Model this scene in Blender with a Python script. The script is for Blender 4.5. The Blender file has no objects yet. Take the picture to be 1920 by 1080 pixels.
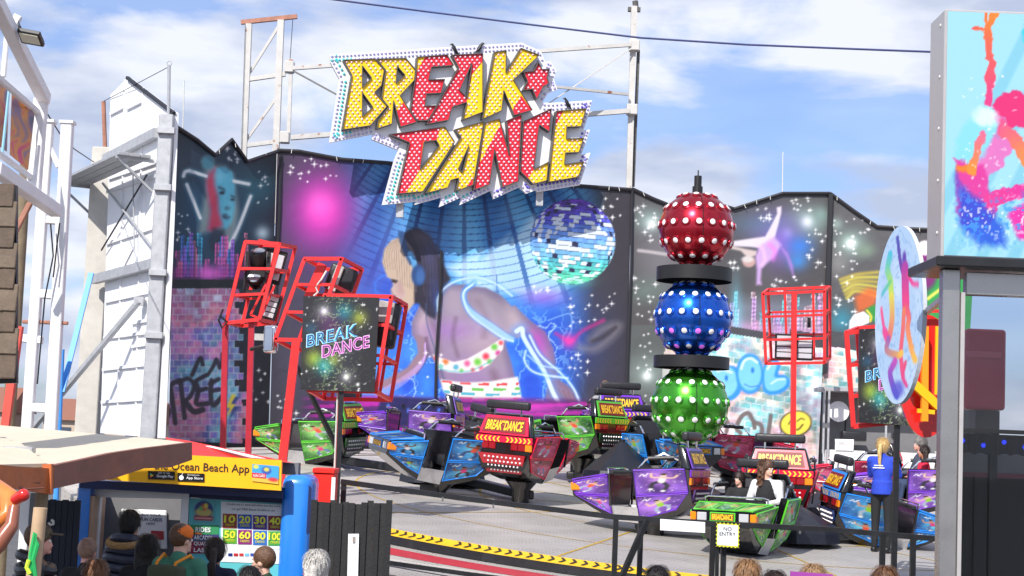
import bpy, bmesh, math, random
import numpy as np
from mathutils import Vector, Matrix, Euler
random.seed(7)
RNG = np.random.default_rng(11)
R = math.radians
scene = bpy.context.scene
COL = scene.collection

# ---------------------------------------------------------------- camera
CAMZ, FPX, ROLL = 2.8, 3200.0, 0.040
PITCH = math.atan(295.0 / FPX)
cam_data = bpy.data.cameras.new('camera')
cam_data.sensor_width = 36.0
cam_data.lens = 36.0 * FPX / 1920.0
cam_data.clip_start = 0.1
cam_data.clip_end = 5000
cam = bpy.data.objects.new('camera', cam_data)
COL.objects.link(cam)
fwd = Vector((0, math.cos(PITCH), math.sin(PITCH)))
up0 = Vector((0, -math.sin(PITCH), math.cos(PITCH)))
rt0 = Vector((1, 0, 0))
# picture content is turned clockwise by ROLL: world up shows as (sin, cos)
c_, s_ = math.cos(ROLL), math.sin(ROLL)
cam_right = rt0 * c_ + up0 * -(-s_) if False else rt0 * c_ - up0 * (-s_)
cam_up = up0 * c_ - rt0 * s_
cam_right = rt0 * c_ + up0 * s_
M = Matrix.Identity(4)
for i_ in range(3):
    M[i_][0], M[i_][1], M[i_][2] = cam_right[i_], cam_up[i_], -fwd[i_]
M.translation = Vector((0, 0, CAMZ))
cam.matrix_world = M
scene.camera = cam
CAMP = Vector((0, 0, CAMZ))
def ray(px, py):
    """direction of photo pixel (1920x1080) with unit depth along world Y"""
    d = fwd * FPX + cam_right * (px - 960.0) - cam_up * (py - 540.0)
    return d / d.y
def at(px, py, Y):
    return CAMP + ray(px, py) * Y
def hit(px, py, p0, n):
    d = ray(px, py)
    t = (Vector(p0) - CAMP).dot(n) / d.dot(n)
    return CAMP + d * t

# ---------------------------------------------------------------- world and sun
SUN_AZ, SUN_EL = R(24), R(43)      # azimuth left of straight behind the camera
sun_dir = Vector((-math.sin(SUN_AZ) * math.cos(SUN_EL), -math.cos(SUN_AZ) * math.cos(SUN_EL), math.sin(SUN_EL)))
world = bpy.data.worlds.new('World'); scene.world = world; world.use_nodes = True
wn = world.node_tree; wn.nodes.clear()
def wnode(t, **k):
    n = wn.nodes.new(t)
    for a, b in k.items(): setattr(n, a, b)
    return n
w_out = wnode('ShaderNodeOutputWorld'); w_bg = wnode('ShaderNodeBackground')
w_sky = wnode('ShaderNodeTexSky'); w_sky.sky_type = 'NISHITA'; w_sky.sun_disc = False
w_sky.sun_elevation = SUN_EL
w_sky.sun_rotation = math.atan2(sun_dir.x, sun_dir.y)
w_sky.air_density = 1.0; w_sky.dust_density = 1.2; w_sky.ozone_density = 2.2
w_bg.inputs['Strength'].default_value = 0.12
tc = wnode('ShaderNodeTexCoord'); mp = wnode('ShaderNodeMapping')
mp.inputs['Scale'].default_value = (1.0, 1.0, 3.2); mp.inputs['Location'].default_value = (5.3, 1.1, 1.5)
wn.links.new(tc.outputs['Generated'], mp.inputs['Vector'])
nz = wnode('ShaderNodeTexNoise'); nz.inputs['Scale'].default_value = 5.0; nz.inputs['Detail'].default_value = 7; nz.inputs['Roughness'].default_value = 0.52
nz.inputs['Distortion'].default_value = 0.25
wn.links.new(mp.outputs['Vector'], nz.inputs['Vector'])
cr = wnode('ShaderNodeValToRGB'); cr.color_ramp.elements[0].position = 0.42; cr.color_ramp.elements[1].position = 0.51
cr.color_ramp.elements[0].color = (0.20, 0.20, 0.20, 1); cr.color_ramp.elements[1].color = (0.95, 0.95, 0.95, 1)
wn.links.new(nz.outputs['Fac'], cr.inputs['Fac'])
nz2 = wnode('ShaderNodeTexNoise'); nz2.inputs['Scale'].default_value = 8.0; nz2.inputs['Detail'].default_value = 6
wn.links.new(mp.outputs['Vector'], nz2.inputs['Vector'])
cc = wnode('ShaderNodeValToRGB'); cc.color_ramp.elements[0].position = 0.40; cc.color_ramp.elements[1].position = 0.60
cc.color_ramp.elements[0].color = (3.4, 3.85, 5.0, 1); cc.color_ramp.elements[1].color = (5.9, 6.1, 6.7, 1)
wn.links.new(nz2.outputs['Fac'], cc.inputs['Fac'])
bl = wnode('ShaderNodeMix', data_type='RGBA', blend_type='MULTIPLY'); bl.inputs[0].default_value = 1.0
bl.inputs[7].default_value = (0.74, 0.84, 1.12, 1)
wn.links.new(w_sky.outputs['Color'], bl.inputs[6])
mx = wnode('ShaderNodeMix', data_type='RGBA')
wn.links.new(cr.outputs['Color'], mx.inputs[0]); wn.links.new(bl.outputs[2], mx.inputs[6]); wn.links.new(cc.outputs['Color'], mx.inputs[7])
wn.links.new(mx.outputs[2], w_bg.inputs['Color']); wn.links.new(w_bg.outputs['Background'], w_out.inputs['Surface'])

sun_data = bpy.data.lights.new('sun', 'SUN'); sun_data.energy = 4.2; sun_data.angle = R(0.53); sun_data.color = (1.0, 0.95, 0.88)
sun = bpy.data.objects.new('sun', sun_data); COL.objects.link(sun)
sun.rotation_euler = sun_dir.to_track_quat('Z', 'Y').to_euler(); sun.location = (0, 0, 40)
scene.view_settings.view_transform = 'Standard'; scene.view_settings.look = 'None'
scene.view_settings.exposure = 0.42; scene.view_settings.gamma = 1.0; scene.view_settings.use_curve_mapping = False
try:
    scene.cycles.use_denoising = True
    scene.cycles.max_bounces = 6; scene.cycles.transparent_max_bounces = 8
except Exception: pass

# ---------------------------------------------------------------- materials
def lin(c):
    """sRGB 0-255 to linear"""
    return tuple(((x / 255.0) / 12.92 if x <= 10.3 else (((x / 255.0) + 0.055) / 1.055) ** 2.4) for x in c)
MATS = {}
def mat(name, rgb, rough=0.5, metal=0.0, noise=0.0, nscale=8.0, bump=0.0, bscale=40.0, coat=0.0, emit=0.0, spec=None, trans=0.0, alpha=1.0, rust=None):
    """procedural principled material; rgb is sRGB 0-255"""
    if name in MATS: return MATS[name]
    m = bpy.data.materials.new(name); m.use_nodes = True
    nt = m.node_tree; b = nt.nodes['Principled BSDF']; c = lin(rgb) + (1,)
    b.inputs['Base Color'].default_value = c
    b.inputs['Roughness'].default_value = rough; b.inputs['Metallic'].default_value = metal
    b.inputs['Coat Weight'].default_value = coat; b.inputs['Coat Roughness'].default_value = 0.06
    if spec is not None: b.inputs['Specular IOR Level'].default_value = spec
    if trans: b.inputs['Transmission Weight'].default_value = trans
    if alpha < 1: b.inputs['Alpha'].default_value = alpha
    if emit:
        b.inputs['Emission Color'].default_value = c; b.inputs['Emission Strength'].default_value = emit
    if noise or bump or rust:
        t = nt.nodes.new('ShaderNodeTexCoord')
        if noise:
            n = nt.nodes.new('ShaderNodeTexNoise'); n.inputs['Scale'].default_value = nscale; n.inputs['Detail'].default_value = 6; n.inputs['Roughness'].default_value = 0.65
            nt.links.new(t.outputs['Object'], n.inputs['Vector'])
            r = nt.nodes.new('ShaderNodeValToRGB')
            r.color_ramp.elements[0].position = 0.3; r.color_ramp.elements[1].position = 0.7
            r.color_ramp.elements[0].color = tuple(x * (1 - noise) for x in c[:3]) + (1,)
            r.color_ramp.elements[1].color = tuple(min(1, x * (1 + noise * 0.6)) for x in c[:3]) + (1,)
            nt.links.new(n.outputs['Fac'], r.inputs['Fac']); last = r.outputs['Color']
            if rust:
                n3 = nt.nodes.new('ShaderNodeTexNoise'); n3.inputs['Scale'].default_value = rust[1]; n3.inputs['Detail'].default_value = 8
                nt.links.new(t.outputs['Object'], n3.inputs['Vector'])
                r3 = nt.nodes.new('ShaderNodeValToRGB'); r3.color_ramp.elements[0].position = rust[2]; r3.color_ramp.elements[1].position = rust[2] + 0.06
                nt.links.new(n3.outputs['Fac'], r3.inputs['Fac'])
                mm = nt.nodes.new('ShaderNodeMix'); mm.data_type = 'RGBA'
                nt.links.new(r3.outputs['Color'], mm.inputs[0]); nt.links.new(last, mm.inputs[6]); mm.inputs[7].default_value = lin(rust[0]) + (1,)
                last = mm.outputs[2]
            nt.links.new(last, b.inputs['Base Color'])
            mr = nt.nodes.new('ShaderNodeMapRange'); mr.inputs[3].default_value = max(0.02, rough - 0.12); mr.inputs[4].default_value = min(1, rough + 0.12)
            nt.links.new(n.outputs['Fac'], mr.inputs[0]); nt.links.new(mr.outputs[0], b.inputs['Roughness'])
        if bump:
            n2 = nt.nodes.new('ShaderNodeTexNoise'); n2.inputs['Scale'].default_value = bscale; n2.inputs['Detail'].default_value = 4
            nt.links.new(t.outputs['Object'], n2.inputs['Vector'])
            bp = nt.nodes.new('ShaderNodeBump'); bp.inputs['Strength'].default_value = bump; bp.inputs['Distance'].default_value = 0.02
            nt.links.new(n2.outputs['Fac'], bp.inputs['Height']); nt.links.new(bp.outputs['Normal'], b.inputs['Normal'])
    MATS[name] = m
    return m
def print_mat(name, rough=0.5, coat=0.0, bump=0.0, bscale=3.0):
    """flat print: colour from the painted colour attribute of the sheet"""
    if name in MATS: return MATS[name]
    m = bpy.data.materials.new(name); m.use_nodes = True
    nt = m.node_tree; b = nt.nodes['Principled BSDF']
    a = nt.nodes.new('ShaderNodeVertexColor'); a.layer_name = 'print'
    nt.links.new(a.outputs['Color'], b.inputs['Base Color'])
    b.inputs['Roughness'].default_value = rough; b.inputs['Coat Weight'].default_value = coat; b.inputs['Coat Roughness'].default_value = 0.08
    if bump:
        t = nt.nodes.new('ShaderNodeTexCoord'); n2 = nt.nodes.new('ShaderNodeTexNoise'); n2.inputs['Scale'].default_value = bscale; n2.inputs['Detail'].default_value = 2
        n2.inputs['Distortion'].default_value = 0.6
        nt.links.new(t.outputs['Object'], n2.inputs['Vector'])
        bp = nt.nodes.new('ShaderNodeBump'); bp.inputs['Strength'].default_value = bump; bp.inputs['Distance'].default_value = 0.25
        nt.links.new(n2.outputs['Fac'], bp.inputs['Height']); nt.links.new(bp.outputs['Normal'], b.inputs['Normal'])
    MATS[name] = m
    return m

# ---------------------------------------------------------------- mesh building
ORIG = {}          # object name -> world origin its vertices are relative to
class MB:
    def __init__(s): s.v = []; s.f = []; s.mi = []; s.cur = 0
    def add(s, vs, fs):
        o = len(s.v); s.v += [tuple(v) for v in vs]
        for f in fs: s.f.append(tuple(i + o for i in f)); s.mi.append(s.cur)
        return s
    def box(s, c, size, rot=None):
        c = Vector(c); h = Vector(size) / 2; vs = []
        for z in (-1, 1):
            for y in (-1, 1):
                for x in (-1, 1):
                    p = Vector((x * h.x, y * h.y, z * h.z))
                    if rot is not None: p = rot @ p
                    vs.append(c + p)
        return s.add(vs, [(0, 2, 3, 1), (4, 5, 7, 6), (0, 1, 5, 4), (2, 6, 7, 3), (0, 4, 6, 2), (1, 3, 7, 5)])
    def beam(s, p, q, w, h=None, up=(0, 0, 1)):
        p, q = Vector(p), Vector(q); h = h or w
        d = (q - p); L = d.length; d.normalize(); u = Vector(up)
        if abs(d.dot(u)) > 0.98: u = Vector((0, 1, 0))
        x = d.cross(u).normalized(); z = x.cross(d).normalized()
        rot = Matrix((x, d, z)).transposed()
        return s.box((p + q) / 2, (w, L, h), rot)
    def tube(s, p, q, r, r2=None, n=8, cap=True):
        p, q = Vector(p), Vector(q); r2 = r if r2 is None else r2
        d = (q - p).normalized(); u = Vector((0, 0, 1)) if abs(d.z) < 0.95 else Vector((1, 0, 0))
        x = d.cross(u).normalized(); y = d.cross(x)
        vs = []
        for k in range(n):
            a = 2 * math.pi * k / n; o = x * math.cos(a) + y * math.sin(a)
            vs.append(p + o * r); vs.append(q + o * r2)
        fs = [(2 * k, 2 * ((k + 1) % n), 2 * ((k + 1) % n) + 1, 2 * k + 1) for k in range(n)]
        if cap: fs += [tuple(2 * k for k in range(n))[::-1], tuple(2 * k + 1 for k in range(n))]
        return s.add(vs, fs)
    def path(s, pts, r, n=6, closed=False):
        pts = [Vector(p) for p in pts]; m = len(pts); vs = []; prev = None
        for i, p in enumerate(pts):
            a = pts[(i - 1) % m] if (closed or i > 0) else pts[i]
            b = pts[(i + 1) % m] if (closed or i < m - 1) else pts[i]
            d = (b - a).normalized()
            if prev is None:
                u = Vector((0, 0, 1)) if abs(d.z) < 0.9 else Vector((1, 0, 0)); x = d.cross(u).normalized()
            else:
                x = (prev - d * prev.dot(d)).normalized()
            prev = x; y = d.cross(x); rr = r[i] if isinstance(r, (list, tuple)) else r
            for k in range(n):
                t = 2 * math.pi * k / n; vs.append(p + (x * math.cos(t) + y * math.sin(t)) * rr)
        fs = []
        for i in range(m if closed else m - 1):
            j = (i + 1) % m
            for k in range(n): fs.append((i * n + k, i * n + (k + 1) % n, j * n + (k + 1) % n, j * n + k))
        if not closed: fs += [tuple(range(n))[::-1], tuple((m - 1) * n + k for k in range(n))]
        return s.add(vs, fs)
    def prism(s, poly, vec):
        """poly: 3D points, extruded by vec; caps left to triangulate"""
        n = len(poly); vec = Vector(vec); a = [Vector(p) for p in poly]
        vs = a + [p + vec for p in a]
        return s.add(vs, [tuple(range(n)), tuple(range(2 * n - 1, n - 1, -1))] + [(k, (k + 1) % n + 0, (k + 1) % n + n, k + n)[::-1] for k in range(n)])
    def lathe(s, prof, c=(0, 0, 0), n=24, rot=None, close=True):
        c = Vector(c); vs = []; m = len(prof)
        for r, z in prof:
            for k in range(n):
                t = 2 * math.pi * k / n; p = Vector((r * math.cos(t), r * math.sin(t), z))
                vs.append(c + (rot @ p if rot is not None else p))
        fs = []
        for i in range(m - 1):
            for k in range(n): fs.append((i * n + k, i * n + (k + 1) % n, (i + 1) * n + (k + 1) % n, (i + 1) * n + k))
        if close: fs += [tuple(range(n))[::-1], tuple((m - 1) * n + k for k in range(n))]
        return s.add(vs, fs)
    def ell(s, c, rad, rot=None, nu=12, nv=8):
        c = Vector(c); vs = []; rad = Vector(rad) if not isinstance(rad, (int, float)) else Vector((rad, rad, rad))
        for i in range(nv + 1):
            ph = math.pi * i / nv
            for k in range(nu):
                t = 2 * math.pi * k / nu
                p = Vector((rad.x * math.sin(ph) * math.cos(t), rad.y * math.sin(ph) * math.sin(t), rad.z * math.cos(ph)))
                vs.append(c + (rot @ p if rot is not None else p))
        fs = []
        for i in range(nv):
            for k in range(nu): fs.append((i * nu + k, (i + 1) * nu + k, (i + 1) * nu + (k + 1) % nu, i * nu + (k + 1) % nu))
        return s.add(vs, fs)
    def capsule(s, p, q, r, r2=None, n=10):
        r2 = r if r2 is None else r2
        s.tube(p, q, r, r2, n); s.ell(p, r, nu=n, nv=6); s.ell(q, r2, nu=n, nv=6); return s
    def build(s, name, mats, parent=None, smooth=False, bevel=0.0, kind=None, label=None, tri=False, local=False):
        org = ORIG.get(parent.name, Vector((0, 0, 0))) if (parent is not None and not local) else Vector((0, 0, 0))
        me = bpy.data.meshes.new(name)
        me.from_pydata([tuple(Vector(v) - org) for v in s.v] if org.length else s.v, [], s.f)
        for m in (mats if isinstance(mats, (list, tuple)) else [mats]): me.materials.append(m)
        if len(me.materials) > 1: me.polygons.foreach_set('material_index', s.mi)
        bm = bmesh.new(); bm.from_mesh(me)
        bmesh.ops.remove_doubles(bm, verts=bm.verts, dist=1e-5)
        if tri: bmesh.ops.triangulate(bm, faces=bm.faces)
        bmesh.ops.recalc_face_normals(bm, faces=bm.faces)
        if bevel:
            bmesh.ops.bevel(bm, geom=[e for e in bm.edges if len(e.link_faces) == 2 and e.calc_face_angle(0) > 0.6], offset=bevel, segments=3 if bevel >= .03 else 1, profile=.5, affect='EDGES', clamp_overlap=True)
        bm.to_mesh(me); bm.free()
        if smooth or bevel >= .03:
            me.polygons.foreach_set('use_smooth', [True] * len(me.polygons))
            me.set_sharp_from_angle(angle=R(38))
        me.update()
        return link(name, me, parent, kind, label)
def link(name, data, parent=None, kind=None, label=None):
    o = bpy.data.objects.new(name, data); COL.objects.link(o)
    if parent is not None:
        o.parent = parent; ORIG[o.name] = ORIG.get(parent.name, Vector((0, 0, 0)))
    if kind: o['kind'] = kind
    if label: o['label'] = label
    return o
def thing(name, label, cat, loc=(0, 0, 0), group=None, rot=None):
    o = bpy.data.objects.new(name, None); COL.objects.link(o)
    o.empty_display_size = 0.2; o.location = loc
    if rot is not None: o.rotation_euler = rot
    ORIG[o.name] = Vector(loc)
    o['label'] = label; o['category'] = cat
    if group: o['group'] = group
    return o
def tag(o, label, cat, group=None):
    o['label'] = label; o['category'] = cat
    if group: o['group'] = group
    return o
def copy_tree(o, parent=None):
    c = o.copy(); COL.objects.link(c); c.parent = parent
    for ch in o.children: copy_tree(ch, c)
    return c
WS = bpy.data.scenes.new('workshop')      # scratch scene for evaluating lettering and body shapes, removed at the end
def ws_graph():
    with bpy.context.temp_override(scene=WS, view_layer=WS.view_layers[0]):
        return bpy.context.evaluated_depsgraph_get()
def text_mesh(s, width=None, height=None, extrude=0.0, bold=0.0, shear=0.0, align='CENTER', spacing=1.0):
    """lettering as a mesh in the XY plane, centred at the origin; returns (verts, faces)"""
    cu = bpy.data.curves.new('txt', 'FONT'); cu.body = s; cu.align_x = align; cu.extrude = extrude; cu.offset = bold; cu.shear = shear
    cu.space_character = spacing; cu.resolution_u = 3
    ob = bpy.data.objects.new('txt', cu); WS.collection.objects.link(ob)
    dg = ws_graph(); me = ob.evaluated_get(dg).to_mesh()
    vs = np.array([v.co[:] for v in me.vertices]); fs = [tuple(p.vertices) for p in me.polygons]
    ob.evaluated_get(dg).to_mesh_clear(); bpy.data.objects.remove(ob); bpy.data.curves.remove(cu)
    lo, hi = vs.min(0), vs.max(0); vs[:, :2] -= (lo[:2] + hi[:2]) / 2
    sx = sy = 1.0
    if width: sx = width / (hi[0] - lo[0])
    if height: sy = height / (hi[1] - lo[1])
    if width and not height: sy = sx
    if height and not width: sx = sy
    vs[:, 0] *= sx; vs[:, 1] *= sy
    return vs, fs
def put_text(s, o, x, y, name, m, parent, n_off=0.004, local=False, label=None, **k):
    """flat lettering laid on a plane: o centre, x and y unit axes"""
    vs, fs = text_mesh(s, **k); o, x, y = Vector(o), Vector(x), Vector(y); n = x.cross(y).normalized()
    mb = MB(); mb.add([o + x * v[0] + y * v[1] + n * (v[2] + n_off) for v in vs], fs)
    return mb.build(name, m, parent, local=local, label=label)

# ---------------------------------------------------------------- painter for flat print
def vnoise(X, Y, sc, seed=0, oct=3):
    out = np.zeros_like(X); amp = 1.0; tot = 0
    for o in range(oct):
        xs, ys = X / sc, Y / sc; xi, yi = np.floor(xs).astype(np.int64), np.floor(ys).astype(np.int64); fx, fy = xs - xi, ys - yi
        fx = fx * fx * (3 - 2 * fx); fy = fy * fy * (3 - 2 * fy)
        def h(a, b):
            v = np.sin((a * 127.1 + b * 311.7 + seed * 74.7 + o * 19.3)) * 43758.5453
            return v - np.floor(v)
        out += amp * ((h(xi, yi) * (1 - fx) + h(xi + 1, yi) * fx) * (1 - fy) + (h(xi, yi + 1) * (1 - fx) + h(xi + 1, yi + 1) * fx) * fy)
        tot += amp; amp *= 0.5; sc /= 2.0
    return out / tot
class Art:
    """colours for a set of points given in photo (or panel) coordinates; sRGB 0-255"""
    def __init__(s, X, Y, base=(50, 50, 55)):
        s.X, s.Y = X, Y; s.C = np.empty(X.shape + (3,)); s.C[:] = base
    def mix(s, a, col):
        a = np.clip(a, 0, 1)[..., None]; s.C[:] = s.C * (1 - a) + np.asarray(col, float) * a
    def addc(s, a, col): s.C[:] = np.clip(s.C + np.clip(a, 0, 1)[..., None] * np.asarray(col, float), 0, 255)
    def sd(s, pts):
        """signed distance (negative inside) to a polygon"""
        P = np.asarray(pts, float); d2 = np.full(s.X.shape, 1e12); ins = np.zeros(s.X.shape, bool)
        for i in range(len(P)):
            a, b = P[i], P[(i + 1) % len(P)]; e = b - a; wx, wy = s.X - a[0], s.Y - a[1]
            t = np.clip((wx * e[0] + wy * e[1]) / max(e @ e, 1e-9), 0, 1)
            d2 = np.minimum(d2, (wx - e[0] * t) ** 2 + (wy - e[1] * t) ** 2)
            c = ((a[1] > s.Y) != (b[1] > s.Y)) & (s.X < (b[0] - a[0]) * (s.Y - a[1]) / ((b[1] - a[1]) or 1e-9) + a[0])
            ins ^= c
        d = np.sqrt(d2); return np.where(ins, -d, d)
    def poly(s, pts, col, soft=1.5, al=1.0):
        a = np.clip(0.5 - s.sd(pts) / (soft * 2), 0, 1) * al; s.mix(a, col); return a
    def dist(s, pts):
        P = np.asarray(pts, float); d2 = np.full(s.X.shape, 1e12)
        for i in range(len(P) - 1):
            a, b = P[i], P[i + 1]; e = b - a; wx, wy = s.X - a[0], s.Y - a[1]
            t = np.clip((wx * e[0] + wy * e[1]) / max(e @ e, 1e-9), 0, 1)
            d2 = np.minimum(d2, (wx - e[0] * t) ** 2 + (wy - e[1] * t) ** 2)
        return np.sqrt(d2)
    def line(s, pts, w, col, soft=1.2, al=1.0, smooth=True):
        if smooth and len(pts) > 2: pts = spline(pts)
        s.mix(np.clip(0.5 - (s.dist(pts) - w / 2) / (soft * 2), 0, 1) * al, col)
    def ell(s, cx, cy, rx, ry, col, soft=1.5, al=1.0, rot=0.0):
        c, n = math.cos(rot), math.sin(rot); dx, dy = s.X - cx, s.Y - cy; u, v = dx * c + dy * n, -dx * n + dy * c
        d = (np.sqrt((u / rx) ** 2 + (v / ry) ** 2) - 1) * min(rx, ry); a = np.clip(0.5 - d / (soft * 2), 0, 1) * al; s.mix(a, col); return a
    def glow(s, cx, cy, r, col, al=1.0, ry=None, rot=0.0, p=2.0):
        c, n = math.cos(rot), math.sin(rot); dx, dy = s.X - cx, s.Y - cy; u, v = dx * c + dy * n, -dx * n + dy * c
        s.mix(np.exp(-((u / r) ** 2 + (v / (ry or r)) ** 2) ** (p / 2)) * al, col)
    def star(s, cx, cy, r, col=(255, 255, 255), al=1.0):
        dx, dy = np.abs(s.X - cx), np.abs(s.Y - cy); w = max(1.3, r * 0.13)
        a = np.maximum(np.clip(1 - dx / r, 0, 1) * np.clip(1.3 - dy / w, 0, 1), np.clip(1 - dy / r, 0, 1) * np.clip(1.3 - dx / w, 0, 1))
        a = np.maximum(a, np.clip(1.6 - np.hypot(dx, dy) / (r * 0.25), 0, 1) * 0.9); s.mix(a * al, col)
    def stars(s, n, x0, x1, y0, y1, rmin=3, rmax=9, rng=None):
        rng = rng or RNG
        for _ in range(n):
            s.star(rng.uniform(x0, x1), rng.uniform(y0, y1), rmin + (rmax - rmin) * rng.random() ** 2.5)
    def linear(s, gain=0.86):
        c = np.clip(s.C, 0, 255) / 255.0
        return np.where(c <= 0.0404, c / 12.92, ((c + 0.055) / 1.055) ** 2.4) * gain
def spline(pts, k=6):
    P = [np.asarray(p, float) for p in pts]; P = [2 * P[0] - P[1]] + P + [2 * P[-1] - P[-2]]; out = []
    for i in range(1, len(P) - 2):
        for j in range(k):
            t = j / k; a, b, c, d = P[i - 1], P[i], P[i + 1], P[i + 2]
            out.append(0.5 * (2 * b + (c - a) * t + (2 * a - 5 * b + 4 * c - d) * t * t + (3 * b - a - 3 * c + d) * t ** 3))
    out.append(P[-2]); return out
def sheet(name, P, C, m, parent, thick=None, local=False, label=None):
    """P: (nv,nu,3) grid of positions; C: same grid of linear colours; makes one printed sheet (optionally with a thickness vector)"""
    nv, nu = P.shape[:2]; org = np.array(ORIG.get(parent.name, Vector((0, 0, 0)))) if (parent is not None and not local) else np.zeros(3)
    V = P.reshape(-1, 3) - org; idx = np.arange(nv * nu).reshape(nv, nu)
    F = np.stack([idx[:-1, :-1], idx[:-1, 1:], idx[1:, 1:], idx[1:, :-1]], -1).reshape(-1, 4)
    col = np.concatenate([C.reshape(-1, 3), np.ones((nv * nu, 1))], 1)
    if thick is not None:
        loop = np.concatenate([idx[0, :-1], idx[:-1, -1], idx[-1, :0:-1], idx[:0:-1, 0]])
        n0 = len(V); V = np.concatenate([V, V[loop] + np.asarray(thick)]); L = len(loop)
        S = np.stack([loop, np.arange(L) + n0, (np.arange(L) + 1) % L + n0, np.roll(loop, -1)], -1)
        col = np.concatenate([col, np.tile([[0.05, 0.05, 0.055, 1]], (L, 1))]); F = np.concatenate([F, S])
        back = [tuple(range(n0, n0 + L))]
    else: back = []
    me = bpy.data.meshes.new(name)
    me.from_pydata(V.tolist(), [], F.tolist() + back)
    at_ = me.color_attributes.new('print', 'FLOAT_COLOR', 'POINT'); at_.data.foreach_set('color', col.astype(np.float32).ravel())
    me.materials.append(m); me.update()
    return link(name, me, parent, label=label)
def quad_grid(p00, p10, p11, p01, nu, nv):
    """bilinear grid: p00 lower-left, p10 lower-right, p11 upper-right, p01 upper-left; returns positions and u,v (v up)"""
    u, v = np.meshgrid(np.linspace(0, 1, nu), np.linspace(0, 1, nv)); p = [np.asarray(q, float) for q in (p00, p10, p11, p01)]
    P = (p[0] * ((1 - u) * (1 - v))[..., None] + p[1] * (u * (1 - v))[..., None] + p[2] * (u * v)[..., None] + p[3] * ((1 - u) * v)[..., None])
    return P, u, v
# ================================================================ ground, ride floor
def deck_z(x, y): return 1.33 - 0.055 * (x - 1.42) + 0.075 * (y - 21.7)
DN = Vector((0.055, -0.075, 1)).normalized()
DC = Vector((3.2, 29.3, deck_z(3.2, 29.3)))
DX = Vector((1, 0, -0.055)).normalized(); DY = DN.cross(DX)
def dpt(r, a, h=0.0): return DC + (DX * math.cos(a) + DY * math.sin(a)) * r + DN * h

asphalt = mat('asphalt', (92, 92, 94), 0.9, noise=0.3, nscale=1.5, bump=0.4, bscale=60)
g = MB(); g.add([(-900, -300, 0), (900, -300, 0), (900, 1500, 0), (-900, 1500, 0)], [(0, 1, 2, 3)])
o = g.build('ground', asphalt); o['kind'] = 'structure'; o['label'] = 'grey asphalt ground of the fairground'

def plate_mat(name, rgb, rough, scale, metal=0.0):
    """aluminium tread plate: small raised lozenges, worn and dirty"""
    m = bpy.data.materials.new(name); m.use_nodes = True; nt = m.node_tree; b = nt.nodes['Principled BSDF']
    t = nt.nodes.new('ShaderNodeTexCoord'); mpn = nt.nodes.new('ShaderNodeMapping'); mpn.inputs['Rotation'].default_value = (0, 0, R(45)); mpn.inputs['Scale'].default_value = (1, 0.55, 1)
    nt.links.new(t.outputs['Object'], mpn.inputs['Vector'])
    vo = nt.nodes.new('ShaderNodeTexVoronoi'); vo.inputs['Scale'].default_value = scale; vo.inputs['Randomness'].default_value = 0.0
    nt.links.new(mpn.outputs['Vector'], vo.inputs['Vector'])
    r0 = nt.nodes.new('ShaderNodeValToRGB'); r0.color_ramp.elements[0].position = 0.15; r0.color_ramp.elements[1].position = 0.4
    r0.color_ramp.elements[0].color = (1, 1, 1, 1); r0.color_ramp.elements[1].color = (0, 0, 0, 1)
    nt.links.new(vo.outputs['Distance'], r0.inputs['Fac'])
    bp = nt.nodes.new('ShaderNodeBump'); bp.inputs['Strength'].default_value = 0.5; bp.inputs['Distance'].default_value = 0.01
    nt.links.new(r0.outputs['Color'], bp.inputs['Height']); nt.links.new(bp.outputs['Normal'], b.inputs['Normal'])
    n = nt.nodes.new('ShaderNodeTexNoise'); n.inputs['Scale'].default_value = 0.8; n.inputs['Detail'].default_value = 9; n.inputs['Roughness'].default_value = 0.7
    nt.links.new(t.outputs['Object'], n.inputs['Vector'])
    r = nt.nodes.new('ShaderNodeValToRGB'); c = lin(rgb); r.color_ramp.elements[0].position = 0.32; r.color_ramp.elements[1].position = 0.68
    r.color_ramp.elements[0].color = tuple(x * 0.82 for x in c) + (1,); r.color_ramp.elements[1].color = tuple(min(1, x * 1.15) for x in c) + (1,)
    nt.links.new(n.outputs['Fac'], r.inputs['Fac'])
    mxx = nt.nodes.new('ShaderNodeMix'); mxx.data_type = 'RGBA'; mxx.blend_type = 'MULTIPLY'; mxx.inputs[7].default_value = (0.72, 0.72, 0.72, 1)
    nt.links.new(r0.outputs['Color'], mxx.inputs[0]); nt.links.new(r.outputs['Color'], mxx.inputs[6]); nt.links.new(mxx.outputs[2], b.inputs['Base Color'])
    b.inputs['Roughness'].default_value = rough; b.inputs['Metallic'].default_value = metal
    return m
deck_m = plate_mat('tread_plate', (180, 174, 168), 0.55, 14, 0.15)
stat_m = plate_mat('platform_plate', (184, 178, 171), 0.6, 14, 0.1)
yellow_line = mat('yellow_line_paint', (196, 160, 62), 0.6, noise=0.3, nscale=6)
yellow_trim = mat('yellow_trim_paint', (240, 190, 20), 0.4, noise=0.12, nscale=5)
red_floor = mat('red_floor_paint', (190, 44, 58), 0.6, noise=0.2, nscale=3)
black_m = mat('black_steel', (30, 31, 34), 0.38, noise=0.25, nscale=9)
chev_m = mat('chevron_black', (45, 36, 20), 0.5)

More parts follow.
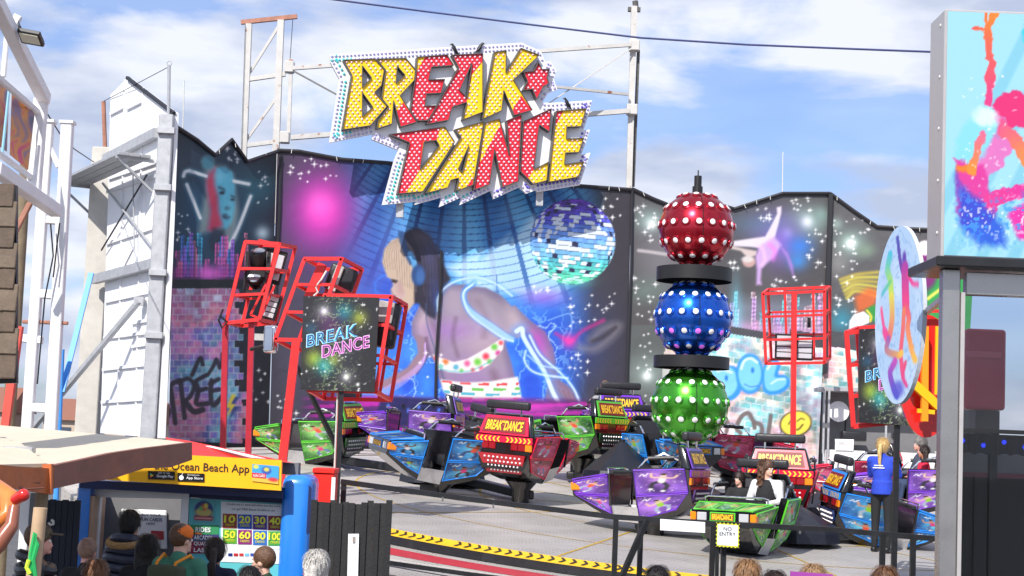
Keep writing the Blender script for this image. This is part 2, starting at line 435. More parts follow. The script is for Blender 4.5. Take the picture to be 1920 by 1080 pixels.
NA = 160
def ring(r0, r1, h0, h1, n=NA, a0=0.0, a1=2 * math.pi):
    mb = MB(); vs = []; m = n if abs(a1 - a0 - 2 * math.pi) < 1e-6 else n + 1
    for k in range(m):
        a = a0 + (a1 - a0) * k / n; vs += [dpt(r0, a, h0), dpt(r1, a, h1)]
    fs = [(2 * k, 2 * k + 1, 2 * ((k + 1) % m) + 1, 2 * ((k + 1) % m)) for k in range(n)]
    mb.add(vs, fs); return mb
RD = 7.65
tt = thing('ride_turntable', 'round grey tread plate turntable with yellow chevron rim carrying the cars', 'ride floor', DC)
d = MB(); d.add([dpt(RD, 2 * math.pi * k / NA, 0) for k in range(NA)] + [dpt(RD, 2 * math.pi * k / NA, -0.12) for k in range(NA)],
                [tuple(range(NA))] + [(k, (k + 1) % NA, (k + 1) % NA + NA, k + NA) for k in range(NA)])
d.build('floor_plate', deck_m, tt)
ring(RD + 0.002, RD + 0.19, 0.012, -0.05).build('rim_trim', yellow_trim, tt)
ring(RD + 0.19, RD + 0.2, -0.05, -0.16).build('rim_skirt', black_m, tt)
cv = MB()
for k in range(330):
    a = 2 * math.pi * k / 330
    if k % 22 == 0: continue
    w = 0.085 / RD
    def tp(f, da): return dpt(RD + 0.03 + 0.13 * f, a + da * w, 0.016 - 0.06 * (0.03 + 0.13 * f) / 0.19 + 0.004)
    cv.add([tp(0, -0.5), tp(0.5, 0.1), tp(1, -0.5), tp(1, 0.0), tp(0.5, 0.6), tp(0, 0.0)], [(0, 1, 4, 5), (1, 2, 3, 4)])
cv.build('rim_chevrons', chev_m, tt, kind='stuff')
for k in range(12):
    a = 2 * math.pi * (k + 0.37) / 12; t_ = Vector((0, 0, 0)) + (dpt(1, a + math.pi / 2) - DC) * 0.022
    mb = MB(); p, q = dpt(1.2, a, 0.005), dpt(RD - 0.02, a, 0.005); mb.add([p - t_, q - t_, q + t_, p + t_], [(0, 1, 2, 3)])
    mb.build('seam_line', yellow_line, tt)
for r_ in (3.6, 5.7): ring(r_, r_ + 0.035, 0.004, 0.004).build('seam_ring', yellow_line, tt)
# fixed platform round the turntable
stp = MB(); RS = 10.4
stp.add([dpt(RS, 2 * math.pi * k / NA, -0.17) for k in range(NA)] + [Vector((p.x, p.y, -0.02)) for p in [dpt(RS, 2 * math.pi * k / NA, -0.17) for k in range(NA)]],
        [tuple(range(NA))] + [(k, (k + 1) % NA, (k + 1) % NA + NA, k + NA) for k in range(NA)])
o = stp.build('ride_platform', stat_m); o['kind'] = 'structure'; o['label'] = 'fixed grey platform around the turntable'
o2 = ring(8.08, 8.58, -0.166, -0.166).build('red_floor_band', red_floor, o)
for r_ in (9.35, 9.95): ring(r_, r_ + 0.05, -0.165, -0.165).build('platform_joint', black_m, o)
# low walkway where the near spectators stand
wk = MB(); wk.box((4.6, 11.6, 0.2), (9.0, 4.2, 0.4))
o = wk.build('walkway', mat('walkway_concrete', (140, 138, 132), 0.85, noise=0.25, nscale=2, bump=0.2)); o['kind'] = 'structure'

# ================================================================ painted backdrop
vinyl = print_mat('vinyl_print', 0.42, bump=0.10, bscale=1.3)
pipe_m = mat('backdrop_black_pipe', (36, 36, 42), 0.5)
lace_m = mat('white_lacing', (205, 205, 200), 0.7)
def corner(px, py, Y):
    p = at(px, py, Y); return Vector((p.x, p.y, 0))
WP = corner(325, 540, 35.0); WA = corner(519, 540, 37.5); WB = corner(1183, 540, 39.5); WC = corner(1556, 540, 40.2); WD = corner(1830, 540, 39.6)
def wall_grid(PA, PB, px0, px1, top, bot, step=2.0):
    """grid of photo pixels laid on the vertical plane through PA,PB; top/bot: [(px,py)...] profiles"""
    n = (PB - PA).cross(Vector((0, 0, 1))).normalized()
    nu = int((px1[0] - px0[0]) / step) + 1
    hmax = max(b[1] for b in bot) - min(t[1] for t in top); nv = int(hmax / step) + 1
    us = np.linspace(0, 1, nu); vs = np.linspace(0, 1, nv)
    PX = np.empty((nv, nu)); PY = np.empty((nv, nu))
    tx, ty = zip(*top); bx, by = zip(*bot)
    # columns follow the (rolled) vertical: x at top/bottom interpolated
    for j, u in enumerate(us):
        xt = px0[0] + (px1[0] - px0[0]) * u; xb = px0[1] + (px1[1] - px0[1]) * u
        yt = np.interp(xt, tx, ty); yb = np.interp(xb, bx, by)
        PX[:, j] = xb + (xt - xb) * vs; PY[:, j] = yb + (yt - yb) * vs
    d = (np.array(fwd) * FPX + np.array(cam_right) * (PX - 960)[..., None] - np.array(cam_up) * (PY - 540)[..., None])
    t = ((PA - CAMP).dot(n)) / (d @ np.array(n)); P = np.array(CAMP) + d * t[..., None]
    return PX, PY, P, n
def zz(ox, oy, sc): return lambda pts: [(ox + x / sc, oy + y / sc) for x, y in pts]
def bricks(A, m, x0, y0, slope, bw, bh, seed, pal, mort=(205, 200, 198), dark=0.0):
    """printed brickwork inside mask m"""
    yy = A.Y - slope * (A.X - x0) - y0; row = np.floor(yy / bh); xo = A.X - x0 + (row % 2) * bw / 2; colm = np.floor(xo / bw)
    fx, fy = xo - colm * bw, yy - row * bh
    h = np.sin(row * 91.7 + colm * 37.3 + seed) * 9999; h = h - np.floor(h)
    n1 = vnoise(A.X, A.Y, 70, seed, 3); n2 = vnoise(A.X, A.Y, 45, seed + 5, 3); n3 = vnoise(A.X, A.Y, 9, seed + 9, 2)
    c = np.zeros(A.X.shape + (3,)); k = np.clip((n1 * 1.25 - 0.12) * (len(pal) - 1) + (h - 0.5) * 1.4, 0, len(pal) - 1.001); i0 = k.astype(int); f = (k - i0)[..., None]
    P = np.asarray(pal, float); c = P[i0] * (1 - f) + P[i0 + 1] * f
    c = c * (0.72 + 0.5 * n2 + 0.22 * (h - 0.5) + 0.3 * (n3 - 0.5))[..., None]
    c = c * (1 - dark) ; edge = np.minimum(np.minimum(fx, bw - fx), np.minimum(fy, bh - fy))
    mo = np.clip(1.3 - edge, 0, 1)[..., None] * 0.7; c = c * (1 - mo) + np.asarray(mort, float) * (0.75 + 0.4 * n2)[..., None] * mo
    A.C[:] = A.C * (1 - m[..., None]) + np.clip(c, 0, 255) * m[..., None]
def skyline(A, x0, x1, yb, hmax, cols, rng, n=16):
    for _ in range(n):
        x = rng.uniform(x0, x1); w = rng.uniform(5, 12); h = hmax * rng.uniform(0.25, 1.0); c = cols[rng.integers(len(cols))]
        m = (np.abs(A.X - x) < w / 2) & (A.Y > yb - h) & (A.Y < yb); f = np.clip((A.Y - (yb - h)) / max(h, 1), 0, 1)
        A.mix(m * (0.55 - 0.25 * f), c); A.mix((m & (np.abs(np.abs(A.X - x) - w / 2) < 1.6)) * 0.8, np.minimum(255, np.asarray(c) * 1.25))
        A.mix((m & (np.floor(A.Y / 4) % 2 == 0)) * 0.2, (20, 20, 50))

# ---- left panel: neon portrait over printed bricks
bt = thing('printed_hoarding', 'black backdrop panel printed with a blue lit neon portrait above graffiti bricks', 'hoarding', WP, 'printed hoardings behind the ride')
PX, PY, P, nn = wall_grid(WP, WA, (329, 316), (519, 503), [(329, 238), (368, 263), (402, 291), (433, 262), (462, 303), (519, 284)], [(300, 826), (520, 834)])
A = Art(PX, PY, (38, 38, 44)); f = zz(300, 220, 3.177)
A.glow(395, 400, 95, (30, 80, 112), 0.9, 130); A.glow(488, 355, 36, (45, 105, 120), 0.7, 40); A.glow(340, 310, 30, (60, 70, 85), 0.6)
hair = f([(250, 260), (275, 225), (310, 230), (330, 280), (390, 290), (440, 340), (450, 420), (470, 560), (455, 720), (400, 800), (370, 690), (300, 680), (225, 700), (245, 560), (275, 420), (270, 320)])
A.poly(hair, (150, 160, 158), 6, 0.75)
A.poly(f([(248, 262), (262, 232), (300, 228), (322, 262), (318, 300), (280, 312), (256, 296)]), (70, 130, 150), 3)
A.poly(f([(278, 340), (320, 300), (390, 295), (432, 330), (448, 420), (445, 540), (425, 630), (392, 668), (365, 650), (320, 700), (285, 670), (300, 560), (276, 420)]), (84, 168, 196), 3)
A.poly(f([(274, 345), (330, 300), (326, 400), (345, 470), (350, 560), (372, 640), (320, 690), (285, 672), (300, 560), (276, 420)]), (196, 40, 70), 5, 0.85)
A.poly(f([(300, 690), (320, 660), (380, 668), (392, 760), (400, 800), (300, 800), (285, 740)]), (34, 48, 66), 5, 0.9)
A.poly(f([(345, 405), (385, 425), (392, 440), (350, 425)]), (40, 60, 70), 1.5, .8); A.poly(f([(420, 462), (447, 470), (445, 480), (424, 474)]), (40, 60, 70), 1.5, .8)
A.ell(*f([(370, 450)])[0], 5, 3.2, (24, 40, 50)); A.ell(*f([(432, 490)])[0], 4, 2.6, (24, 40, 50)); A.ell(*f([(404, 542)])[0], 5.5, 4, (44, 90, 110), 2)
A.poly(f([(370, 578), (395, 572), (420, 590), (408, 612), (380, 605)]), (52, 84, 110), 2); A.line(f([(372, 592), (395, 596), (418, 594)]), 1.5, (20, 40, 60))
A.glow(*f([(420, 560)])[0], 8, (120, 205, 225), .5, 22); A.glow(*f([(350, 350)])[0], 12, (130, 200, 220), .5, 10)
tri = [[(175, 318), (275, 350)], [(440, 380), (530, 398)], [(140, 350), (150, 325), (175, 318)], [(160, 400), (240, 600)], [(540, 470), (470, 650), (400, 790)]]
for t_ in tri:
    A.line(f(t_), 10, (120, 170, 190), 4, .5); A.line(f(t_), 6, (214, 222, 226), 1.2)
skyline(A, 330, 480, 519, 92, [(60, 170, 215), (205, 90, 160), (150, 90, 200), (230, 120, 150), (60, 120, 200)], np.random.default_rng(3), 26)
A.mix(np.exp(-((A.Y - 512) / 16) ** 2) * .55 * (A.X < 490), (150, 40, 130)); A.glow(392, 512, 22, (230, 110, 220), .8, 14); A.mix((A.Y > 524) & (A.Y < 541), (30, 32, 36))
A.stars(9, 425, 450, 272, 320, 3, 8); A.stars(8, 480, 505, 320, 380, 3, 9); A.stars(10, 332, 360, 400, 460, 3, 8); A.glow(492, 437, 14, (200, 225, 235), .9); A.stars(14, 470, 512, 690, 760, 3, 8)
m = ((A.Y > 541) & (A.X < 448 + 8 * np.round(np.sin(np.floor((A.Y - 541) / 12.2) * 2.1) * 1.4) + (A.Y > 735) * 14)).astype(float)
bricks(A, m, 318, 541, 0.0, 15, 12.2, 2.0, [(40, 110, 150), (90, 160, 175), (70, 70, 150), (165, 90, 150), (190, 100, 120), (140, 60, 110), (150, 160, 180), (60, 90, 160)], (214, 216, 224), -0.22); A.mix(m * .30, (160, 160, 176))
gf = zz(300, 500, 3.0)
for s_pts, w_ in [([(40, 705), (70, 660), (105, 640)], 9), ([(62, 690), (75, 790), (86, 880)], 9), ([(115, 640), (125, 730), (138, 850)], 9), ([(105, 650), (160, 630), (192, 670), (170, 730), (130, 760)], 8), ([(150, 770), (190, 815), (240, 805)], 11),
                  ([(180, 610), (225, 515), (240, 550)], 8), ([(200, 650), (215, 700), (205, 770), (270, 770)], 9), ([(205, 640), (260, 610)], 8), ([(212, 700), (262, 685)], 8), ([(268, 610), (300, 560), (318, 520), (335, 570)], 7), ([(280, 660), (330, 632)], 8), ([(285, 700), (335, 690)], 8), ([(290, 640), (285, 720), (300, 780), (350, 730)], 9), ([(350, 490), (345, 560)], 6), ([(38, 850), (50, 820), (42, 790)], 8)]:
    A.line(gf(s_pts), w_, (38, 34, 46), 1.2, .92)
bolt = gf([(405, 715), (372, 790), (392, 795), (372, 850), (425, 775), (400, 770), (428, 722)])
A.poly([(x + 5, y + 5) for x, y in bolt], (40, 60, 120), 1.5, .8); A.poly(bolt, (214, 196, 70), 1.2)
mural_l = sheet('mural_print', P, A.linear(), vinyl, bt)
def trim_top(par, PA, PB, top, x0, x1, n, lace=True):
    pts = [hit(x, y, PA, n) - n * 0.02 for x, y in top]
    MB().path(pts, 0.05, 6).build('top_pipe', pipe_m, par)
    mb = MB()
    for a, b in zip(pts[:-1], pts[1:]):
        L = (b - a).length; k = int(L / 0.34)
        for i in range(k):
            p = a.lerp(b, (i + 0.5 + random.uniform(-.2, .2)) / k); mb.beam(p + Vector((0, -.05, .05)), p + Vector((random.uniform(-.02, .05), -.06, -.07)), 0.015)
    mb.build('lacing', lace_m, par, kind='stuff')
def toward_cam(n, P0): return n if n.dot(CAMP - P0) > 0 else -n
nl = toward_cam(nn, WP)
trim_top(bt, WP, nn, [(329, 238), (368, 263), (402, 291), (433, 262), (462, 303), (519, 284)], 0, 0, nl) if False else None
def top_pipes(par, PA, n, top):
    k = toward_cam(n, PA); pts = [hit(x, y, PA, n) + k * 0.03 for x, y in top]
    MB().path(pts, 0.045, 6).build('top_pipe', pipe_m, par)
    mb = MB()
    for a, b in zip(pts[:-1], pts[1:]):
        L = (b - a).length; c = max(1, int(L / 0.36))
        for i in range(c):
            if random.random() < .35: continue
            p = a.lerp(b, (i + 0.5 + random.uniform(-.3, .3)) / c); mb.beam(p + Vector((0, -.05, .03)), p + Vector((random.uniform(-.02, .05), -.05, -.06)), 0.013)
    mb.build('lacing', lace_m, par, kind='stuff')
def back_frame(par, PA, PB, n, ztop, zb):
    """skirt below and slim uprights behind a panel"""
    k = toward_cam(n, PA); d = (PB - PA)
    mb = MB(); mb.prism([PA + Vector((0, 0, .3)), PB + Vector((0, 0, .3)), PB + Vector((0, 0, zb + .02)), PA + Vector((0, 0, zb + .02))], -k * 0.04); mb.build('skirt', black_m, par)
    for t in (0.02, 0.34, 0.66, 0.98):
        p = PA + d * t - k * 0.14; MB().beam(p, p + Vector((0, 0, ztop)), 0.1).build('upright', pipe_m, par)
TOPL = [(329, 238), (368, 263), (402, 291), (433, 262), (462, 303), (519, 284)]
top_pipes(bt, WP, nn, TOPL); back_frame(bt, WP, WA, nn, 7.2, float(P[0, :, 2].min()))

# ---- main panel: DJ and mirror ball
TOPM = [(519, 282), (560, 284), (640, 299), (730, 306), (860, 330), (1000, 345), (1090, 349), (1183, 356)]
bt = thing('printed_hoarding', 'wide backdrop panel printed with a DJ in headphones and a mirror ball', 'hoarding', WA, 'printed hoardings behind the ride')
PX, PY, P, nn = wall_grid(WA, WB, (520, 505), (1184, 1172), TOPM, [(500, 830), (1190, 852)])
A = Art(PX, PY, (62, 60, 66)); z0 = zz(500, 280, 2.16); z5 = zz(700, 400, 2.842); z6 = zz(940, 340, 2.454)
N1 = vnoise(PX, PY, 90, 1, 4); N2 = vnoise(PX, PY, 40, 2, 4); N3 = vnoise(PX, PY, 18, 3, 3)
A.mix(np.clip((540 - PX) / 30, 0, 1) * .6, (44, 42, 48))
A.glow(690, 640, 130, (60, 50, 130), .7, 150); A.glow(560, 620, 60, (70, 66, 80), .6, 160); A.mix(np.clip((PX - 1120) / 40, 0, 1) * .7, (58, 54, 62))
blue = np.clip((PX - 622 - (PY - 300) * -.02) / 60, 0, 1) * np.clip((1122 - PX - .12 * (PY - 500)) / 70, 0, 1)
vy = np.clip((PY - 300) / 270, 0, 1)
A.C[:] = A.C * (1 - blue[..., None]) + blue[..., None] * (np.array([30, 88, 150]) * (1 - vy)[..., None] + np.array([70, 160, 238]) * vy[..., None])
# tiled light floor: broad dark spokes and thin cross lines fanning from above
ux = (PX - 868) / np.maximum(PY - 60, 20); ang = np.arctan(ux); rr = np.hypot(PX - 868, PY - 60)
beam = .5 + .5 * np.sin(ang * 21 + 1.0)
cone = np.clip((570 - PY + .1 * (PX - 860)) / 60, 0, 1) * blue * np.clip((PX - 630) / 40, 0, 1)
lightm = np.clip(beam * 1.7 - .45, 0, 1) * cone
A.mix(lightm * (.45 + .45 * vy), (104, 200, 246)); A.mix(np.clip((.10 - np.abs((ang * 8.2 + .45) % 1 - .5)) * 40, 0, 1) * cone * .85, (22, 60, 118))
rl = np.log(rr) * 31; A.mix(((rl % 1) < .2) * cone * .75 * (np.abs(ang) < .95), (20, 58, 116))
A.poly([(905, 335), (990, 342), (905, 372), (830, 352)], (40, 60, 96), 8, .55)
for tri_ in ([(736, 300), (700, 520), (790, 520)], [(850, 350), (800, 520), (960, 560)], [(955, 352), (930, 420), (1010, 420)]): A.poly(tri_, (150, 196, 232), 8, .28)
A.poly([(838, 500), (905, 470), (900, 485), (955, 440), (952, 455), (1000, 405), (1062, 540), (1045, 562), (880, 540)], (214, 238, 252), 8, .72)
A.mix((np.abs((ang * 8.2 + .45) % 1 - .5) < .08) * (PX > 930) * (PY > 420) * cone * .7, (30, 84, 160)); A.mix(((rl % 1) < .14) * (PX > 850) * (PY > 430) * cone * .6, (60, 120, 190))
A.glow(1020, 560, 45, (170, 110, 220), .75, 18)
low = np.clip((PY - 560) / 50, 0, 1) * np.clip((PX - 715) / 50, 0, 1) * np.clip((1105 - PX) / 70, 0, 1)
A.C[:] = A.C * (1 - .9 * low[..., None]) + .9 * low[..., None] * (np.array([26, 52, 200]) * (1 - N2)[..., None] + np.array([66, 150, 250]) * N2[..., None])
A.glow(770, 650, 34, (90, 190, 255), .8, 40); A.glow(742, 560, 60, (40, 70, 210), .8, 110); A.glow(1060, 640, 70, (40, 70, 190), .55, 90)
fil = np.abs(N2 - .5) < .018; A.mix(fil * low * .55, (150, 210, 255)); A.mix((np.abs(N1 - .52) < .01) * low * .6, (190, 225, 255))
A.glow(603, 400, 88, (104, 46, 140), .85, 100); A.glow(604, 396, 52, (236, 60, 190), .95, 62); A.glow(600, 385, 24, (255, 110, 215), .7, 26)
A.glow(665, 520, 60, (84, 70, 160), .6, 60)
A.line(z0([(440, 540), (445, 580), (500, 590), (520, 550), (480, 510), (445, 530)]), 3, (60, 130, 235), 2, .7)
# figure
skin = (160, 146, 164)
back = z5([(245, 498), (400, 372), (470, 382), (600, 398), (680, 440), (739, 500)]) + z6([(60, 572), (130, 640), (200, 692), (238, 770), (250, 850), (272, 920), (340, 962), (372, 1020), (350, 1045), (290, 1010), (240, 1020), (205, 1000), (214, 930), (190, 850), (150, 790), (112, 705)]) + z5([(700, 690), (735, 800), (760, 900), (770, 1000), (400, 1000), (350, 880), (330, 790), (262, 724), (206, 645), (206, 580)])
A.poly(back, skin, 2.5)
bm_ = np.clip(.5 - A.sd(back) / 5, 0, 1)
A.mix(bm_ * np.clip((vnoise(PX, PY, 60, 8, 2) - .35), 0, 1) * .5, (120, 104, 124)); A.mix(bm_ * np.exp(-((PX - 940) / 45) ** 2 - ((PY - 560) / 40) ** 2) * .6, (108, 98, 112))
A.mix(bm_ * np.exp(-((PX - 790) / 22) ** 2 - ((PY - 600) / 40) ** 2) * .7, (206, 184, 182)); A.mix(bm_ * np.exp(-((PX - 850) / 60) ** 2 - ((PY - 618) / 22) ** 2) * .7, (158, 110, 190))
A.mix(bm_ * np.exp(-((PX - 905) / 40) ** 2 - ((PY - 650) / 26) ** 2) * .6, (190, 168, 168)); A.mix(bm_ * np.exp(-((PX - 1010) / 26) ** 2 - ((PY - 640) / 34) ** 2) * .7, (190, 60, 190)); A.mix(bm_ * np.exp(-((PX - 1050) / 30) ** 2 - ((PY - 740) / 30) ** 2) * .5, (150, 118, 120))
sdb = A.sd(back); A.mix(bm_ * np.clip((PY - 600) / 120, 0, 1) * np.clip(vnoise(PX, PY, 80, 15, 2) * 1.6 - .3, 0, 1) * .5, (150, 110, 196)); A.mix(bm_ * np.exp(-((PX - 900) / 60) ** 2 - ((PY - 590) / 45) ** 2) * .35, (206, 196, 214)); A.mix(bm_ * np.clip(1 + sdb / 16, 0, 1) * .55, (92, 84, 128)); A.mix(bm_ * np.clip((PY - 690) / 60, 0, 1) * .25, (120, 90, 96))
A.mix(bm_ * np.exp(-((PX - 965 - .3 * (PY - 600)) / 16) ** 2) * np.clip((PY - 545) / 30, 0, 1) * np.clip((680 - PY) / 60, 0, 1) * .45, (206, 186, 190)); A.mix(bm_ * np.exp(-((PX - 880) / 16) ** 2 - ((PY - 575) / 34) ** 2) * .35, (112, 96, 120))
A.line(z5([(440, 560), (425, 660), (450, 760)]), 5, (104, 84, 100), 5, .6); A.line(z5([(560, 470), (600, 560), (590, 650)]), 9, (118, 98, 116), 8, .5); A.line(z5([(300, 560), (340, 640), (352, 740)]), 7, (120, 98, 112), 6, .5); A.line(z5([(640, 850), (660, 920), (655, 985)]), 10, (110, 84, 96), 8, .6);
for k in range(4): A.line(z6([(262 + k * 22, 955 + k * 8), (285 + k * 22, 1000 + k * 10)]), 2, (112, 84, 90), 1.5, .7)
A.line(z6([(112, 700), (150, 790), (190, 850)]), 4, (70, 50, 120), 3, .6)
A.poly(z5([(225, 650), (280, 660), (292, 760), (230, 852), (150, 900), (60, 935), (10, 905), (90, 872), (180, 822), (238, 742)]), (150, 122, 140), 2.5)
A.line(z5([(283, 665), (290, 755), (232, 850)]), 5, (90, 60, 100), 3, .6)
A.poly(z5([(75, 330), (150, 320), (190, 440), (185, 520), (160, 492), (135, 458), (120, 448), (97, 432), (94, 405), (106, 382), (94, 350)]), (206, 186, 180), 2)
A.glow(*z5([(150, 400)])[0], 14, (176, 140, 136), .7, 22); A.line(z5([(96, 408), (104, 428), (120, 440)]), 2, (150, 118, 116), 1, .7); A.line(z5([(140, 470), (160, 494)]), 3, (150, 120, 118), 2, .6); A.ell(*z5([(112, 358)])[0], 6.5, 3.2, (50, 40, 46), 1.2, .95, .3); A.line(z5([(98, 366), (120, 372)]), 1.6, (40, 30, 36), .8, .9); A.line(z5([(90, 325), (112, 318), (126, 330)]), 2, (110, 90, 84), 1, .8); A.line(z5([(132, 458), (152, 462)]), 2.6, (176, 96, 104), 1)
A.poly(z5([(142, 128), (190, 88), (240, 78), (300, 118), (338, 190), (372, 270), (412, 352), (360, 420), (330, 565), (288, 545), (240, 482), (205, 480), (190, 300), (165, 200)]), (46, 42, 56), 3)
A.poly(z5([(140, 128), (165, 140), (192, 230), (216, 300), (218, 480), (186, 522), (152, 470), (172, 440), (150, 360), (110, 352), (74, 340), (47, 262), (58, 190), (98, 142)]), (196, 174, 154), 2)
for k in range(26):
    x = 52 + k * 6.4; A.line(z5([(132 + k * 1.2, 132), (x + 8, 200 + k), (x + 14, 330 + k * 3.5 if k > 9 else 300)]), 1.1, ((214, 196, 176) if k % 2 else (118, 94, 84)), .9, .55)
for k in range(22): A.line(z5([(200 + k * 5, 92 + k * 2), (250 + k * 6, 230), (262 + k * 5.5, 380 + (k % 5) * 30)]), 1.3, ((96, 82, 88) if k % 3 else (28, 24, 34)), 1, .5)
A.line(z5([(148, 112), (170, 190), (205, 260)]), 12, (44, 78, 128), 2, .9); A.line(z5([(196, 215), (214, 250), (222, 285)]), 10, (96, 170, 226), 1.5, .9); A.ell(*z5([(240, 330)])[0], 13, 20, (40, 74, 130), 2, .95); A.ell(*z5([(250, 335)])[0], 8, 14, (64, 112, 176), 3, .8)
A.line(z5([(280, 480), (285, 580), (320, 700), (360, 830), (396, 945)]), 2, (70, 90, 130), .8, .8)
A.glow(*z5([(300, 220)])[0], 16, (78, 82, 128), .55, 40); A.glow(*z5([(260, 120)])[0], 20, (92, 84, 100), .5, 14); A.glow(*z5([(330, 430)])[0], 14, (60, 70, 130), .6, 40)
# bikini top and band with dots and stripes
bra = z5([(315, 750), (345, 765), (430, 792), (500, 776), (600, 720), (700, 655), (690, 725), (620, 805), (560, 842), (470, 852), (400, 846), (340, 822)])
ba = A.poly(bra, (232, 226, 226), 1.5)
dots = [(330, 775, 9, (226, 70, 80)), (385, 790, 10, (240, 120, 60)), (440, 820, 9, (80, 170, 200)), (500, 800, 10, (236, 96, 150)), (556, 792, 12, (110, 200, 70)), (600, 762, 11, (226, 64, 84)), (645, 712, 11, (110, 196, 80)), (665, 745, 9, (206, 70, 150)), (620, 790, 9, (120, 190, 90)), (575, 825, 8, (230, 110, 140)), (470, 838, 7, (120, 200, 110)), (680, 690, 8, (230, 90, 100)), (360, 815, 8, (120, 200, 190)), (530, 835, 7, (226, 80, 90))]
for x, y, r_, c in dots:
    q = z5([(x, y)])[0]; A.mix(np.clip(1.4 - np.hypot(PX - q[0], PY - q[1]) / (r_ / 1.7), 0, 1) * ba, c)
A.line(z5([(330, 820), (420, 842), (520, 838), (640, 780)]), 2.5, (70, 180, 190), 1, .6)
band = z5([(358, 885), (480, 902), (620, 896), (770, 870), (790, 985), (600, 1005), (420, 980), (372, 950)]); bb = A.poly(band, (228, 226, 224), 2)
for i, c in enumerate([(226, 84, 90), (110, 196, 90), (84, 178, 200), (232, 110, 150), (110, 190, 110), (226, 90, 90)]):
    yb = 693 + i * 9.5 + .0 * PX + 6 * np.sin((PX - 830) / 60); A.mix(bb * (np.abs(PY - yb - 22) < 2.4) * (np.sin(PX / (5.5 + i) + i * 2) > -.2), c)
# light ribbons
def rib(pts, w, al=.95):
    A.line(pts, w * 2.6, (70, 150, 255), w, al * .45); A.line(pts, w, (214, 240, 255), 1.2, al)
rib(z5([(345, 520), (345, 450), (392, 388), (470, 352), (560, 342), (660, 380), (739, 440)]), 4, .7)
for k in range(4): rib(z5([(540 - k * 4, 366 + k * 5), (492 - k * 3, 408 + k * 3), (488 - k * 2, 466), (530 - k * 4, 522 + k * 6), (620 - k * 3, 584 + k * 9), (700 - k * 3, 640 + k * 8), (745, 665 + k * 6)]), 3.2, .85)
rib(z6([(70, 690), (95, 678), (104, 720), (150, 800), (200, 880), (242, 980), (285, 1050)]), 8); rib(z6([(130, 710), (180, 800), (270, 880), (330, 950), (366, 1030)]), 3.5); rib(z6([(112, 780), (108, 830), (160, 882), (305, 906)]), 4, .8); rib(z6([(120, 800), (180, 845), (270, 862)]), 3, .6)
for k in range(5): A.line(z5([(276, 690 + k * 3), (268, 770 + k * 6), (190, 850 + k * 9), (80, 920 + k * 10), (10, 960 + k * 7)]), 1.8, (206, 170, 240), 1, .7)
rib(z6([(215, 640), (270, 620), (318, 612), (322, 680), (300, 730)]), 1.5, .5); A.line(z6([(250, 700), (320, 735), (370, 690), (470, 640)]), 5, (226, 40, 140), 4, .75); A.glow(*z6([(312, 735)])[0], 13, (240, 60, 170), .9)
A.line(z6([(360, 765), (430, 770), (500, 720), (540, 665), (470, 680), (415, 730)]), 14, (140, 134, 140), 8, .6); A.line(z6([(420, 735), (470, 715), (525, 672)]), 6, (52, 48, 54), 4, .8)
# mirror ball
bx, by_, br = 1073.6, 453.0, 80.0
ba = np.clip(.5 - (np.hypot(PX - bx, PY - by_) - br) / 2, 0, 1); nx, ny = np.clip((PX - bx) / br, -1, 1), np.clip((PY - by_) / br, -1, 1)
c_r, s_r = math.cos(.12), math.sin(.12); nx2, ny2 = nx * c_r + ny * s_r, -nx * s_r + ny * c_r
lat = np.arcsin(np.clip(ny2, -1, 1)); lon = np.arcsin(np.clip(nx2 / np.maximum(np.cos(lat), .08), -1, 1))
li = np.floor(lat / .112); lo_ = np.floor(lon / (.135 / np.maximum(np.cos(li * .112 + .05), .2)) + (li % 2) * .3); hh = np.sin(li * 12.9 + lo_ * 78.2) * 43758.5; hh -= np.floor(hh)
g1 = np.clip((ny + 1) / 2, 0, 1)[..., None]
pal = np.where(g1 < .3, np.array([96, 44, 160]) + (np.array([86, 100, 226]) - np.array([96, 44, 160])) * (g1 / .3), np.where(g1 < .7, np.array([104, 140, 240]) + (np.array([130, 206, 244]) - np.array([104, 140, 240])) * ((g1 - .3) / .4), np.array([90, 190, 214]) + (np.array([90, 220, 160]) - np.array([90, 190, 214])) * ((g1 - .7) / .3)))
wh = np.clip(np.exp(-((nx + .1) / .55) ** 2 - ((ny - .12) / .5) ** 2) * 1.1, 0, 1)
tile = pal * (.85 + .45 * hh)[..., None]; tile = np.where(((hh > .70 - .25 * wh) & (g1[..., 0] > .06))[..., None], np.array([222, 234, 250]), tile); tile = np.where(((hh < .09))[..., None], np.array([44, 46, 84]), tile)
fl = np.minimum((lat / .112) % 1, 1 - (lat / .112) % 1); tile = np.where((fl < .09)[..., None], tile * .6, tile)
A.C[:] = A.C * (1 - ba[..., None]) + np.clip(tile, 0, 255) * ba[..., None]
A.glow(1075, 528, 34, (120, 230, 190), .5, 10)
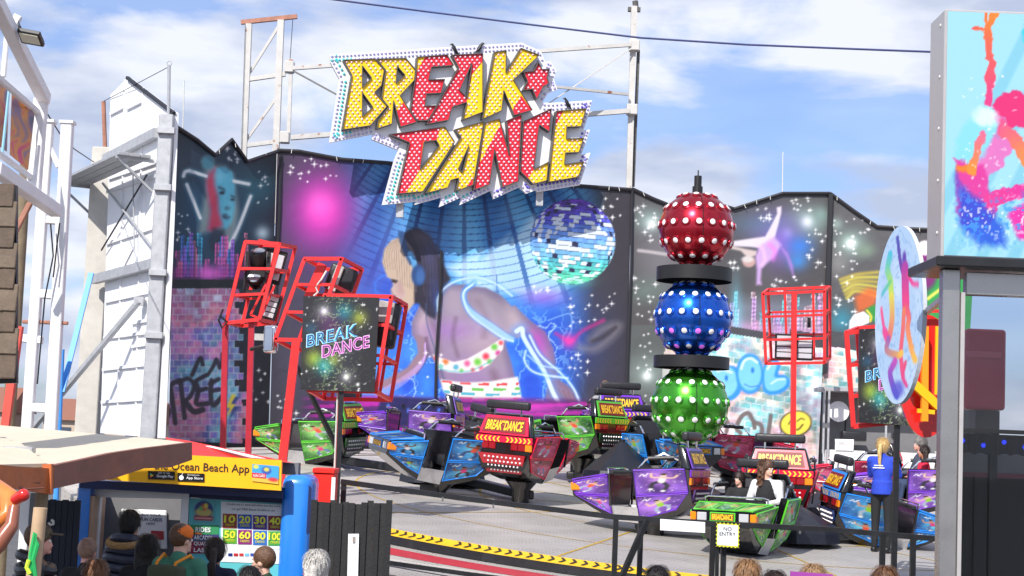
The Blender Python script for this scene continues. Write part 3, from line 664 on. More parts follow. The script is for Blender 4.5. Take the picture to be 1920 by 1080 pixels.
# decks at the bottom
dk = np.clip((PY - 742 - .015 * (PX - 860)) / 10, 0, 1) * np.clip((PX - 560) / 40, 0, 1) * np.clip((1120 - PX) / 20, 0, 1)
A.mix(dk * .92, (70, 26, 86)); A.mix(dk * (np.sin(PY / 2.6 + PX / 60) > .35) * .6, (206, 40, 170)); A.glow(980, 765, 90, (226, 70, 200), .8, 12); A.glow(690, 752, 60, (200, 40, 180), .8, 10)
A.poly([(716, 742), (842, 752), (850, 800), (700, 795)], (28, 34, 84), 3, .9)
for k in range(12): A.ell(728 + k * 9.5, 762 + (k % 3) * 8, 3, 5, ((14, 16, 34) if k % 2 else (70, 110, 210)), 1)
for (n_, x0, x1, y0, y1) in ((16, 535, 640, 295, 345), (7, 1000, 1035, 535, 550), (20, 1065, 1155, 545, 612), (12, 1065, 1105, 658, 705), (10, 1130, 1165, 372, 412), (12, 520, 560, 730, 790), (8, 785, 840, 660, 740)): A.stars(n_, x0, x1, y0, y1, 3, 9)
sheet('mural_print', P, A.linear(), vinyl, bt)
top_pipes(bt, WA, nn, TOPM); back_frame(bt, WA, WB, nn, 6.6, float(P[0, :, 2].min()))
kn = toward_cam(nn, WA)
for px_, y0, y1 in ((822, 470, 745), (1180, 356, 830), (521, 290, 640)):      # laced joints hanging on the sheet
    pa, pb = hit(px_ + 5, y0, WA, nn) + kn * .035, hit(px_ - 6, y1, WA, nn) + kn * .035
    MB().path([pa, pa.lerp(pb, .3) + Vector((.015, 0, 0)), pa.lerp(pb, .7) - Vector((.02, 0, 0)), pb], .035, 6).build('joint_fold', pipe_m, bt)

# ---- right panels: break dancer, skyline, graffiti
PALR = [(236, 232, 238), (214, 236, 244), (120, 200, 206), (240, 214, 200), (236, 190, 200), (216, 204, 236), (246, 240, 210), (170, 214, 230)]
TOPR = [(1184, 354), (1222, 372), (1262, 388), (1310, 372), (1376, 392), (1466, 363), (1556, 363)]
bt = thing('printed_hoarding', 'grey backdrop panel printed with an upside down dancer and blue bubble graffiti', 'hoarding', WB, 'printed hoardings behind the ride')
PX, PY, P, nn = wall_grid(WB, WC, (1186, 1174), (1556, 1534), TOPR, [(1170, 858), (1560, 872)])
A = Art(PX, PY, (84, 82, 84)); r8 = zz(1160, 340, 3.2); r7 = zz(1360, 350, 5.143); g8 = zz(1350, 600, 4.155)
A.C *= (.9 + .2 * vnoise(PX, PY, 60, 4, 3))[..., None]
A.glow(1220, 415, 30, (160, 190, 184), .8, 24); A.glow(1222, 420, 10, (244, 255, 252), 1); A.glow(1240, 480, 50, (130, 126, 132), .7, 50); A.glow(1215, 545, 40, (116, 140, 130), .6, 26)
A.glow(1513, 416, 36, (150, 180, 170), .9, 30); A.glow(1513, 416, 11, (250, 255, 255), 1); A.glow(1540, 402, 14, (140, 172, 164), .7); A.glow(1475, 436, 10, (226, 240, 255), .9)
A.glow(1440, 425, 50, (104, 100, 150), .8, 32); A.glow(1465, 455, 36, (150, 110, 226), .75, 44); A.glow(1500, 462, 24, (60, 130, 226), .85, 20); A.glow(1496, 490, 18, (60, 150, 236), .7, 16); A.glow(1420, 420, 70, (90, 130, 150), .4, 20)
A.poly(r7([(80, 525), (250, 500), (385, 480), (440, 380), (500, 260), (495, 200), (540, 190), (540, 250), (520, 330), (480, 480), (430, 560), (330, 590), (240, 580), (80, 575)]), (222, 214, 226), 2)
A.poly(r7([(60, 570), (190, 600), (300, 620), (300, 660), (220, 690), (150, 620), (60, 600)]), (206, 190, 186), 2); A.poly(r7([(330, 570), (470, 480), (540, 560), (470, 680), (400, 740), (350, 790), (340, 900), (350, 945), (300, 945), (305, 800), (290, 680)]), (206, 170, 226), 3, .95)
A.poly(r7([(520, 560), (600, 640), (650, 760), (660, 880), (630, 800), (590, 680)]), (176, 130, 214), 3, .9); A.ell(*r7([(228, 725)])[0], 12, 10, (196, 160, 156), 2); A.ell(*r7([(215, 700)])[0], 11, 6, (214, 206, 204), 2)
A.line(r7([(300, 560), (360, 600), (380, 700), (350, 760)]), 5, (240, 200, 240), 4, .7); A.line(r7([(430, 560), (480, 620), (460, 700)]), 6, (236, 120, 236), 5, .7)
A.line(r8([(120, 415), (200, 425), (300, 440)]), 6, (200, 194, 196), 2, .8)
sk = np.clip((PY - 545) / 30, 0, 1) * np.clip((632 + .15 * (PX - 1390) - PY) / 6, 0, 1) * np.clip((PX - 1370) / 20, 0, 1)
A.mix(sk * .5, (150, 160, 186)); skyline(A, 1372, 1548, 624, 78, [(120, 214, 236), (236, 170, 210), (190, 150, 226), (240, 190, 200), (120, 180, 236)], np.random.default_rng(5), 26); A.mix(np.exp(-((PY - 612 - .1 * (PX - 1390)) / 12) ** 2) * (PX > 1368) * .6, (214, 160, 206)); A.glow(1380, 590, 12, (130, 220, 246), .6, 60)
yb_ = 627 + .16 * (PX - 1390); A.mix(((PY > yb_ - 12 - (PX > 1480) * 12) & (PY < yb_ + 2) & (PX > 1340)).astype(float), (78, 78, 84))
m = ((PY > yb_ + 2) & (PX > 1250 - (PY - 620) * .1)).astype(float); bricks(A, m, 1250, 604, .16, 21, 11.5, 4.0, PALR, (250, 250, 250)); A.mix(m * np.clip(vnoise(PX, PY, 26, 12, 3) - .52, 0, 1) * 2.2, (150, 120, 150))
A.mix(((PX < 1250 - (PY - 620) * .1) & (PY > 610)).astype(float) * .2, (110, 140, 130)); A.glow(1215, 700, 40, (140, 160, 154), .8, 34); A.glow(1213, 705, 9, (240, 250, 246), 1)
for pts in ([(40, 350), (130, 370), (170, 480), (150, 580), (60, 630), (-60, 560), (-60, 420)], ): A.poly(spline(g8(pts) + g8(pts)[:1]), (58, 150, 236), 2); 
A.ell(*g8([(30, 480)])[0], 26, 30, (130, 206, 246), 2); A.ell(*g8([(50, 452)])[0], 3, 5, (40, 120, 210)); A.line(g8([(-20, 400), (30, 390), (90, 410)]), 4, (226, 244, 255), 1.5, .9)
A.ell(*g8([(232, 420)])[0], 26, 38, (52, 146, 240), 2); A.ell(*g8([(232, 418)])[0], 21.5, 32, (124, 204, 248), 2); A.line(g8([(165, 380), (190, 320), (240, 300), (290, 330)]), 4, (232, 246, 255), 1.5, .9); A.ell(*g8([(254, 392)])[0], 3, 5, (40, 120, 210)); A.line(g8([(190, 500), (240, 520), (300, 512)]), 2, (60, 110, 190), 1, .8)
L_ = g8([(345, 330), (400, 300), (470, 335), (455, 420), (500, 428), (545, 470), (530, 530), (460, 575), (380, 580), (335, 540), (328, 430)]); A.poly(spline(L_ + L_[:1]), (52, 146, 240), 2); L2 = g8([(362, 345), (410, 325), (445, 345), (425, 440), (500, 450), (520, 480), (500, 520), (440, 550), (380, 550), (350, 510), (345, 420)]); A.poly(spline(L2 + L2[:1]), (124, 204, 248), 2); A.line(g8([(372, 380), (395, 345), (425, 345)]), 4, (232, 246, 255), 1.5, .9); A.line(g8([(400, 495), (450, 465), (505, 462)]), 3.5, (226, 244, 255), 1.5, .8)
for pts in ([(20, 760), (60, 800), (50, 870)], [(160, 880), (128, 840), (170, 750), (225, 728), (262, 790), (318, 820), (325, 880), (280, 920)], [(262, 800), (270, 840)], [(396, 745), (380, 860), (362, 980)]): A.line(g8(pts), 8, (116, 104, 104), 1.2, .95)
A.ell(*g8([(590, 808)])[0], 31, 24.5, (82, 70, 50), 1.5, 1, -.25); A.ell(*g8([(590, 806)])[0], 28, 22, (240, 224, 84), 1.5, 1, -.25); A.line(g8([(535, 812), (552, 785), (578, 790)]), 2.4, (110, 96, 40)); A.line(g8([(600, 790), (630, 768), (655, 775)]), 2.4, (110, 96, 40)); A.line(g8([(560, 850), (610, 852), (645, 815)]), 3, (110, 96, 40))
for x_, y_, l_ in ((475, 880, 40), (530, 920, 50), (650, 910, 50), (570, 930, 30)): A.line(g8([(x_, y_ - 20), (x_ + 3, y_ + l_)]), 2, (82, 70, 60), .8, .8)
A.mix(((PX > 1528) & (PY > 655) & (np.abs(PX - 1538 + (PY - 655) * .03) < 3)).astype(float) * .5, (180, 190, 200))
for (n_, x0, x1, y0, y1) in ((18, 1188, 1232, 375, 460), (16, 1180, 1230, 520, 600), (12, 1195, 1220, 625, 700), (8, 1418, 1445, 390, 420), (12, 1484, 1520, 370, 395), (20, 1510, 1552, 430, 540), (14, 1440, 1510, 515, 550), (8, 1185, 1215, 740, 800), (7, 1365, 1385, 480, 510)): A.stars(n_, x0, x1, y0, y1, 3, 9)
sheet('mural_print', P, A.linear(), vinyl, bt)
top_pipes(bt, WB, nn, TOPR); back_frame(bt, WB, WC, nn, 6.4, float(P[0, :, 2].min()))
kn = toward_cam(nn, WB); pa, pb = hit(1556, 365, WB, nn) + kn * .05, hit(1545, 700, WB, nn) + kn * .05; MB().beam(pa, pb, .1).build('joint_post', pipe_m, bt)
TOPE = [(1557, 363), (1600, 395), (1644, 425), (1700, 429), (1830, 434)]
bt = thing('printed_hoarding', 'grey backdrop panel printed with a white gloved hand, half hidden by the oval sign', 'hoarding', WC, 'printed hoardings behind the ride')
PX, PY, P, nn = wall_grid(WC, WD, (1558, 1540), (1830, 1812), TOPE, [(1530, 735), (1830, 742)])
A = Art(PX, PY, (80, 79, 82)); A.C *= (.88 + .24 * vnoise(PX, PY, 50, 6, 3))[..., None]
A.glow(1595, 456, 30, (140, 170, 160), .9, 26); A.glow(1595, 457, 10, (250, 255, 255), 1); A.glow(1568, 420, 12, (150, 178, 170), .7); A.glow(1572, 495, 22, (140, 140, 140), .7, 24); A.glow(1625, 470, 16, (130, 160, 130), .6, 12); A.glow(1578, 600, 24, (40, 150, 180), .7, 26)
for k in range(6): A.line(r8([(1330 + k * 8, 590 + k * 22), (1420, 560 + k * 20), (1500, 550 + k * 25), (1560, 545 + k * 30)]), 5, ((240, 224, 70) if k % 2 else (214, 190, 60)), 3, .8)
A.poly(r8([(1415, 690), (1500, 640), (1560, 660), (1540, 760), (1430, 790)]), (226, 100, 40), 6, .8); A.poly(r8([(1480, 770), (1530, 740), (1590, 780), (1560, 850), (1500, 830)]), (40, 140, 60), 3); A.line(r8([(1490, 775), (1515, 810), (1510, 840)]), 4, (220, 200, 60))
A.poly(r8([(1385, 840), (1410, 800), (1470, 780), (1505, 810), (1500, 850), (1450, 870), (1440, 900), (1425, 890), (1400, 930), (1382, 890)]), (246, 240, 240), 1.5); A.line(r8([(1405, 850), (1440, 830)]), 2, (190, 180, 186)); A.line(r8([(1412, 880), (1445, 860)]), 2, (190, 180, 186))
A.poly([(1745, 480), (1850, 470), (1850, 640), (1730, 640)], (40, 150, 70), 6); A.line([(1740, 560), (1775, 530), (1790, 490)], 6, (220, 220, 90), 2); A.ell(1738, 505, 20, 36, (120, 30, 110), 4); A.ell(1735, 465, 16, 14, (240, 232, 236), 2)
yb_ = 642 + .16 * (PX - 1540); A.mix(((PY > yb_ - 25) & (PY < yb_ + 5)).astype(float), (70, 70, 76)); m = (PY > yb_ + 5).astype(float); bricks(A, m, 1530, 660, .16, 21, 11.5, 7.0, PALR, (250, 250, 250))
A.stars(34, 1560, 1630, 400, 530, 2.5, 8); A.stars(16, 1560, 1610, 530, 610, 3, 9)
sheet('mural_print', P, A.linear(), vinyl, bt); top_pipes(bt, WC, nn, TOPE)
back_frame(bt, WC, WD, nn, 5.4, float(P[0, :, 2].min()))
# ================================================================ big BREAK DANCE sign
SL = corner(620, 540, 36.9); SR_ = corner(1110, 540, 38.5); SN = (SR_ - SL).cross(Vector((0, 0, 1))).normalized(); SN = toward_cam(SN, SL)
def sp(q, off=0.0): return hit(q[0], q[1], SL, SN) + SN * off
s1, s2, s3, s4 = zz(610, 70, 6), zz(850, 70, 6), zz(690, 220, 6), zz(860, 200, 6)
white_p = mat('sign_white_paint', (236, 236, 238), 0.45, noise=0.05, nscale=3)
letter_side = mat('letter_side_grey', (86, 84, 82), 0.5, noise=0.3, nscale=12)
yel = mat('sign_yellow', (250, 204, 20), 0.4, noise=0.06, nscale=4); redp = mat('sign_red', (226, 34, 56), 0.4, noise=0.06, nscale=4)
bulb_pink = mat('bulb_pink_white', (250, 214, 226), 0.25); bulb_lil = mat('bulb_lilac', (196, 190, 232), 0.25); bulb_teal = mat('bulb_teal', (84, 206, 208), 0.25); bulb_vio = mat('bulb_violet', (110, 96, 200), 0.25)
board = [(618, 102), (978, 80), (1014, 96), (1022, 116), (1032, 115), (1043, 132), (1038, 148), (1045, 168), (1028, 174), (1017, 192), (1032, 193), (1110, 188), (1101, 224), (1094, 244), (1106, 243), (1097, 272), (1090, 290), (1107, 286), (1087, 347), (1007, 360), (1006, 356), (987, 363), (974, 351), (926, 373), (921, 357), (863, 384), (865, 370), (824, 388), (828, 370), (777, 384), (780, 378), (717, 384), (738, 306), (747, 281), (697, 261), (700, 251), (618, 267), (637, 148), (620, 117)]
sg = thing('marquee_sign', 'huge white marquee sign spelling BREAK DANCE in bulb studded yellow and red letters', 'sign', sp((860, 380)))
b = MB(); b.prism([sp(q, 0) for q in board], -SN * 0.1); b.build('board', white_p, sg, tri=True)
dg_a = Art(np.zeros((1, 1)), np.zeros((1, 1)))
def inside_d(poly, xs, ys):
    a = Art(np.asarray(xs, float), np.asarray(ys, float)); return a.sd(poly)
DOME = [(1.0, 0.0), (0.8, 0.62), (0.28, 0.98)]
def dome(mb, c, n, r):
    u = n.cross(Vector((0, 0, 1))).normalized(); w = u.cross(n); vs = []
    for rr, h in DOME:
        for k in range(6):
            t = math.pi * k / 3; vs.append(c + (u * math.cos(t) + w * math.sin(t)) * rr * r + n * h * r)
    fs = [(i * 6 + k, i * 6 + (k + 1) % 6, (i + 1) * 6 + (k + 1) % 6, (i + 1) * 6 + k) for i in range(2) for k in range(6)] + [tuple(range(12, 18))]
    mb.add(vs, fs)
LET = [('letter_B', yel, s1([(190, 272), (540, 258), (648, 375), (618, 550), (540, 630), (680, 785), (490, 1005), (178, 1052), (285, 440)]), [s1([(402, 335), (505, 470), (402, 580)]), s1([(402, 635), (520, 800), (402, 905)])], None),
       ('letter_R', yel, s1([(560, 262), (890, 252), (997, 378), (985, 495), (825, 668), (1012, 965), (828, 1020), (752, 725), (735, 985), (565, 1042), (575, 955), (696, 795), (616, 695), (662, 380)]), [s1([(793, 340), (880, 440), (780, 535)])], s1([(862, 742), (1008, 964), (830, 1018), (792, 835)])),
       ('letter_E', redp, s1([(1015, 240), (1350, 212), (1425, 330), (1178, 348), (1145, 492), (1325, 487), (1285, 640), (1122, 648), (1105, 787), (1232, 782), (1140, 948), (1018, 950), (940, 845), (1000, 440)]), [], s1([(1018, 242), (1110, 234), (1030, 370), (1006, 380)])),
       ('letter_A', redp, [(844, 106), (902, 103), (902, 212), (864, 227), (872, 194), (845, 203), (838, 227), (797, 235), (857, 129)], [s2([(190, 305), (52, 612), (136, 690)])], s2([(308, 295), (308, 852), (92, 940), (135, 740), (190, 440)])),
       ('letter_K', yel, s2([(442, 185), (575, 163), (572, 415), (740, 138), (945, 215), (655, 495), (865, 830), (665, 890), (548, 610), (525, 835), (305, 935)]), [], s2([(745, 665), (860, 828), (668, 886), (652, 822)])),
       ('star', redp, s2([(935, 295), (975, 375), (1060, 375), (1032, 470), (1052, 530), (990, 565), (915, 710), (868, 595), (765, 610), (815, 510), (768, 405), (885, 395)]), [], None),
       ('letter_D', yel, s3([(230, 205), (845, 118), (955, 290), (600, 845), (315, 870), (450, 295)]), [s3([(615, 290), (750, 270), (785, 330), (572, 598)])], s3([(240, 206), (800, 126), (756, 264), (608, 284), (566, 606), (412, 856), (320, 866), (452, 295)])),
       ('letter_A', yel, s3([(960, 150), (1285, 58), (1165, 770), (972, 838), (1002, 692), (915, 715), (880, 800), (628, 865), (1030, 235)]), [s3([(1116, 332), (998, 588), (1042, 632)])], s3([(1172, 660), (1160, 765), (1100, 790)])),
       ('letter_N', redp, s4([(275, 195), (440, 150), (548, 560), (520, 172), (688, 100), (650, 850), (472, 915), (385, 495), (328, 885), (150, 945)]), [], s4([(280, 197), (436, 154), (450, 215), (222, 640)])),
       ('letter_C', redp, s4([(705, 180), (1020, 35), (1000, 295), (885, 215), (825, 720), (990, 632), (970, 840), (815, 880), (670, 735)]), [], s4([(826, 722), (985, 637), (966, 836), (816, 876), (768, 806)])),
       ('letter_E', yel, s4([(1075, 65), (1410, 35), (1355, 235), (1195, 240), (1190, 375), (1385, 365), (1330, 525), (1180, 530), (1170, 660), (1385, 630), (1325, 800), (985, 858)]), [], s4([(1080, 68), (1158, 61), (1078, 215), (1068, 200)]))]
def fill_poly(mb, loops, off):
    """triangulated face with holes on the sign plane"""
    bm = bmesh.new()
    for lp in loops:
        vs = [bm.verts.new(sp(q, off)) for q in lp]
        for i in range(len(vs)): bm.edges.new((vs[i], vs[(i + 1) % len(vs)]))
    bmesh.ops.triangle_fill(bm, use_beauty=True, use_dissolve=False, edges=bm.edges)
    bm.verts.index_update(); mb.add([v.co.copy() for v in bm.verts], [tuple(v.index for v in f.verts) for f in bm.faces]); bm.free()
PROUD, REC = 0.17, 0.125
for nm, m_, outl, holes, ov in LET:
    fc = MB(); fill_poly(fc, [outl] + holes, REC); L_o = fc.build(nm, m_, sg)
    wl = MB()
    for lp in [outl] + holes:
        for i in range(len(lp)):
            p, q = sp(lp[i]), sp(lp[(i + 1) % len(lp)]); wl.beam(p + SN * PROUD / 2, q + SN * PROUD / 2, 0.016, PROUD, up=SN)
    wl.build('side_wall', letter_side, L_o)
    if ov:
        om = MB(); fill_poly(om, [ov], REC + 0.004); om.build('colour_flash', redp if m_ is yel else yel, L_o)
    xs = [q[0] for q in outl]; ys = [q[1] for q in outl]; GX, GY = [], []; st = 7.4; r_ = 0
    y = min(ys)
    while y < max(ys):
        x = min(xs) - 5 + (r_ % 2) * st * .62; r_ += 1
        while x < max(xs): GX.append(x + .25 * (y - min(ys)) * -.3); GY.append(y); x += st * 1.24
        y += st * .80
    keep = inside_d(outl, GX, GY) < -3.0
    for h in holes: keep &= inside_d(h, GX, GY) > 3.0
    bu = MB()
    for x, y, k in zip(GX, GY, keep):
        if k: dome(bu, sp((x, y), REC + 0.004), SN, 0.027)
    bu.build('bulbs', bulb_pink, L_o, kind='stuff')
for off, mm_, nm in ((4.0, bulb_lil, 0), (11.5, bulb_lil, 1)):
    bu = [MB(), MB(), MB()]
    for i in range(len(board)):
        a, c = Vector(board[i] + (0,)), Vector(board[(i + 1) % len(board)] + (0,)); dv = c - a; L = dv.length
        if L < 9: continue
        dv /= L; nr = Vector((-dv.y, dv.x, 0)); k = max(1, int(L / 7.2))
        for j in range(k):
            q = a + dv * ((j + .5) * L / k) + nr * off
            if inside_d(board, [q.x], [q.y])[0] < -2.5 and min(inside_d(l[2], [q.x], [q.y])[0] for l in LET) > 1.0:
                w = 1 if (off > 8 and (q.x < 660 or (q.y > 300 and q.x < 880))) else (2 if (q.y > 300 or q.x > 1085) and off > 8 else 0)
                dome(bu[w], sp((q.x, q.y), 0.002), SN, 0.034)
    for w, m3 in enumerate((bulb_lil, bulb_teal, bulb_vio)):
        if bu[w].v: bu[w].build('border_bulbs', m3, sg, kind='stuff')
for px_, py_ in ((754, 372), (1017, 350)):
    MB().beam(sp((px_, py_), -.2), sp((px_ - 1, py_ + 34), -.2), .16).build('mounting_peg', mat('galvanised', (176, 178, 182), .5, .3, noise=.18, nscale=6), sg)
galv = MATS['galvanised']; grey_steel = mat('cream_steel', (196, 194, 190), .5, noise=.12, nscale=4, rust=((150, 96, 70), 5, .66)); rusty = mat('rusty_steel', (172, 120, 100), .7, noise=.3, nscale=6)
# ---- sign gantry
def pbeam(mb, a, c, w, Y0, Y1=None, dp=None):
    Y1 = Y0 if Y1 is None else Y1; p, q = at(a[0], a[1], Y0), at(c[0], c[1], Y1); wm = w * (Y0 + Y1) / 2 / FPX; mb.beam(p, q, wm, dp or wm, up=(0, 1, 0) if abs((q - p).normalized().y) < .9 else (0, 0, 1)); return mb
gt = thing('lattice_tower', 'cream steel lattice tower with rusty top bar behind the hoarding, holding the sign', 'tower', Vector((at(490, 400, 38.8).x, 38.8, 0)))
for a, c, w in (((467, 45), (452, 420), 11), ((527, 38), (512, 420), 12)): pbeam(MB(), a, c, w, 38.8).build('tower_leg', grey_steel, gt)
pbeam(MB(), (452, 42), (557, 31), 8, 38.8).build('top_bar', rusty, gt)
for a, c, w in (((465, 149), (535, 139), 8), ((459, 273), (530, 264), 8)): pbeam(MB(), a, c, w, 38.8).build('cross_bar', grey_steel, gt)
for a, c in (((467, 138), (522, 50)), ((461, 264), (519, 182))): pbeam(MB(), a, c, 5, 38.85).build('diagonal_brace', grey_steel, gt)
pbeam(MB(), (545, 138), (541, 252), 7, 38.7).build('side_post', grey_steel, gt)
for x, y in ((543, 126), (534, 258)): MB().box(at(x, y, 38.7), (.22, .2, .27)).build('pulley_block', grey_steel, gt, bevel=.02)
MB().tube(at(549, 37, 38.7), at(544, 110, 38.7), .008, n=5).build('hoist_rope', pipe_m, gt); MB().tube(at(460, 47, 38.7), at(452, 300, 38.7), .006, n=5).build('hoist_rope', pipe_m, gt)
MB().tube(at(546, 112, 38.7), at(544, 120, 38.7), .05, n=8).build('hook', rusty, gt)
ms = thing('steel_mast', 'tall grey steel mast behind the hoarding to the side of the sign', 'mast', Vector((at(1185, 400, 40.2).x, 40.2, 0)))
pbeam(MB(), (1189, 12), (1176, 460), 11, 40.2).build('mast_post', grey_steel, ms); pbeam(MB(), (1197, 95), (1187, 350), 6, 40.3).build('mast_flange', letter_side, ms)
for x, y in ((1189, 86), (1185, 206)): MB().box(at(x, y, 40.1), (.26, .22, .26)).build('clamp_block', grey_steel, ms, bevel=.02)
MB().box(at(1189, 18, 40.2), (.3, .12, .1)).build('pulley_head', letter_side, ms); MB().tube(at(1192, 14, 40.2), at(1191, 2, 40.2), .07, n=8).build('pulley_wheel', letter_side, ms)
bm_o = thing('sign_girder', 'upper cream steel beam running behind the sign from tower to mast', 'beam', at(548, 128, 38.7), 'beams behind the sign'); pbeam(MB(), (548, 128), (1182, 84), 7, 38.6, 40.0).build('beam', grey_steel, bm_o)
bm_o = thing('sign_girder', 'lower cream steel beam running behind the sign from tower to mast', 'beam', at(545, 258, 38.7), 'beams behind the sign'); pbeam(MB(), (545, 258), (1180, 208), 9, 38.6, 40.0).build('beam', grey_steel, bm_o)
for nm, lb, a, c, Y0, Y1, w in (('brace_rod', 'dark diagonal brace rod between tower and sign board', (552, 134), (700, 215), 38.6, 38.0, 3), ('brace_rod', 'grey brace bar from star side of sign to mast', (1036, 162), (1178, 177), 38.8, 40.0, 5), ('brace_rod', 'pale diagonal stay rope from sign up to mast', (1030, 193), (1182, 92), 38.8, 40.0, 2.2)):
    mb = MB(); pbeam(mb, a, c, w, Y0, Y1); tag(mb.build(nm, grey_steel if 'dark' not in lb else letter_side), lb, 'rod')
def wire(lb, pts, r, m=None, name='overhead_cable'):
    return tag(MB().path([at(x, y, Y) for x, y, Y in pts], r, 5).build(name, m or pipe_m), lb, 'cable')
wire('dark overhead cable sagging across the sky above the sign', [(600, -4, 30), (800, 22, 30), (1000, 47, 29), (1200, 71, 28), (1400, 84, 27), (1600, 92, 26), (1760, 98, 25)], .018, mat('cable_blue_grey', (58, 66, 110), .6))
for i_, (x_, y_) in enumerate(((756, 13), (905, 33), (1042, 51), (1122, 63), (1290, 77), (1450, 86), (1660, 95))): pass
wire('thin radio whip aerial above the dancer hoarding', [(1467, 362, 40), (1468, 285, 40)], .012, lace_m, 'aerial')
wire('thin aerial standing behind the white panel wall', [(343, 245, 39), (345, 150, 39)], .014, lace_m, 'aerial')
# ---- starlings perched on the sign
bird_m = mat('bird_black', (28, 27, 30), .5)
def bird(px, py, lb, flip=1, lean=.5):
    p = sp((px, py), .05); t = thing('bird', lb, 'bird', p, 'birds on the sign')
    ax = SR_ - SL; ax.normalize(); mb = MB(); rot = Matrix((ax * flip, SN, Vector((0, 0, 1)))).transposed()
    def L(x, z, y=0): return p + ax * flip * x + Vector((0, 0, z)) + SN * y
    mb.path([L(-.10, .0), L(-.05, .05), L(0, .11), L(.03, .17), L(.05, .21), L(.075, .235), L(.10, .23), L(.13, .222)], [.008, .02, .045, .042, .026, .03, .018, .003], 8)
    mb.build('body', bird_m, t, smooth=True)
    for s in (-1, 1): MB().tube(L(0.0, .08, .012 * s), L(.01, -.005, .012 * s), .005, n=5).build('leg', bird_m, t)
    for s in (-1, 1): MB().path([L(.02, .15, .035 * s), L(-.03, .08, .042 * s), L(-.08, .02, .02 * s)], [.012, .02, .004], 6).build('wing', bird_m, t, smooth=True)
bird(852, 104, 'dark bird leaning on the sign top edge above letter A', -1); bird(897, 101, 'dark bird perched upright on the sign between A and K'); bird(1063, 205, 'dark bird perched on top of the last letter E', -1)
# ================================================================ structures on the left
white_steel = mat('white_painted_steel', (232, 231, 232), .45, noise=.08, nscale=3, rust=((170, 120, 90), 3.2, .70))
white_panel = mat('white_panel_paint', (240, 240, 242), .5, noise=.05, nscale=2)
rib_m = mat('panel_rib_white', (226, 226, 230), .5)
concrete = mat('pale_concrete', (196, 192, 184), .85, noise=.15, nscale=3, bump=.2)
# ---- white panelled back wall with galvanised post and catwalk
W0 = corner(303, 540, 34.9); W1 = corner(188, 540, 38.4); WN = toward_cam((W1 - W0).cross(Vector((0, 0, 1))).normalized(), W0)
wp_ = thing('panelled_hoarding', 'tall white ribbed panel wall with galvanised corner post and catwalk', 'wall', W0)
def wh(px, py, off=0.0): return hit(px, py, W0, WN) + WN * off
outl = [(303, 822), (188, 812), (204, 330), (207, 178), (240, 145), (328, 212), (320, 420)]
MB().prism([wh(*q) for q in outl], -WN * .08).build('sheet', white_panel, wp_, tri=True)
for x0, y0, x1, y1 in ((209, 214, 236, 200), (240, 204, 268, 190), (206, 335, 300, 303), (203, 360, 300, 328), (202, 457, 297, 425), (200, 566, 295, 545), (197, 634, 293, 622), (250, 606, 294, 598), (250, 650, 293, 643), (195, 693, 292, 682), (193, 754, 290, 747)):
    mb = MB(); mb.beam(wh(x0, y0, .02), wh(x1, y1, .02), .07, .06, up=WN); mb.build('rib', rib_m, wp_)
for a, c in (((236, 150), (222, 815)), ((270, 165), (256, 818))):
    mb = MB(); mb.beam(wh(*a, .015), wh(*c, .015), .05, .05, up=WN); mb.build('rib', rib_m, wp_)
MB().beam(wh(241, 146, .03), wh(329, 213, .03), .07).build('top_edge', pipe_m, wp_)
pst = MB(); p0 = at(314, 216, 34.7); p1 = at(290, 826, 34.7); p1.x = p0.x; p1.z = 0.0; pst.beam(Vector((p0.x, 34.7, 0)), p0, .30, .26); pst.build('corner_post', galv, wp_, bevel=.02)
for y_ in (245, 352, 512, 630): 
    q = at(319, y_, 34.52); MB().box((p0.x + .03, 34.53, q.z), (.36, .12, .13)).build('post_bracket', galv, wp_, bevel=.01)
MB().tube(at(316, 216, 34.8), at(317, 122, 34.8), .035, n=8).build('tip_pole', galv, wp_); MB().path([at(317, 124, 34.8) + Vector((.05 * math.cos(t), 0, .06 + .05 * math.sin(t))) for t in np.linspace(0, 6.28, 12)], .012, 5).build('eye_ring', galv, wp_)
def wb(a, c, off0, off1, w, h, nm, m): mb = MB(); mb.beam(wh(*a, off0), wh(*c, off1), w, h); return mb.build(nm, m, wp_)
wb((302, 494), (186, 525), .12, .12, .14, .2, 'wall_beam', galv); wb((302, 250), (205, 300), .1, .1, .14, .2, 'wall_beam', galv)
# catwalk: three boards carried on brackets
ca0, ca1 = wh(302, 292, .1), wh(180, 345, .1)
for k in range(3):
    o_ = .22 + k * .24; a_, c_2 = ca0 + WN * o_ + Vector((0, 0, -.05)), ca1 + WN * o_ + Vector((0, 0, -.05)); mb = MB(); mb.beam(a_, c_2, .225, .07); mb.build('catwalk_board', galv, wp_, bevel=.008)
for t in (.03, .97):
    q = ca0.lerp(ca1, t); mb = MB(); mb.beam(q + Vector((0, 0, -.11)), q + WN * .82 + Vector((0, 0, -.11)), .07); mb.beam(q + Vector((0, 0, -.75)), q + WN * .78 + Vector((0, 0, -.13)), .05); mb.build('catwalk_bracket', galv, wp_)
for a, c, w, m_ in (((288, 330), (200, 470), .022, pipe_m), ((205, 345), (300, 470), .03, galv), ((262, 470), (244, 500), .02, galv), ((262, 330), (262, 470), .016, galv)):
    MB().tube(wh(*a, .15), wh(*c, .12), w, n=6).build('tie_rod', m_, wp_)
mb = MB(); mb.beam(wh(278, 566, .2), wh(163, 815, 1.3), .11, .09); mb.build('diagonal_prop', galv, wp_); MB().box(wh(275, 566, .16), (.2, .2, .18)).build('prop_bracket', galv, wp_)
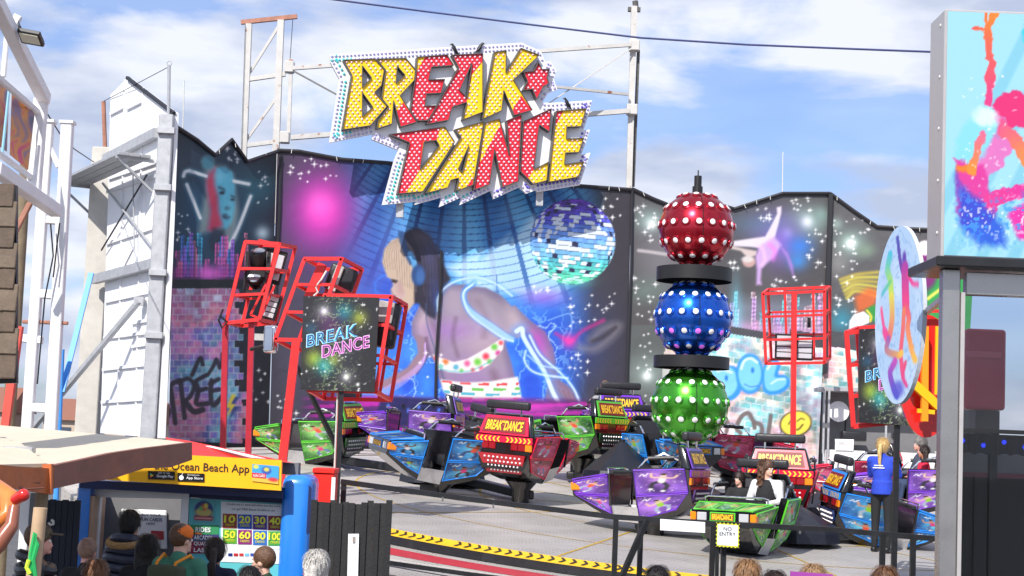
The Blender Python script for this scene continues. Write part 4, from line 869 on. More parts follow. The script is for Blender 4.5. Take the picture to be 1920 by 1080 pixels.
# concrete pillar behind with rusty rod
cp = thing('concrete_post', 'pale square concrete pillar with a rusty rod on top, beside the white panel wall', 'pillar', Vector((at(187, 540, 38.9).x, 38.9, 0)))
q0 = at(197, 278, 38.9); MB().beam(Vector((q0.x, 38.9, 0)), q0, .5, .4).build('pillar_shaft', concrete, cp, bevel=.02); MB().tube(q0, at(194, 190, 38.9), .05, n=8).build('rod', rusty, cp)
wire('thin dark stay wire from rusty rod to post tip', [(194, 190, 38.9), (317, 125, 34.8)], .008)
wire('dark cable hanging between white tower and panel wall', [(90, 215, 24), (112, 250, 28), (140, 280, 33), (176, 304, 37)], .012)
# blue pole and strap
bp_ = mat('blue_paint', (70, 150, 230), .45)
t = thing('blue_pole', 'slim bright blue pole with a leaning blue strut behind the canopy', 'pole', Vector((at(117, 810, 30).x, 30, 0)))
MB().tube(Vector((at(117, 810, 30).x, 30, 0)), at(116, 655, 30), .05, n=8).build('pole', bp_, t); MB().beam(at(116, 735, 30), at(171, 512, 31), .1, .03).build('strut', bp_, t)
# ---- white steel frame of the next ride
lf = thing('fairground_gantry', 'white steel ride frame with airbrushed swirl panels and twin tower columns', 'ride frame', Vector((at(80, 800, 24).x, 24, 0)))
YL = 24.0
def lb(a, c, w, nm='frame_beam', m=None, Y0=YL, Y1=None, dp=None): return pbeam(MB(), a, c, w, Y0, Y1, dp).build(nm, m or white_steel, lf, bevel=.012)
for a, c, w in (((91, 228), (50, 815), 19), ((127, 230), (95, 815), 21)): lb(a, c, w, 'tower_column')
for a in ((91, 228), (127, 230)): MB().box(at(a[0], a[1], YL), (.2, .2, .04)).build('column_cap', white_steel, lf)
for a, c, w in (((76, 551), (104, 553), 17), ((58, 764), (96, 766), 17), ((38, 634), (80, 638), 15), ((42, 603), (128, 606), 7), ((80, 412), (112, 414), 15)): lb(a, c, w, 'rung', m=rusty if w == 7 else None)
lb((-30, -42), (84, 186), 24, 'sloping_beam', Y0=20, Y1=23); lb((77, 186), (62, 372), 24, 'frame_post', Y0=23); lb((-10, 315), (106, 396), 24, 'frame_beam', Y0=21.5, Y1=23.6); lb((-10, 140), (74, 213), 11, 'rail', Y0=21.5, Y1=23); lb((-8, 284), (60, 334), 10, 'rail', Y0=21.5, Y1=23)
lb((80, 247), (111, 314), 10, 'diagonal_brace'); lb((13, 66), (6, 145), 9, 'frame_post', Y0=22); lb((57, 380), (22, 448), 10, 'diagonal_brace', m=rusty, Y0=23)
sw = print_mat('airbrush_print', .35, .3)
for (a, b_, c, d_) in (((18, 290), (52, 318), (64, 212), (22, 172)), ((-20, 262), (12, 284), (16, 166), (-14, 142))):
    Pq, u, v = quad_grid(at(*a, 22.4), at(*b_, 22.8), at(*c, 22.8), at(*d_, 22.4), 26, 60); Aq = Art(u * 60, v * 150, (150, 120, 150)); n_ = vnoise(Aq.X + 12 * np.sin(Aq.Y / 16), Aq.Y * .35, 22, 3 + a[0], 3)
    Aq.mix(np.clip((n_ - .42) * 6, 0, 1), (232, 150, 70)); Aq.mix(np.clip((n_ - .6) * 8, 0, 1), (214, 60, 130)); Aq.mix(np.clip((.36 - n_) * 8, 0, 1), (110, 110, 130)); sheet('swirl_panel', Pq, Aq.linear(), sw, lf, thick=(0, .03, 0))
    
lb((17, 168), (4, 290), 5, 'panel_edge', m=mat('pale_blue_trim', (150, 200, 222), .4), Y0=22.3)
fl = thing('floodlight', 'black LED floodlight bracketed to the sloping white beam', 'floodlight', at(45, 60, 21.5)); c0 = at(58, 70, 21.2)
rt = Matrix.Rotation(R(-24), 3, 'X') @ Matrix.Rotation(R(10), 3, 'Y'); MB().box(c0, (.30, .26, .06), rt).build('housing', black_m, fl, bevel=.01); MB().box(c0 + rt @ Vector((0, -.01, -.034)), (.24, .18, .012), rt).build('led_window', mat('led_glass', (226, 222, 200), .2), fl)
for k in range(9): MB().box(c0 + rt @ Vector((-.13 + k * .032, .08, .04)), (.008, .1, .03), rt).build('cooling_fin', black_m, fl)
MB().beam(c0 + Vector((-.1, 0, .02)), at(34, 48, 21.4), .04).build('bracket', black_m, fl); MB().box(at(30, 38, 21.3), (.1, .08, .14), Matrix.Rotation(R(25), 3, 'Y')).build('junction_box', white_steel, fl, bevel=.01)
MB().path([at(34, 40, 21.2), at(38, 50, 21.15), at(36, 58, 21.2)], .008, 5).build('flex', black_m, fl)
for pts in ([(95, 420, 23.8), (100, 480, 23.8), (84, 560, 23.8), (70, 720, 23.8)], [(112, 418, 23.8), (108, 450, 23.8), (100, 520, 23.8)]): wire('black cable drooping inside the white tower columns' if pts[0][0] == 95 else 'short black cable knotted at the tower rung', pts, .012)
# telegraph pole
wood_pole = mat('weathered_pole', (128, 114, 92), .85, noise=.3, nscale=5, bump=.3)
q = at(44, 378, 27); tag(MB().tube(Vector((at(22, 800, 27).x - .05, 27, 0)), Vector((q.x + .0, 27, q.z + 1.3)), .11, .09, n=12).build('telegraph_pole', wood_pole, smooth=True), 'weathered wooden telegraph pole behind the white tower columns', 'pole')
# shingled roof edge
sh = thing('shingled_hut', 'steep dark brown shingled roof edge at the picture edge', 'roof', at(0, 700, 15)); shm = [mat('shingle_brown', (96, 82, 70), .85, noise=.35, nscale=7, bump=.3), mat('shingle_grey', (112, 98, 84), .85, noise=.35, nscale=7, bump=.3)]
rows = [352, 385, 423, 463, 501, 540, 582, 622, 663, 709]
for i in range(len(rows) - 1):
    for j in range(3):
        x1 = 20 + i * 1.2 + (4 if i % 2 else 0) - j * 24; a, b_ = at(x1 - 23, rows[i] - 6, 15.05), at(x1, rows[i + 1] + 2, 14.9 - .0 * i); ctr = (a + b_) / 2 + Vector((0, -.012 * i, 0)); MB().box(ctr, (abs(b_.x - a.x), .03, abs(a.z - b_.z)), Matrix.Rotation(R(-9), 3, 'X') @ Matrix.Rotation(R(random.uniform(-2, 2)), 3, 'Y')).build('shingle', shm[(i + j) % 2], sh, bevel=.006)
MB().beam(at(-20, 350, 15.2), at(-20, 720, 15.2), .5, .06).build('roof_board', black_m, sh)
t = thing('red_post', 'leaning red painted post beside the shingled roof', 'post', at(8, 800, 20)); MB().beam(at(36, 612, 20), at(6, 830, 20), .09).build('post', mat('coral_red_paint', (226, 84, 70), .5, noise=.1), t)
# far houses on the skyline
for k, (x_, w_, h_, c_h) in enumerate(((-40, 16, 7, (170, 150, 138)), (-22, 12, 6, (186, 168, 150)), (14, 14, 6, (160, 150, 146)))):
    hx, hy = x_ - 22, 190; t = thing('far_house', ['brown roofed far house at the picture edge on the skyline', 'pale far house with brown roof between the white columns', 'grey far house behind the canopy'][k], 'house', (hx, hy, 0))
    MB().box((hx, hy, h_ * .3), (w_, 10, h_ * .6)).build('wall', mat('house_wall_%d' % k, c_h, .9), t); MB().prism([(hx - w_ / 2 - .4, hy - 5.5, h_ * .6), (hx - w_ / 2 - .4, hy + 5.5, h_ * .6), (hx - w_ / 2 - .4, hy, h_)], (w_ + .8, 0, 0)).build('roof', mat('house_roof', (140, 96, 80), .9, noise=.2), t)
    for j in range(3): MB().box((hx - w_ * .3 + j * w_ * .3, hy - 5.05, h_ * .35), (1.3, .1, 1.5)).build('window', mat('house_glass', (70, 80, 96), .1), t)
# ---- canopy with carved fascia boards
canvas = mat('cream_canopy_sheet', (208, 196, 174), .6, noise=.06, nscale=2); fas_l = mat('carved_wood_sunlit', (186, 100, 48), .5, noise=.25, nscale=5, bump=.25, bscale=9); fas_r = mat('carved_wood_shaded', (132, 82, 66), .55, noise=.25, nscale=5, bump=.25, bscale=9)  # one wood in two tones: sunlight coloured into the left, shade into the right
cn = thing('wooden_canopy', 'cream sheeted canopy roof with carved brown wooden fascia boards', 'canopy', Vector((at(80, 1000, 13.5).x, 13.6, 0)))
cA, cB, cC, cD = at(91, 882, 13.5), at(350, 830, 15.6), at(-60, 792, 19), at(-120, 900, 12.6)
MB().add([cA, cB, at(305, 824, 16.4), cC, cD], [(0, 1, 2, 3, 4)]).build('roof_sheet', canvas, cn)
MB().prism([at(0, 822, 16), at(40, 838, 15), at(88, 876, 13.55), at(-60, 880, 12.8)], (0, 0, .03)).build('hatch_sheet', canvas, cn)
def fascia(px_top, px_bot, Y0, Y1, m, nm):
    n_ = len(px_top); top = [at(x, y, Y0 + (Y1 - Y0) * i / (n_ - 1)) for i, (x, y) in enumerate(px_top)]; bot = [at(x, y, Y0 + (Y1 - Y0) * i / (n_ - 1)) for i, (x, y) in enumerate(px_bot)]
    nrm = (top[-1] - top[0]).cross(Vector((0, 0, 1))).normalized() * .05; mb = MB()
    for i in range(n_ - 1):
        mb.prism([bot[i], bot[i + 1], top[i + 1], top[i]], nrm)
    return mb.build(nm, m, cn)
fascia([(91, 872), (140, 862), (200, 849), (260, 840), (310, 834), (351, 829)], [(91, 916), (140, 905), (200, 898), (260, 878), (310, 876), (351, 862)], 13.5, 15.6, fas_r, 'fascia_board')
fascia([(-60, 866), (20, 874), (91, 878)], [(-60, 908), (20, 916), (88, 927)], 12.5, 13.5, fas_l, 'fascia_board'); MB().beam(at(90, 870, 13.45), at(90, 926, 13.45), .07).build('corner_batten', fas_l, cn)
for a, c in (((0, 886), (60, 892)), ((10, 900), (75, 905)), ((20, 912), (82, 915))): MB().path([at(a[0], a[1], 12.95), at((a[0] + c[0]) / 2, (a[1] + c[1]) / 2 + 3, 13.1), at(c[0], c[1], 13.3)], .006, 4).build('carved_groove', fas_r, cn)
MB().tube(at(79, 925, 13.6), Vector((at(79, 925, 13.6).x - .06, 13.6, 0)), .05, n=10).build('support_post', wood_pole, cn)
MB().box(at(36, 843, 14.6), (.25, .12, .05)).build('roof_bracket', galv, cn)
# wooden pole with green strap in front
wpole = thing('wooden_pole', 'round pale wooden pole with a green strap wound round it', 'pole', Vector((at(70, 1080, 11).x, 11, 0))); q = at(76, 952, 11)
MB().tube(Vector((q.x - .1, 11, .0)), q, .05, .045, n=12).build('shaft', mat('pale_wood', (190, 160, 128), .7, noise=.15, nscale=8), wpole, smooth=True)
gs = mat('green_strap', (40, 170, 90), .6)
MB().path([at(66, 1080, 10.93), at(62, 1050, 10.92), at(70, 1022, 10.92), at(66, 1000, 10.92), at(58, 1040, 10.92), at(56, 1078, 10.92)], .016, 6).build('strap', gs, wpole); MB().path([at(54, 1050, 10.9), at(50, 1064, 10.9), at(56, 1076, 10.9)], .014, 6).build('strap_end', mat('lime_strap', (200, 226, 60), .6), wpole)
# fibreglass figure arm at the corner
fg = mat('orange_fibreglass', (224, 128, 60), .3, coat=.4, noise=.1); t = thing('fibreglass_figure', 'orange fibreglass figure with a curved arm and red ball tip, partly in view', 'statue', Vector((at(-30, 1080, 12.4).x, 12.4, 0)))
MB().path([at(-40, 905, 12.4), at(-8, 928, 12.4), at(20, 938, 12.3), at(14, 966, 12.2), at(-14, 985, 12.2)], [.1, .11, .08, .06, .05], 12).build('body', fg, t, smooth=True)
MB().path([at(27, 950, 12.1), at(22, 985, 12.05), at(-3, 1020, 12.0), at(-34, 1050, 12.0)], [.04, .05, .06, .06], 12).build('arm', mat('brown_fibreglass', (150, 88, 66), .3, coat=.4), t, smooth=True)
MB().capsule(at(30, 936, 12.15), at(44, 928, 12.1), .04, .045, 14).build('red_tip', mat('red_gloss', (206, 36, 30), .2, coat=.6), t, smooth=True)
MB().tube(Vector((at(-30, 1080, 12.4).x, 12.4, 0)), at(-30, 930, 12.4), .13, n=12).build('trunk', fg, t)
# ================================================================ red light cages, panels, ball column
red_st = mat('red_painted_steel', (226, 44, 44), .4, noise=.12, nscale=6); dred = mat('shaded_red_steel', (168, 24, 44), .42, noise=.12, nscale=6)  # second red is the cage red darkened to carry the posts' shade
lamp_blk = mat('lamp_black', (26, 26, 28), .45); lamp_lens = mat('lamp_lens', (150, 156, 164), .12, .4); strobe_m = mat('strobe_reflector', (206, 208, 212), .3, .3); cover_m = mat('rain_cover_black', (38, 38, 42), .35, noise=.2, nscale=6, bump=.5, bscale=6); cover_g = mat('rain_cover_grey', (176, 174, 172), .4, noise=.2, nscale=6, bump=.5, bscale=6)
def cage(lbx, fr, back, Y, bars, rails, m, loc):
    """fr: 4 pixel corners TL TR BR BL of the front frame; back: pixel offset of the rear frame and its extra depth"""
    t = thing('lighting_cage', lbx, 'light cage', loc, 'red lighting cages round the ride'); F = [at(x, y, Y) for x, y in fr]; B = [at(x + back[0], y + back[1], Y + back[2]) for x, y in fr]; w = .055
    def bar(p, q, ww): MB().beam(p, q, ww, ww, up=(0, 1, 0) if abs((q - p).normalized().y) < .8 else (0, 0, 1)).build('frame_bar', m, t)
    for S in (F, B):
        for i in range(4): bar(S[i], S[(i + 1) % 4], w)
        for u in (bars if S is B else ()): bar(S[0].lerp(S[1], u), S[3].lerp(S[2], u), w * .8)
        for v in rails: bar(S[0].lerp(S[3], v), S[1].lerp(S[2], v), w * .8)
    for i in range(4): bar(F[i], B[i], w * .9)
    for v in rails: bar(F[0].lerp(F[3], v), B[0].lerp(B[3], v), w * .8); bar(F[1].lerp(F[2], v), B[1].lerp(B[2], v), w * .8)
    return t, F, B
def moving_head(t, c, s=1.0, tilt=.3, m=None):
    h = MB(); h.box(c + Vector((0, 0, -.20 * s)), (.30 * s, .26 * s, .12 * s)); o = h.build('lamp_base', lamp_blk, t, bevel=.02)
    for q_ in (-.17, .17): MB().box(c + Vector((q_ * s, 0, 0)), (.05 * s, .12 * s, .34 * s)).build('yoke_arm', lamp_blk, o)
    r = Matrix.Rotation(tilt, 3, 'X'); k = MB(); k.lathe([(.09 * s, -.18 * s), (.13 * s, -.1 * s), (.14 * s, .12 * s), (.12 * s, .16 * s)], c + Vector((0, 0, .04)), 16, r); k.build('lamp_head', m or lamp_blk, o, smooth=True)
    l = MB(); l.lathe([(.001, .17 * s), (.11 * s, .165 * s)], c + Vector((0, 0, .04)), 16, r, False); l.build('lens', lamp_lens, o)
def strobe(t, c, w=.36, h=.42, n=4, r=None):
    r = r or Matrix.Identity(3); b_ = MB(); b_.box(c, (w + .06, .08, h + .06), r); o = b_.build('strobe_body', lamp_blk, t, bevel=.01)
    for k in range(n): MB().box(c + r @ Vector((0, -.05, -h / 2 + (k + .5) * h / n)), (w, .03, h / n * .84), r).build('strobe_tube', strobe_m, o, bevel=.006)
def base_z(p): 
    z = deck_z(p.x, p.y) - .17; return z if (Vector((p.x, p.y, 0)) - Vector((DC.x, DC.y, 0))).length < RS else 0.0
c5 = zz(400, 420, 2.455)
# A: on two red posts with shade put into their colour, leaning
YA = 27.0; pA = at(440, 900, YA); t, F, B = cage('leaning red cage of black stage lamps on twin shade-darkened red posts by the graffiti bricks', c5([(148, 82), (305, 92), (212, 440), (58, 455)]), (30, 6, .6), YA, (.45,), (.33, .66), red_st, Vector((pA.x, YA, base_z(pA))))
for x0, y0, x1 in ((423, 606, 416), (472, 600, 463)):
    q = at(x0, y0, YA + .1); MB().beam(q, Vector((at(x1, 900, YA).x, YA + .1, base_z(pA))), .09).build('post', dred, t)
moving_head(t, at(484, 492, YA + .3), 1.0, .5); moving_head(t, at(478, 530, YA + .3), .9, 1.2); strobe(t, at(512, 500, YA + .7), .3, .5, 1, Matrix.Rotation(R(12), 3, 'Y')); strobe(t, at(506, 575, YA + .5), .22, .36, 4, Matrix.Rotation(R(14), 3, 'Y')); MB().path([at(418, 580, YA - .1), at(410, 600, YA - .15), at(416, 615, YA - .1), at(426, 604, YA - .1), at(412, 592, YA - .12)], .018, 6).build('cable_bundle', lamp_blk, t)
for a, c in (((500, 530), (470, 590)), ((515, 535), (488, 598)), ((470, 590), (488, 598)), ((485, 450), (520, 458))): pbeam(MB(), a, c, 4, YA + .2).build('inner_bracket', red_st, t)
# B: tall leaning cage on a single red post
YB = 25.2; pB = at(530, 900, YB); t, F, B = cage('tall leaning red cage on a single red post behind the square panel', c5([(420, 160), (592, 160), (460, 535), (285, 532)]), (38, 20, .5), YB, (.25, .5, .75), (.32, .66), red_st, Vector((pB.x, YB, base_z(pB))))
MB().beam(at(556, 638, YB), Vector((at(522, 900, YB).x, YB, base_z(pB))), .12).build('post', red_st, t); MB().beam(at(605, 495, YB + .2), at(578, 560, YB + .2), .13).build('post_head', red_st, t)
MB().box(at(640, 525, YB + .5), (.42, .3, .42), Matrix.Rotation(R(18), 3, 'Y')).build('covered_lamp', cover_m, t, bevel=.05); MB().box(at(630, 522, YB + .32), (.12, .04, .4), Matrix.Rotation(R(18), 3, 'Y')).build('cover_flap', cover_g, t, bevel=.01); MB().path([at(612, 508, YB), at(602, 525, YB - .05), at(592, 538, YB), at(596, 548, YB), at(588, 555, YB)], .014, 5).build('white_tie', lace_m, t)
# mirror housing
t = thing('chrome_mirror', 'rounded chrome mirror on an arm beside the leaning red cages', 'mirror', at(505, 660, 25.6)); mb = MB(); c0 = at(508, 636, 25.6); rr_ = Matrix.Rotation(R(-25), 3, 'Z'); mb.box(c0, (.22, .14, .42), rr_); mb.build('housing', mat('chrome', (226, 228, 232), .08, 1.0), t, bevel=.05); MB().box(c0 + rr_ @ Vector((0, -.075, 0)), (.16, .01, .34), rr_).build('mirror_glass', mat('mirror_glass', (200, 205, 215), .03, 1.0), t, bevel=.02); MB().tube(at(470, 655, 25.8), c0 + Vector((-.1, .1, -.1)), .03, n=8).build('arm', lamp_blk, t); MB().box(at(486, 632, 25.8), (.14, .05, .1)).build('bracket_plate', cover_g, t)
# long dark stay behind
tag(MB().tube(at(548, 670, 29.5), at(640, 855, 30.5), .05, n=8).build('stay_pole', black_m), 'slanting black stay pole behind the square panel', 'pole')
# C: cage with the square BREAK DANCE panel
def neon_panel(P, u, v, W_, H_):
    A = Art(u * W_, (1 - v) * H_, (34, 33, 37)); rng = np.random.default_rng(9)
    def s(pts): return [(x / 347 * W_, y / 430 * H_) for x, y in pts]
    k = W_ / 347; A.glow(*s([(95, 70)])[0], 40 * k, (140, 140, 146), .8); A.glow(*s([(98, 68)])[0], 15 * k, (255, 255, 255), 1); A.glow(*s([(212, 365)])[0], 40 * k, (120, 120, 126), .8); A.glow(*s([(212, 365)])[0], 13 * k, (255, 255, 255), 1); A.glow(*s([(268, 398)])[0], 8 * k, (255, 255, 255), 1)
    for x, y, r_, c, a in ((190, 70, 42, (40, 170, 190), .6), (262, 95, 34, (200, 214, 60), .65), (60, 285, 40, (190, 220, 60), .7), (110, 320, 40, (40, 190, 200), .7), (130, 140, 60, (120, 50, 130), .5), (40, 150, 30, (40, 110, 150), .5), (200, 250, 60, (70, 70, 90), .5), (150, 290, 30, (210, 226, 80), .5)): A.glow(*s([(x, y)])[0], r_ * k, c, a)
    n_ = vnoise(A.X, A.Y, 20 * k, 5, 3); A.mix((np.abs(n_ - .5) < .03) * np.exp(-((A.X / W_ - .45) / .3) ** 2) * .5, (190, 220, 150))
    for _ in range(80): A.star(rng.uniform(0, W_), rng.uniform(0, H_), k * (5 + 9 * rng.random() ** 3))
    return A
def neon_words(o, ax, ay, W_, par, local=False):
    blue_n = mat('neon_blue_print', (96, 196, 250), .4); pink_n = mat('neon_pink_print', (250, 130, 226), .4); core = mat('neon_core_print', (60, 60, 84), .4)
    r = Matrix.Rotation(R(14), 3, ax.cross(ay)); X, Y_ = r @ ax, r @ ay
    for txt, dx, dy, w, m_ in (('BREAK', -.10, .07, .72, blue_n), ('DANCE', .09, -.07, .68, pink_n)):
        q = o + ax * dx * W_ + ay * dy * W_
        put_text(txt, q, X, Y_, 'lettering', mat('neon_white_print', (240, 248, 255), .4), par, .003, width=w * W_, height=.17 * W_, bold=.045, shear=.25, spacing=1.08)
        put_text(txt, q, X, Y_, 'lettering', m_, par, .005, width=w * W_ * .985, height=.163 * W_, bold=.032, shear=.25, spacing=1.08); put_text(txt, q, X, Y_, 'lettering', core, par, .007, width=w * W_ * .95, height=.14 * W_, bold=-.012, shear=.25, spacing=1.09)
panel_print = print_mat('panel_print', .4, .1)
YC = 23.6; pC = at(636, 940, YC)
t, F, B = cage('red cage with covered lamps standing behind the square starry panel', c5([(512, 328), (820, 335), (748, 772), (440, 765)]), (28, 16, .55), YC, (.12, .5, .82), (.3, .62), red_st, Vector((pC.x, YC, base_z(pC))))
MB().box(at(727, 610, YC + .35), (.3, .25, .65), Matrix.Rotation(R(8), 3, 'Y')).build('covered_lamp', cover_m, t, bevel=.05); MB().box(at(723, 585, YC + .2), (.22, .04, .3), Matrix.Rotation(R(8), 3, 'Y')).build('cover_flap', cover_g, t, bevel=.01)
MB().beam(at(638, 735, YC + .1), Vector((at(625, 960, YC).x, YC + .1, base_z(pC))), .07).build('post', red_st, t); MB().tube(at(633, 735, YC), at(624, 960, YC), .012, n=5).build('cable', lace_m, t)
def square_panel(lbx, quad, Y, post_px, loc, thick=.07):
    t = thing('square_sign', lbx, 'sign', loc, 'starry BREAK DANCE panels'); P4 = [at(x, y, Y) for x, y in quad]   # TL TR BR BL
    Pg, u, v = quad_grid(P4[3], P4[2], P4[1], P4[0], 84, 100); ax = (P4[1] - P4[0]).normalized(); ay = (P4[0] - P4[3]).normalized(); nrm = ax.cross(ay).normalized(); W_ = (P4[1] - P4[0]).length; H_ = (P4[0] - P4[3]).length
    A = neon_panel(Pg, u, v, 347, 430); sheet('face_print', Pg, A.linear(), panel_print, t, thick=tuple(-nrm * thick)); neon_words((P4[0] + P4[2]) / 2 + ay * .03 * H_, ax, ay, W_, t)
    MB().beam(at(post_px[0], post_px[1], Y + .08), Vector((at(post_px[2], post_px[3], Y).x, Y + .08, base_z(loc) if base_z(loc) > 0 else 0)), .065).build('post', black_m, t); return t
square_panel('square starry BREAK DANCE panel fully in view on a black post', [(569, 555), (711, 558), (702, 735), (563, 731)], YC - .12, (640, 735, 630, 960), Vector((pC.x, YC - .12, base_z(pC))))
# D: square cage in front of bubble graffiti
YD = 34.0; pD = at(1490, 840, YD); t, F, B = cage('upright red cage with strobe lamps on a red post before the bubble graffiti', [(1430, 551), (1546, 546), (1546, 680), (1436, 682)], (10, -8, .8), YD, (.27, .73), (.33, .66), red_st, Vector((pD.x, YD, base_z(pD))))
MB().beam(at(1489, 546, YD), Vector((at(1488, 860, YD).x, YD, base_z(pD))), .1).build('post', red_st, t); strobe(t, at(1470, 650, YD + .2), .3, .45, 4); strobe(t, at(1508, 652, YD + .2), .28, .45, 4); MB().box(at(1517, 605, YD + .2), (.06, .06, .2)).build('sensor', lamp_blk, t)
# E: cage and panel on the right
YE = 21.5; pE = at(1680, 1060, YE); lE = Vector((pE.x, YE, base_z(pE))); t, F, B = cage('red cage behind the starry panel beside the oval dancer sign', [(1587, 624), (1740, 610), (1748, 785), (1600, 800)], (20, -8, .6), YE, (.1, .9), (.35, .68), red_st, lE)
square_panel('square starry panel half hidden behind the oval dancer sign', [(1612, 617), (1736, 612), (1737, 800), (1610, 792)], YE - .15, (1682, 795, 1678, 1075), lE)
# ---- ball column at the centre
bc = thing('ball_totem', 'stacked column of red, blue and green studded metallic balls between black discs', 'ball column', Vector((DC.x, DC.y, DC.z))); YK = DC.y
ballm = {k: mat('metallic_%s' % k, c, .26, .85, coat=.5, noise=.06, nscale=3) for k, c in (('red', (176, 24, 44)), ('blue', (20, 92, 200)), ('green', (72, 168, 44)))}
lens_w = mat('stud_lamp_white', (236, 236, 236), .25); lens_p = mat('stud_lamp_pink', (206, 110, 226), .3, emit=.25)
for nm, px_, py_, rp in (('red', 1306, 431, 71), ('blue', 1299.5, 597, 72), ('green', 1293.5, 760, 72)):
    c0 = at(px_, py_, YK); r_ = rp * YK / FPX; s = MB(); nu, nv = 48, 26; vs = []
    for i in range(nv + 1):
        ph = math.pi * i / nv
        for k in range(nu):
            a = 2 * math.pi * k / nu + R(94); g_ = 1 - .012 * math.exp(-((k % 24) / .6) ** 2) if k % 24 == 0 else 1
            vs.append(c0 + Vector((math.sin(ph) * math.cos(a), math.sin(ph) * math.sin(a), math.cos(ph))) * r_ * g_)
    s.add(vs, [(i * nu + k, (i + 1) * nu + k, (i + 1) * nu + (k + 1) % nu, i * nu + (k + 1) % nu) for i in range(nv) for k in range(nu)]); bo = s.build('%s_ball' % nm, ballm[nm], bc, smooth=True)
    for half in (0, 1):
        a = R(-86) + math.pi * half; MB().path([c0 + Vector((math.sin(p) * math.cos(a), math.sin(p) * math.sin(a), math.cos(p))) * r_ * 1.003 for p in np.linspace(.1, 3.04, 30)], .006, 4).build('seam', lamp_blk, bo)
    for la, cnt, off in ((62, 10, 0), (34, 16, .5), (6, 18, 0), (-22, 17, .5), (-48, 13, 0), (-70, 7, .5)):
        for k in range(cnt):
            a = 2 * math.pi * (k + off) / cnt + .13; n_ = Vector((math.cos(R(la)) * math.cos(a), math.cos(R(la)) * math.sin(a), math.sin(R(la))))
            rot = n_.to_track_quat('Z', 'Y').to_matrix(); q = c0 + n_ * r_
            m1 = MB(); m1.lathe([(.085, -.012), (.084, .006), (.066, .014), (.060, .026), (.05, .028)], q, 10, rot, False); lo = m1.build('lamp_bezel', ballm[nm], bo, smooth=True)
            m2 = MB(); m2.lathe([(.05, .027), (.036, .034), (.002, .037)], q, 10, rot, False); m2.build('lens', lens_p if (nm == 'blue' and la < 0 and k % 2 == 0) else lens_w, bo, smooth=True)
for px_, y0, y1, w in ((1301, 503, 528, 142), (1296, 669, 691, 142)):
    cz0, cz1 = at(px_, y1, YK), at(px_, y0, YK); r_ = w / 2 * YK / FPX; m1 = MB(); h = cz1.z - cz0.z; m1.lathe([(r_, 0), (r_, h), (r_ * .96, h), (.2, h - .02), (.2, h - .05), (r_ * .97, h - .05), (r_ * .97, 0)], cz0, 40, None, False); m1.build('disc', lamp_blk, bc, smooth=True)
MB().tube(Vector((DC.x, YK, DC.z)), at(1308, 350, YK), .09, n=14).build('mast', lamp_blk, bc); 
for o_ in [x for x in bc.children if x.name.startswith('mast')]: pass
tip = at(1309, 330, YK); MB().tube(at(1308, 362, YK), tip, .065, n=12).build('top_spigot', lamp_blk, bc); MB().tube(tip, tip + Vector((0, 0, .1)), .012, n=6).build('spike', lamp_blk, bc)
MB().lathe([(.8, 0), (.75, .2), (.4, .4), (.12, .5)], DC, 24).build('hub_cover', black_m, bc, smooth=True)
# ================================================================ ride cars
car_black = mat('car_black_gloss', (16, 16, 19), .16, coat=.6); vinyl_blk = mat('black_vinyl', (38, 38, 42), .45, noise=.15, nscale=9, bump=.15); chrome = MATS['chrome']
amber = mat('amber_lamp', (236, 132, 20), .2, coat=.5); redl = mat('red_lamp', (150, 14, 26), .15, coat=.6); clearl = mat('clear_lamp', (206, 208, 210), .12, .3, coat=.5); sill_m = mat('sill_aluminium', (196, 196, 198), .4, .4, noise=.2, nscale=10)
logo_y = mat('logo_yellow', (250, 196, 40), .4); logo_o = mat('logo_dark_red', (120, 20, 24), .5); chev_y = mat('chevron_yellow', (246, 206, 50), .4); white_bulb = mat('bulb_white', (240, 232, 236), .25)
THEME = {'blue': ((24, 132, 226), (14, 50, 110), (60, 150, 230)), 'purple': ((112, 46, 190), (52, 22, 96), (140, 90, 206)), 'green': ((86, 190, 44), (20, 62, 26), (90, 170, 70)), 'red': ((214, 24, 66), (96, 14, 40), (206, 70, 110))}
art_m = print_mat('car_art_print', .38, .12)
def wid(x, z):
    """half width of the hull at length x and height z"""
    xs = [-.92, -.5, 0, .4, .75, 1.1]; wt = [.60, .66, .66, .64, .60, .50]; zt = [1.0, 1.05, 1.0, .92, .88, .82]; wb = [.42, .36, .33, .33, .36, .42]; zb = [.42, .2, .12, .18, .36, .58]
    a, b, c, d = (float(np.interp(x, xs, q)) for q in (wt, zt, wb, zb)); f = min(1.0, max(0.0, (z - d) / (b - d))); return c + (a - c) * (f ** .75)
def loft(mb, secs):
    """secs: list of rings (same count)"""
    n = len(secs[0]); vs = [p for s in secs for p in s]; fs = [(i * n + k, i * n + (k + 1) % n, (i + 1) * n + (k + 1) % n, (i + 1) * n + k) for i in range(len(secs) - 1) for k in range(n)]
    fs += [tuple(range(n))[::-1], tuple((len(secs) - 1) * n + k for k in range(n))]; mb.add(vs, fs)
def hull_ring(x, ztop, inset=0.0):
    xs = [-.92, -.5, 0, .4, .75, 1.1]; zb = float(np.interp(x, xs, [.42, .2, .12, .18, .36, .58])); R_ = []
    for s in (1, -1):
        zs = np.linspace(zb, ztop, 6); side = [(x, s * max(.02, wid(x, z) - inset), z) for z in zs]; R_.append(side)
    return R_[0] + R_[1][::-1]
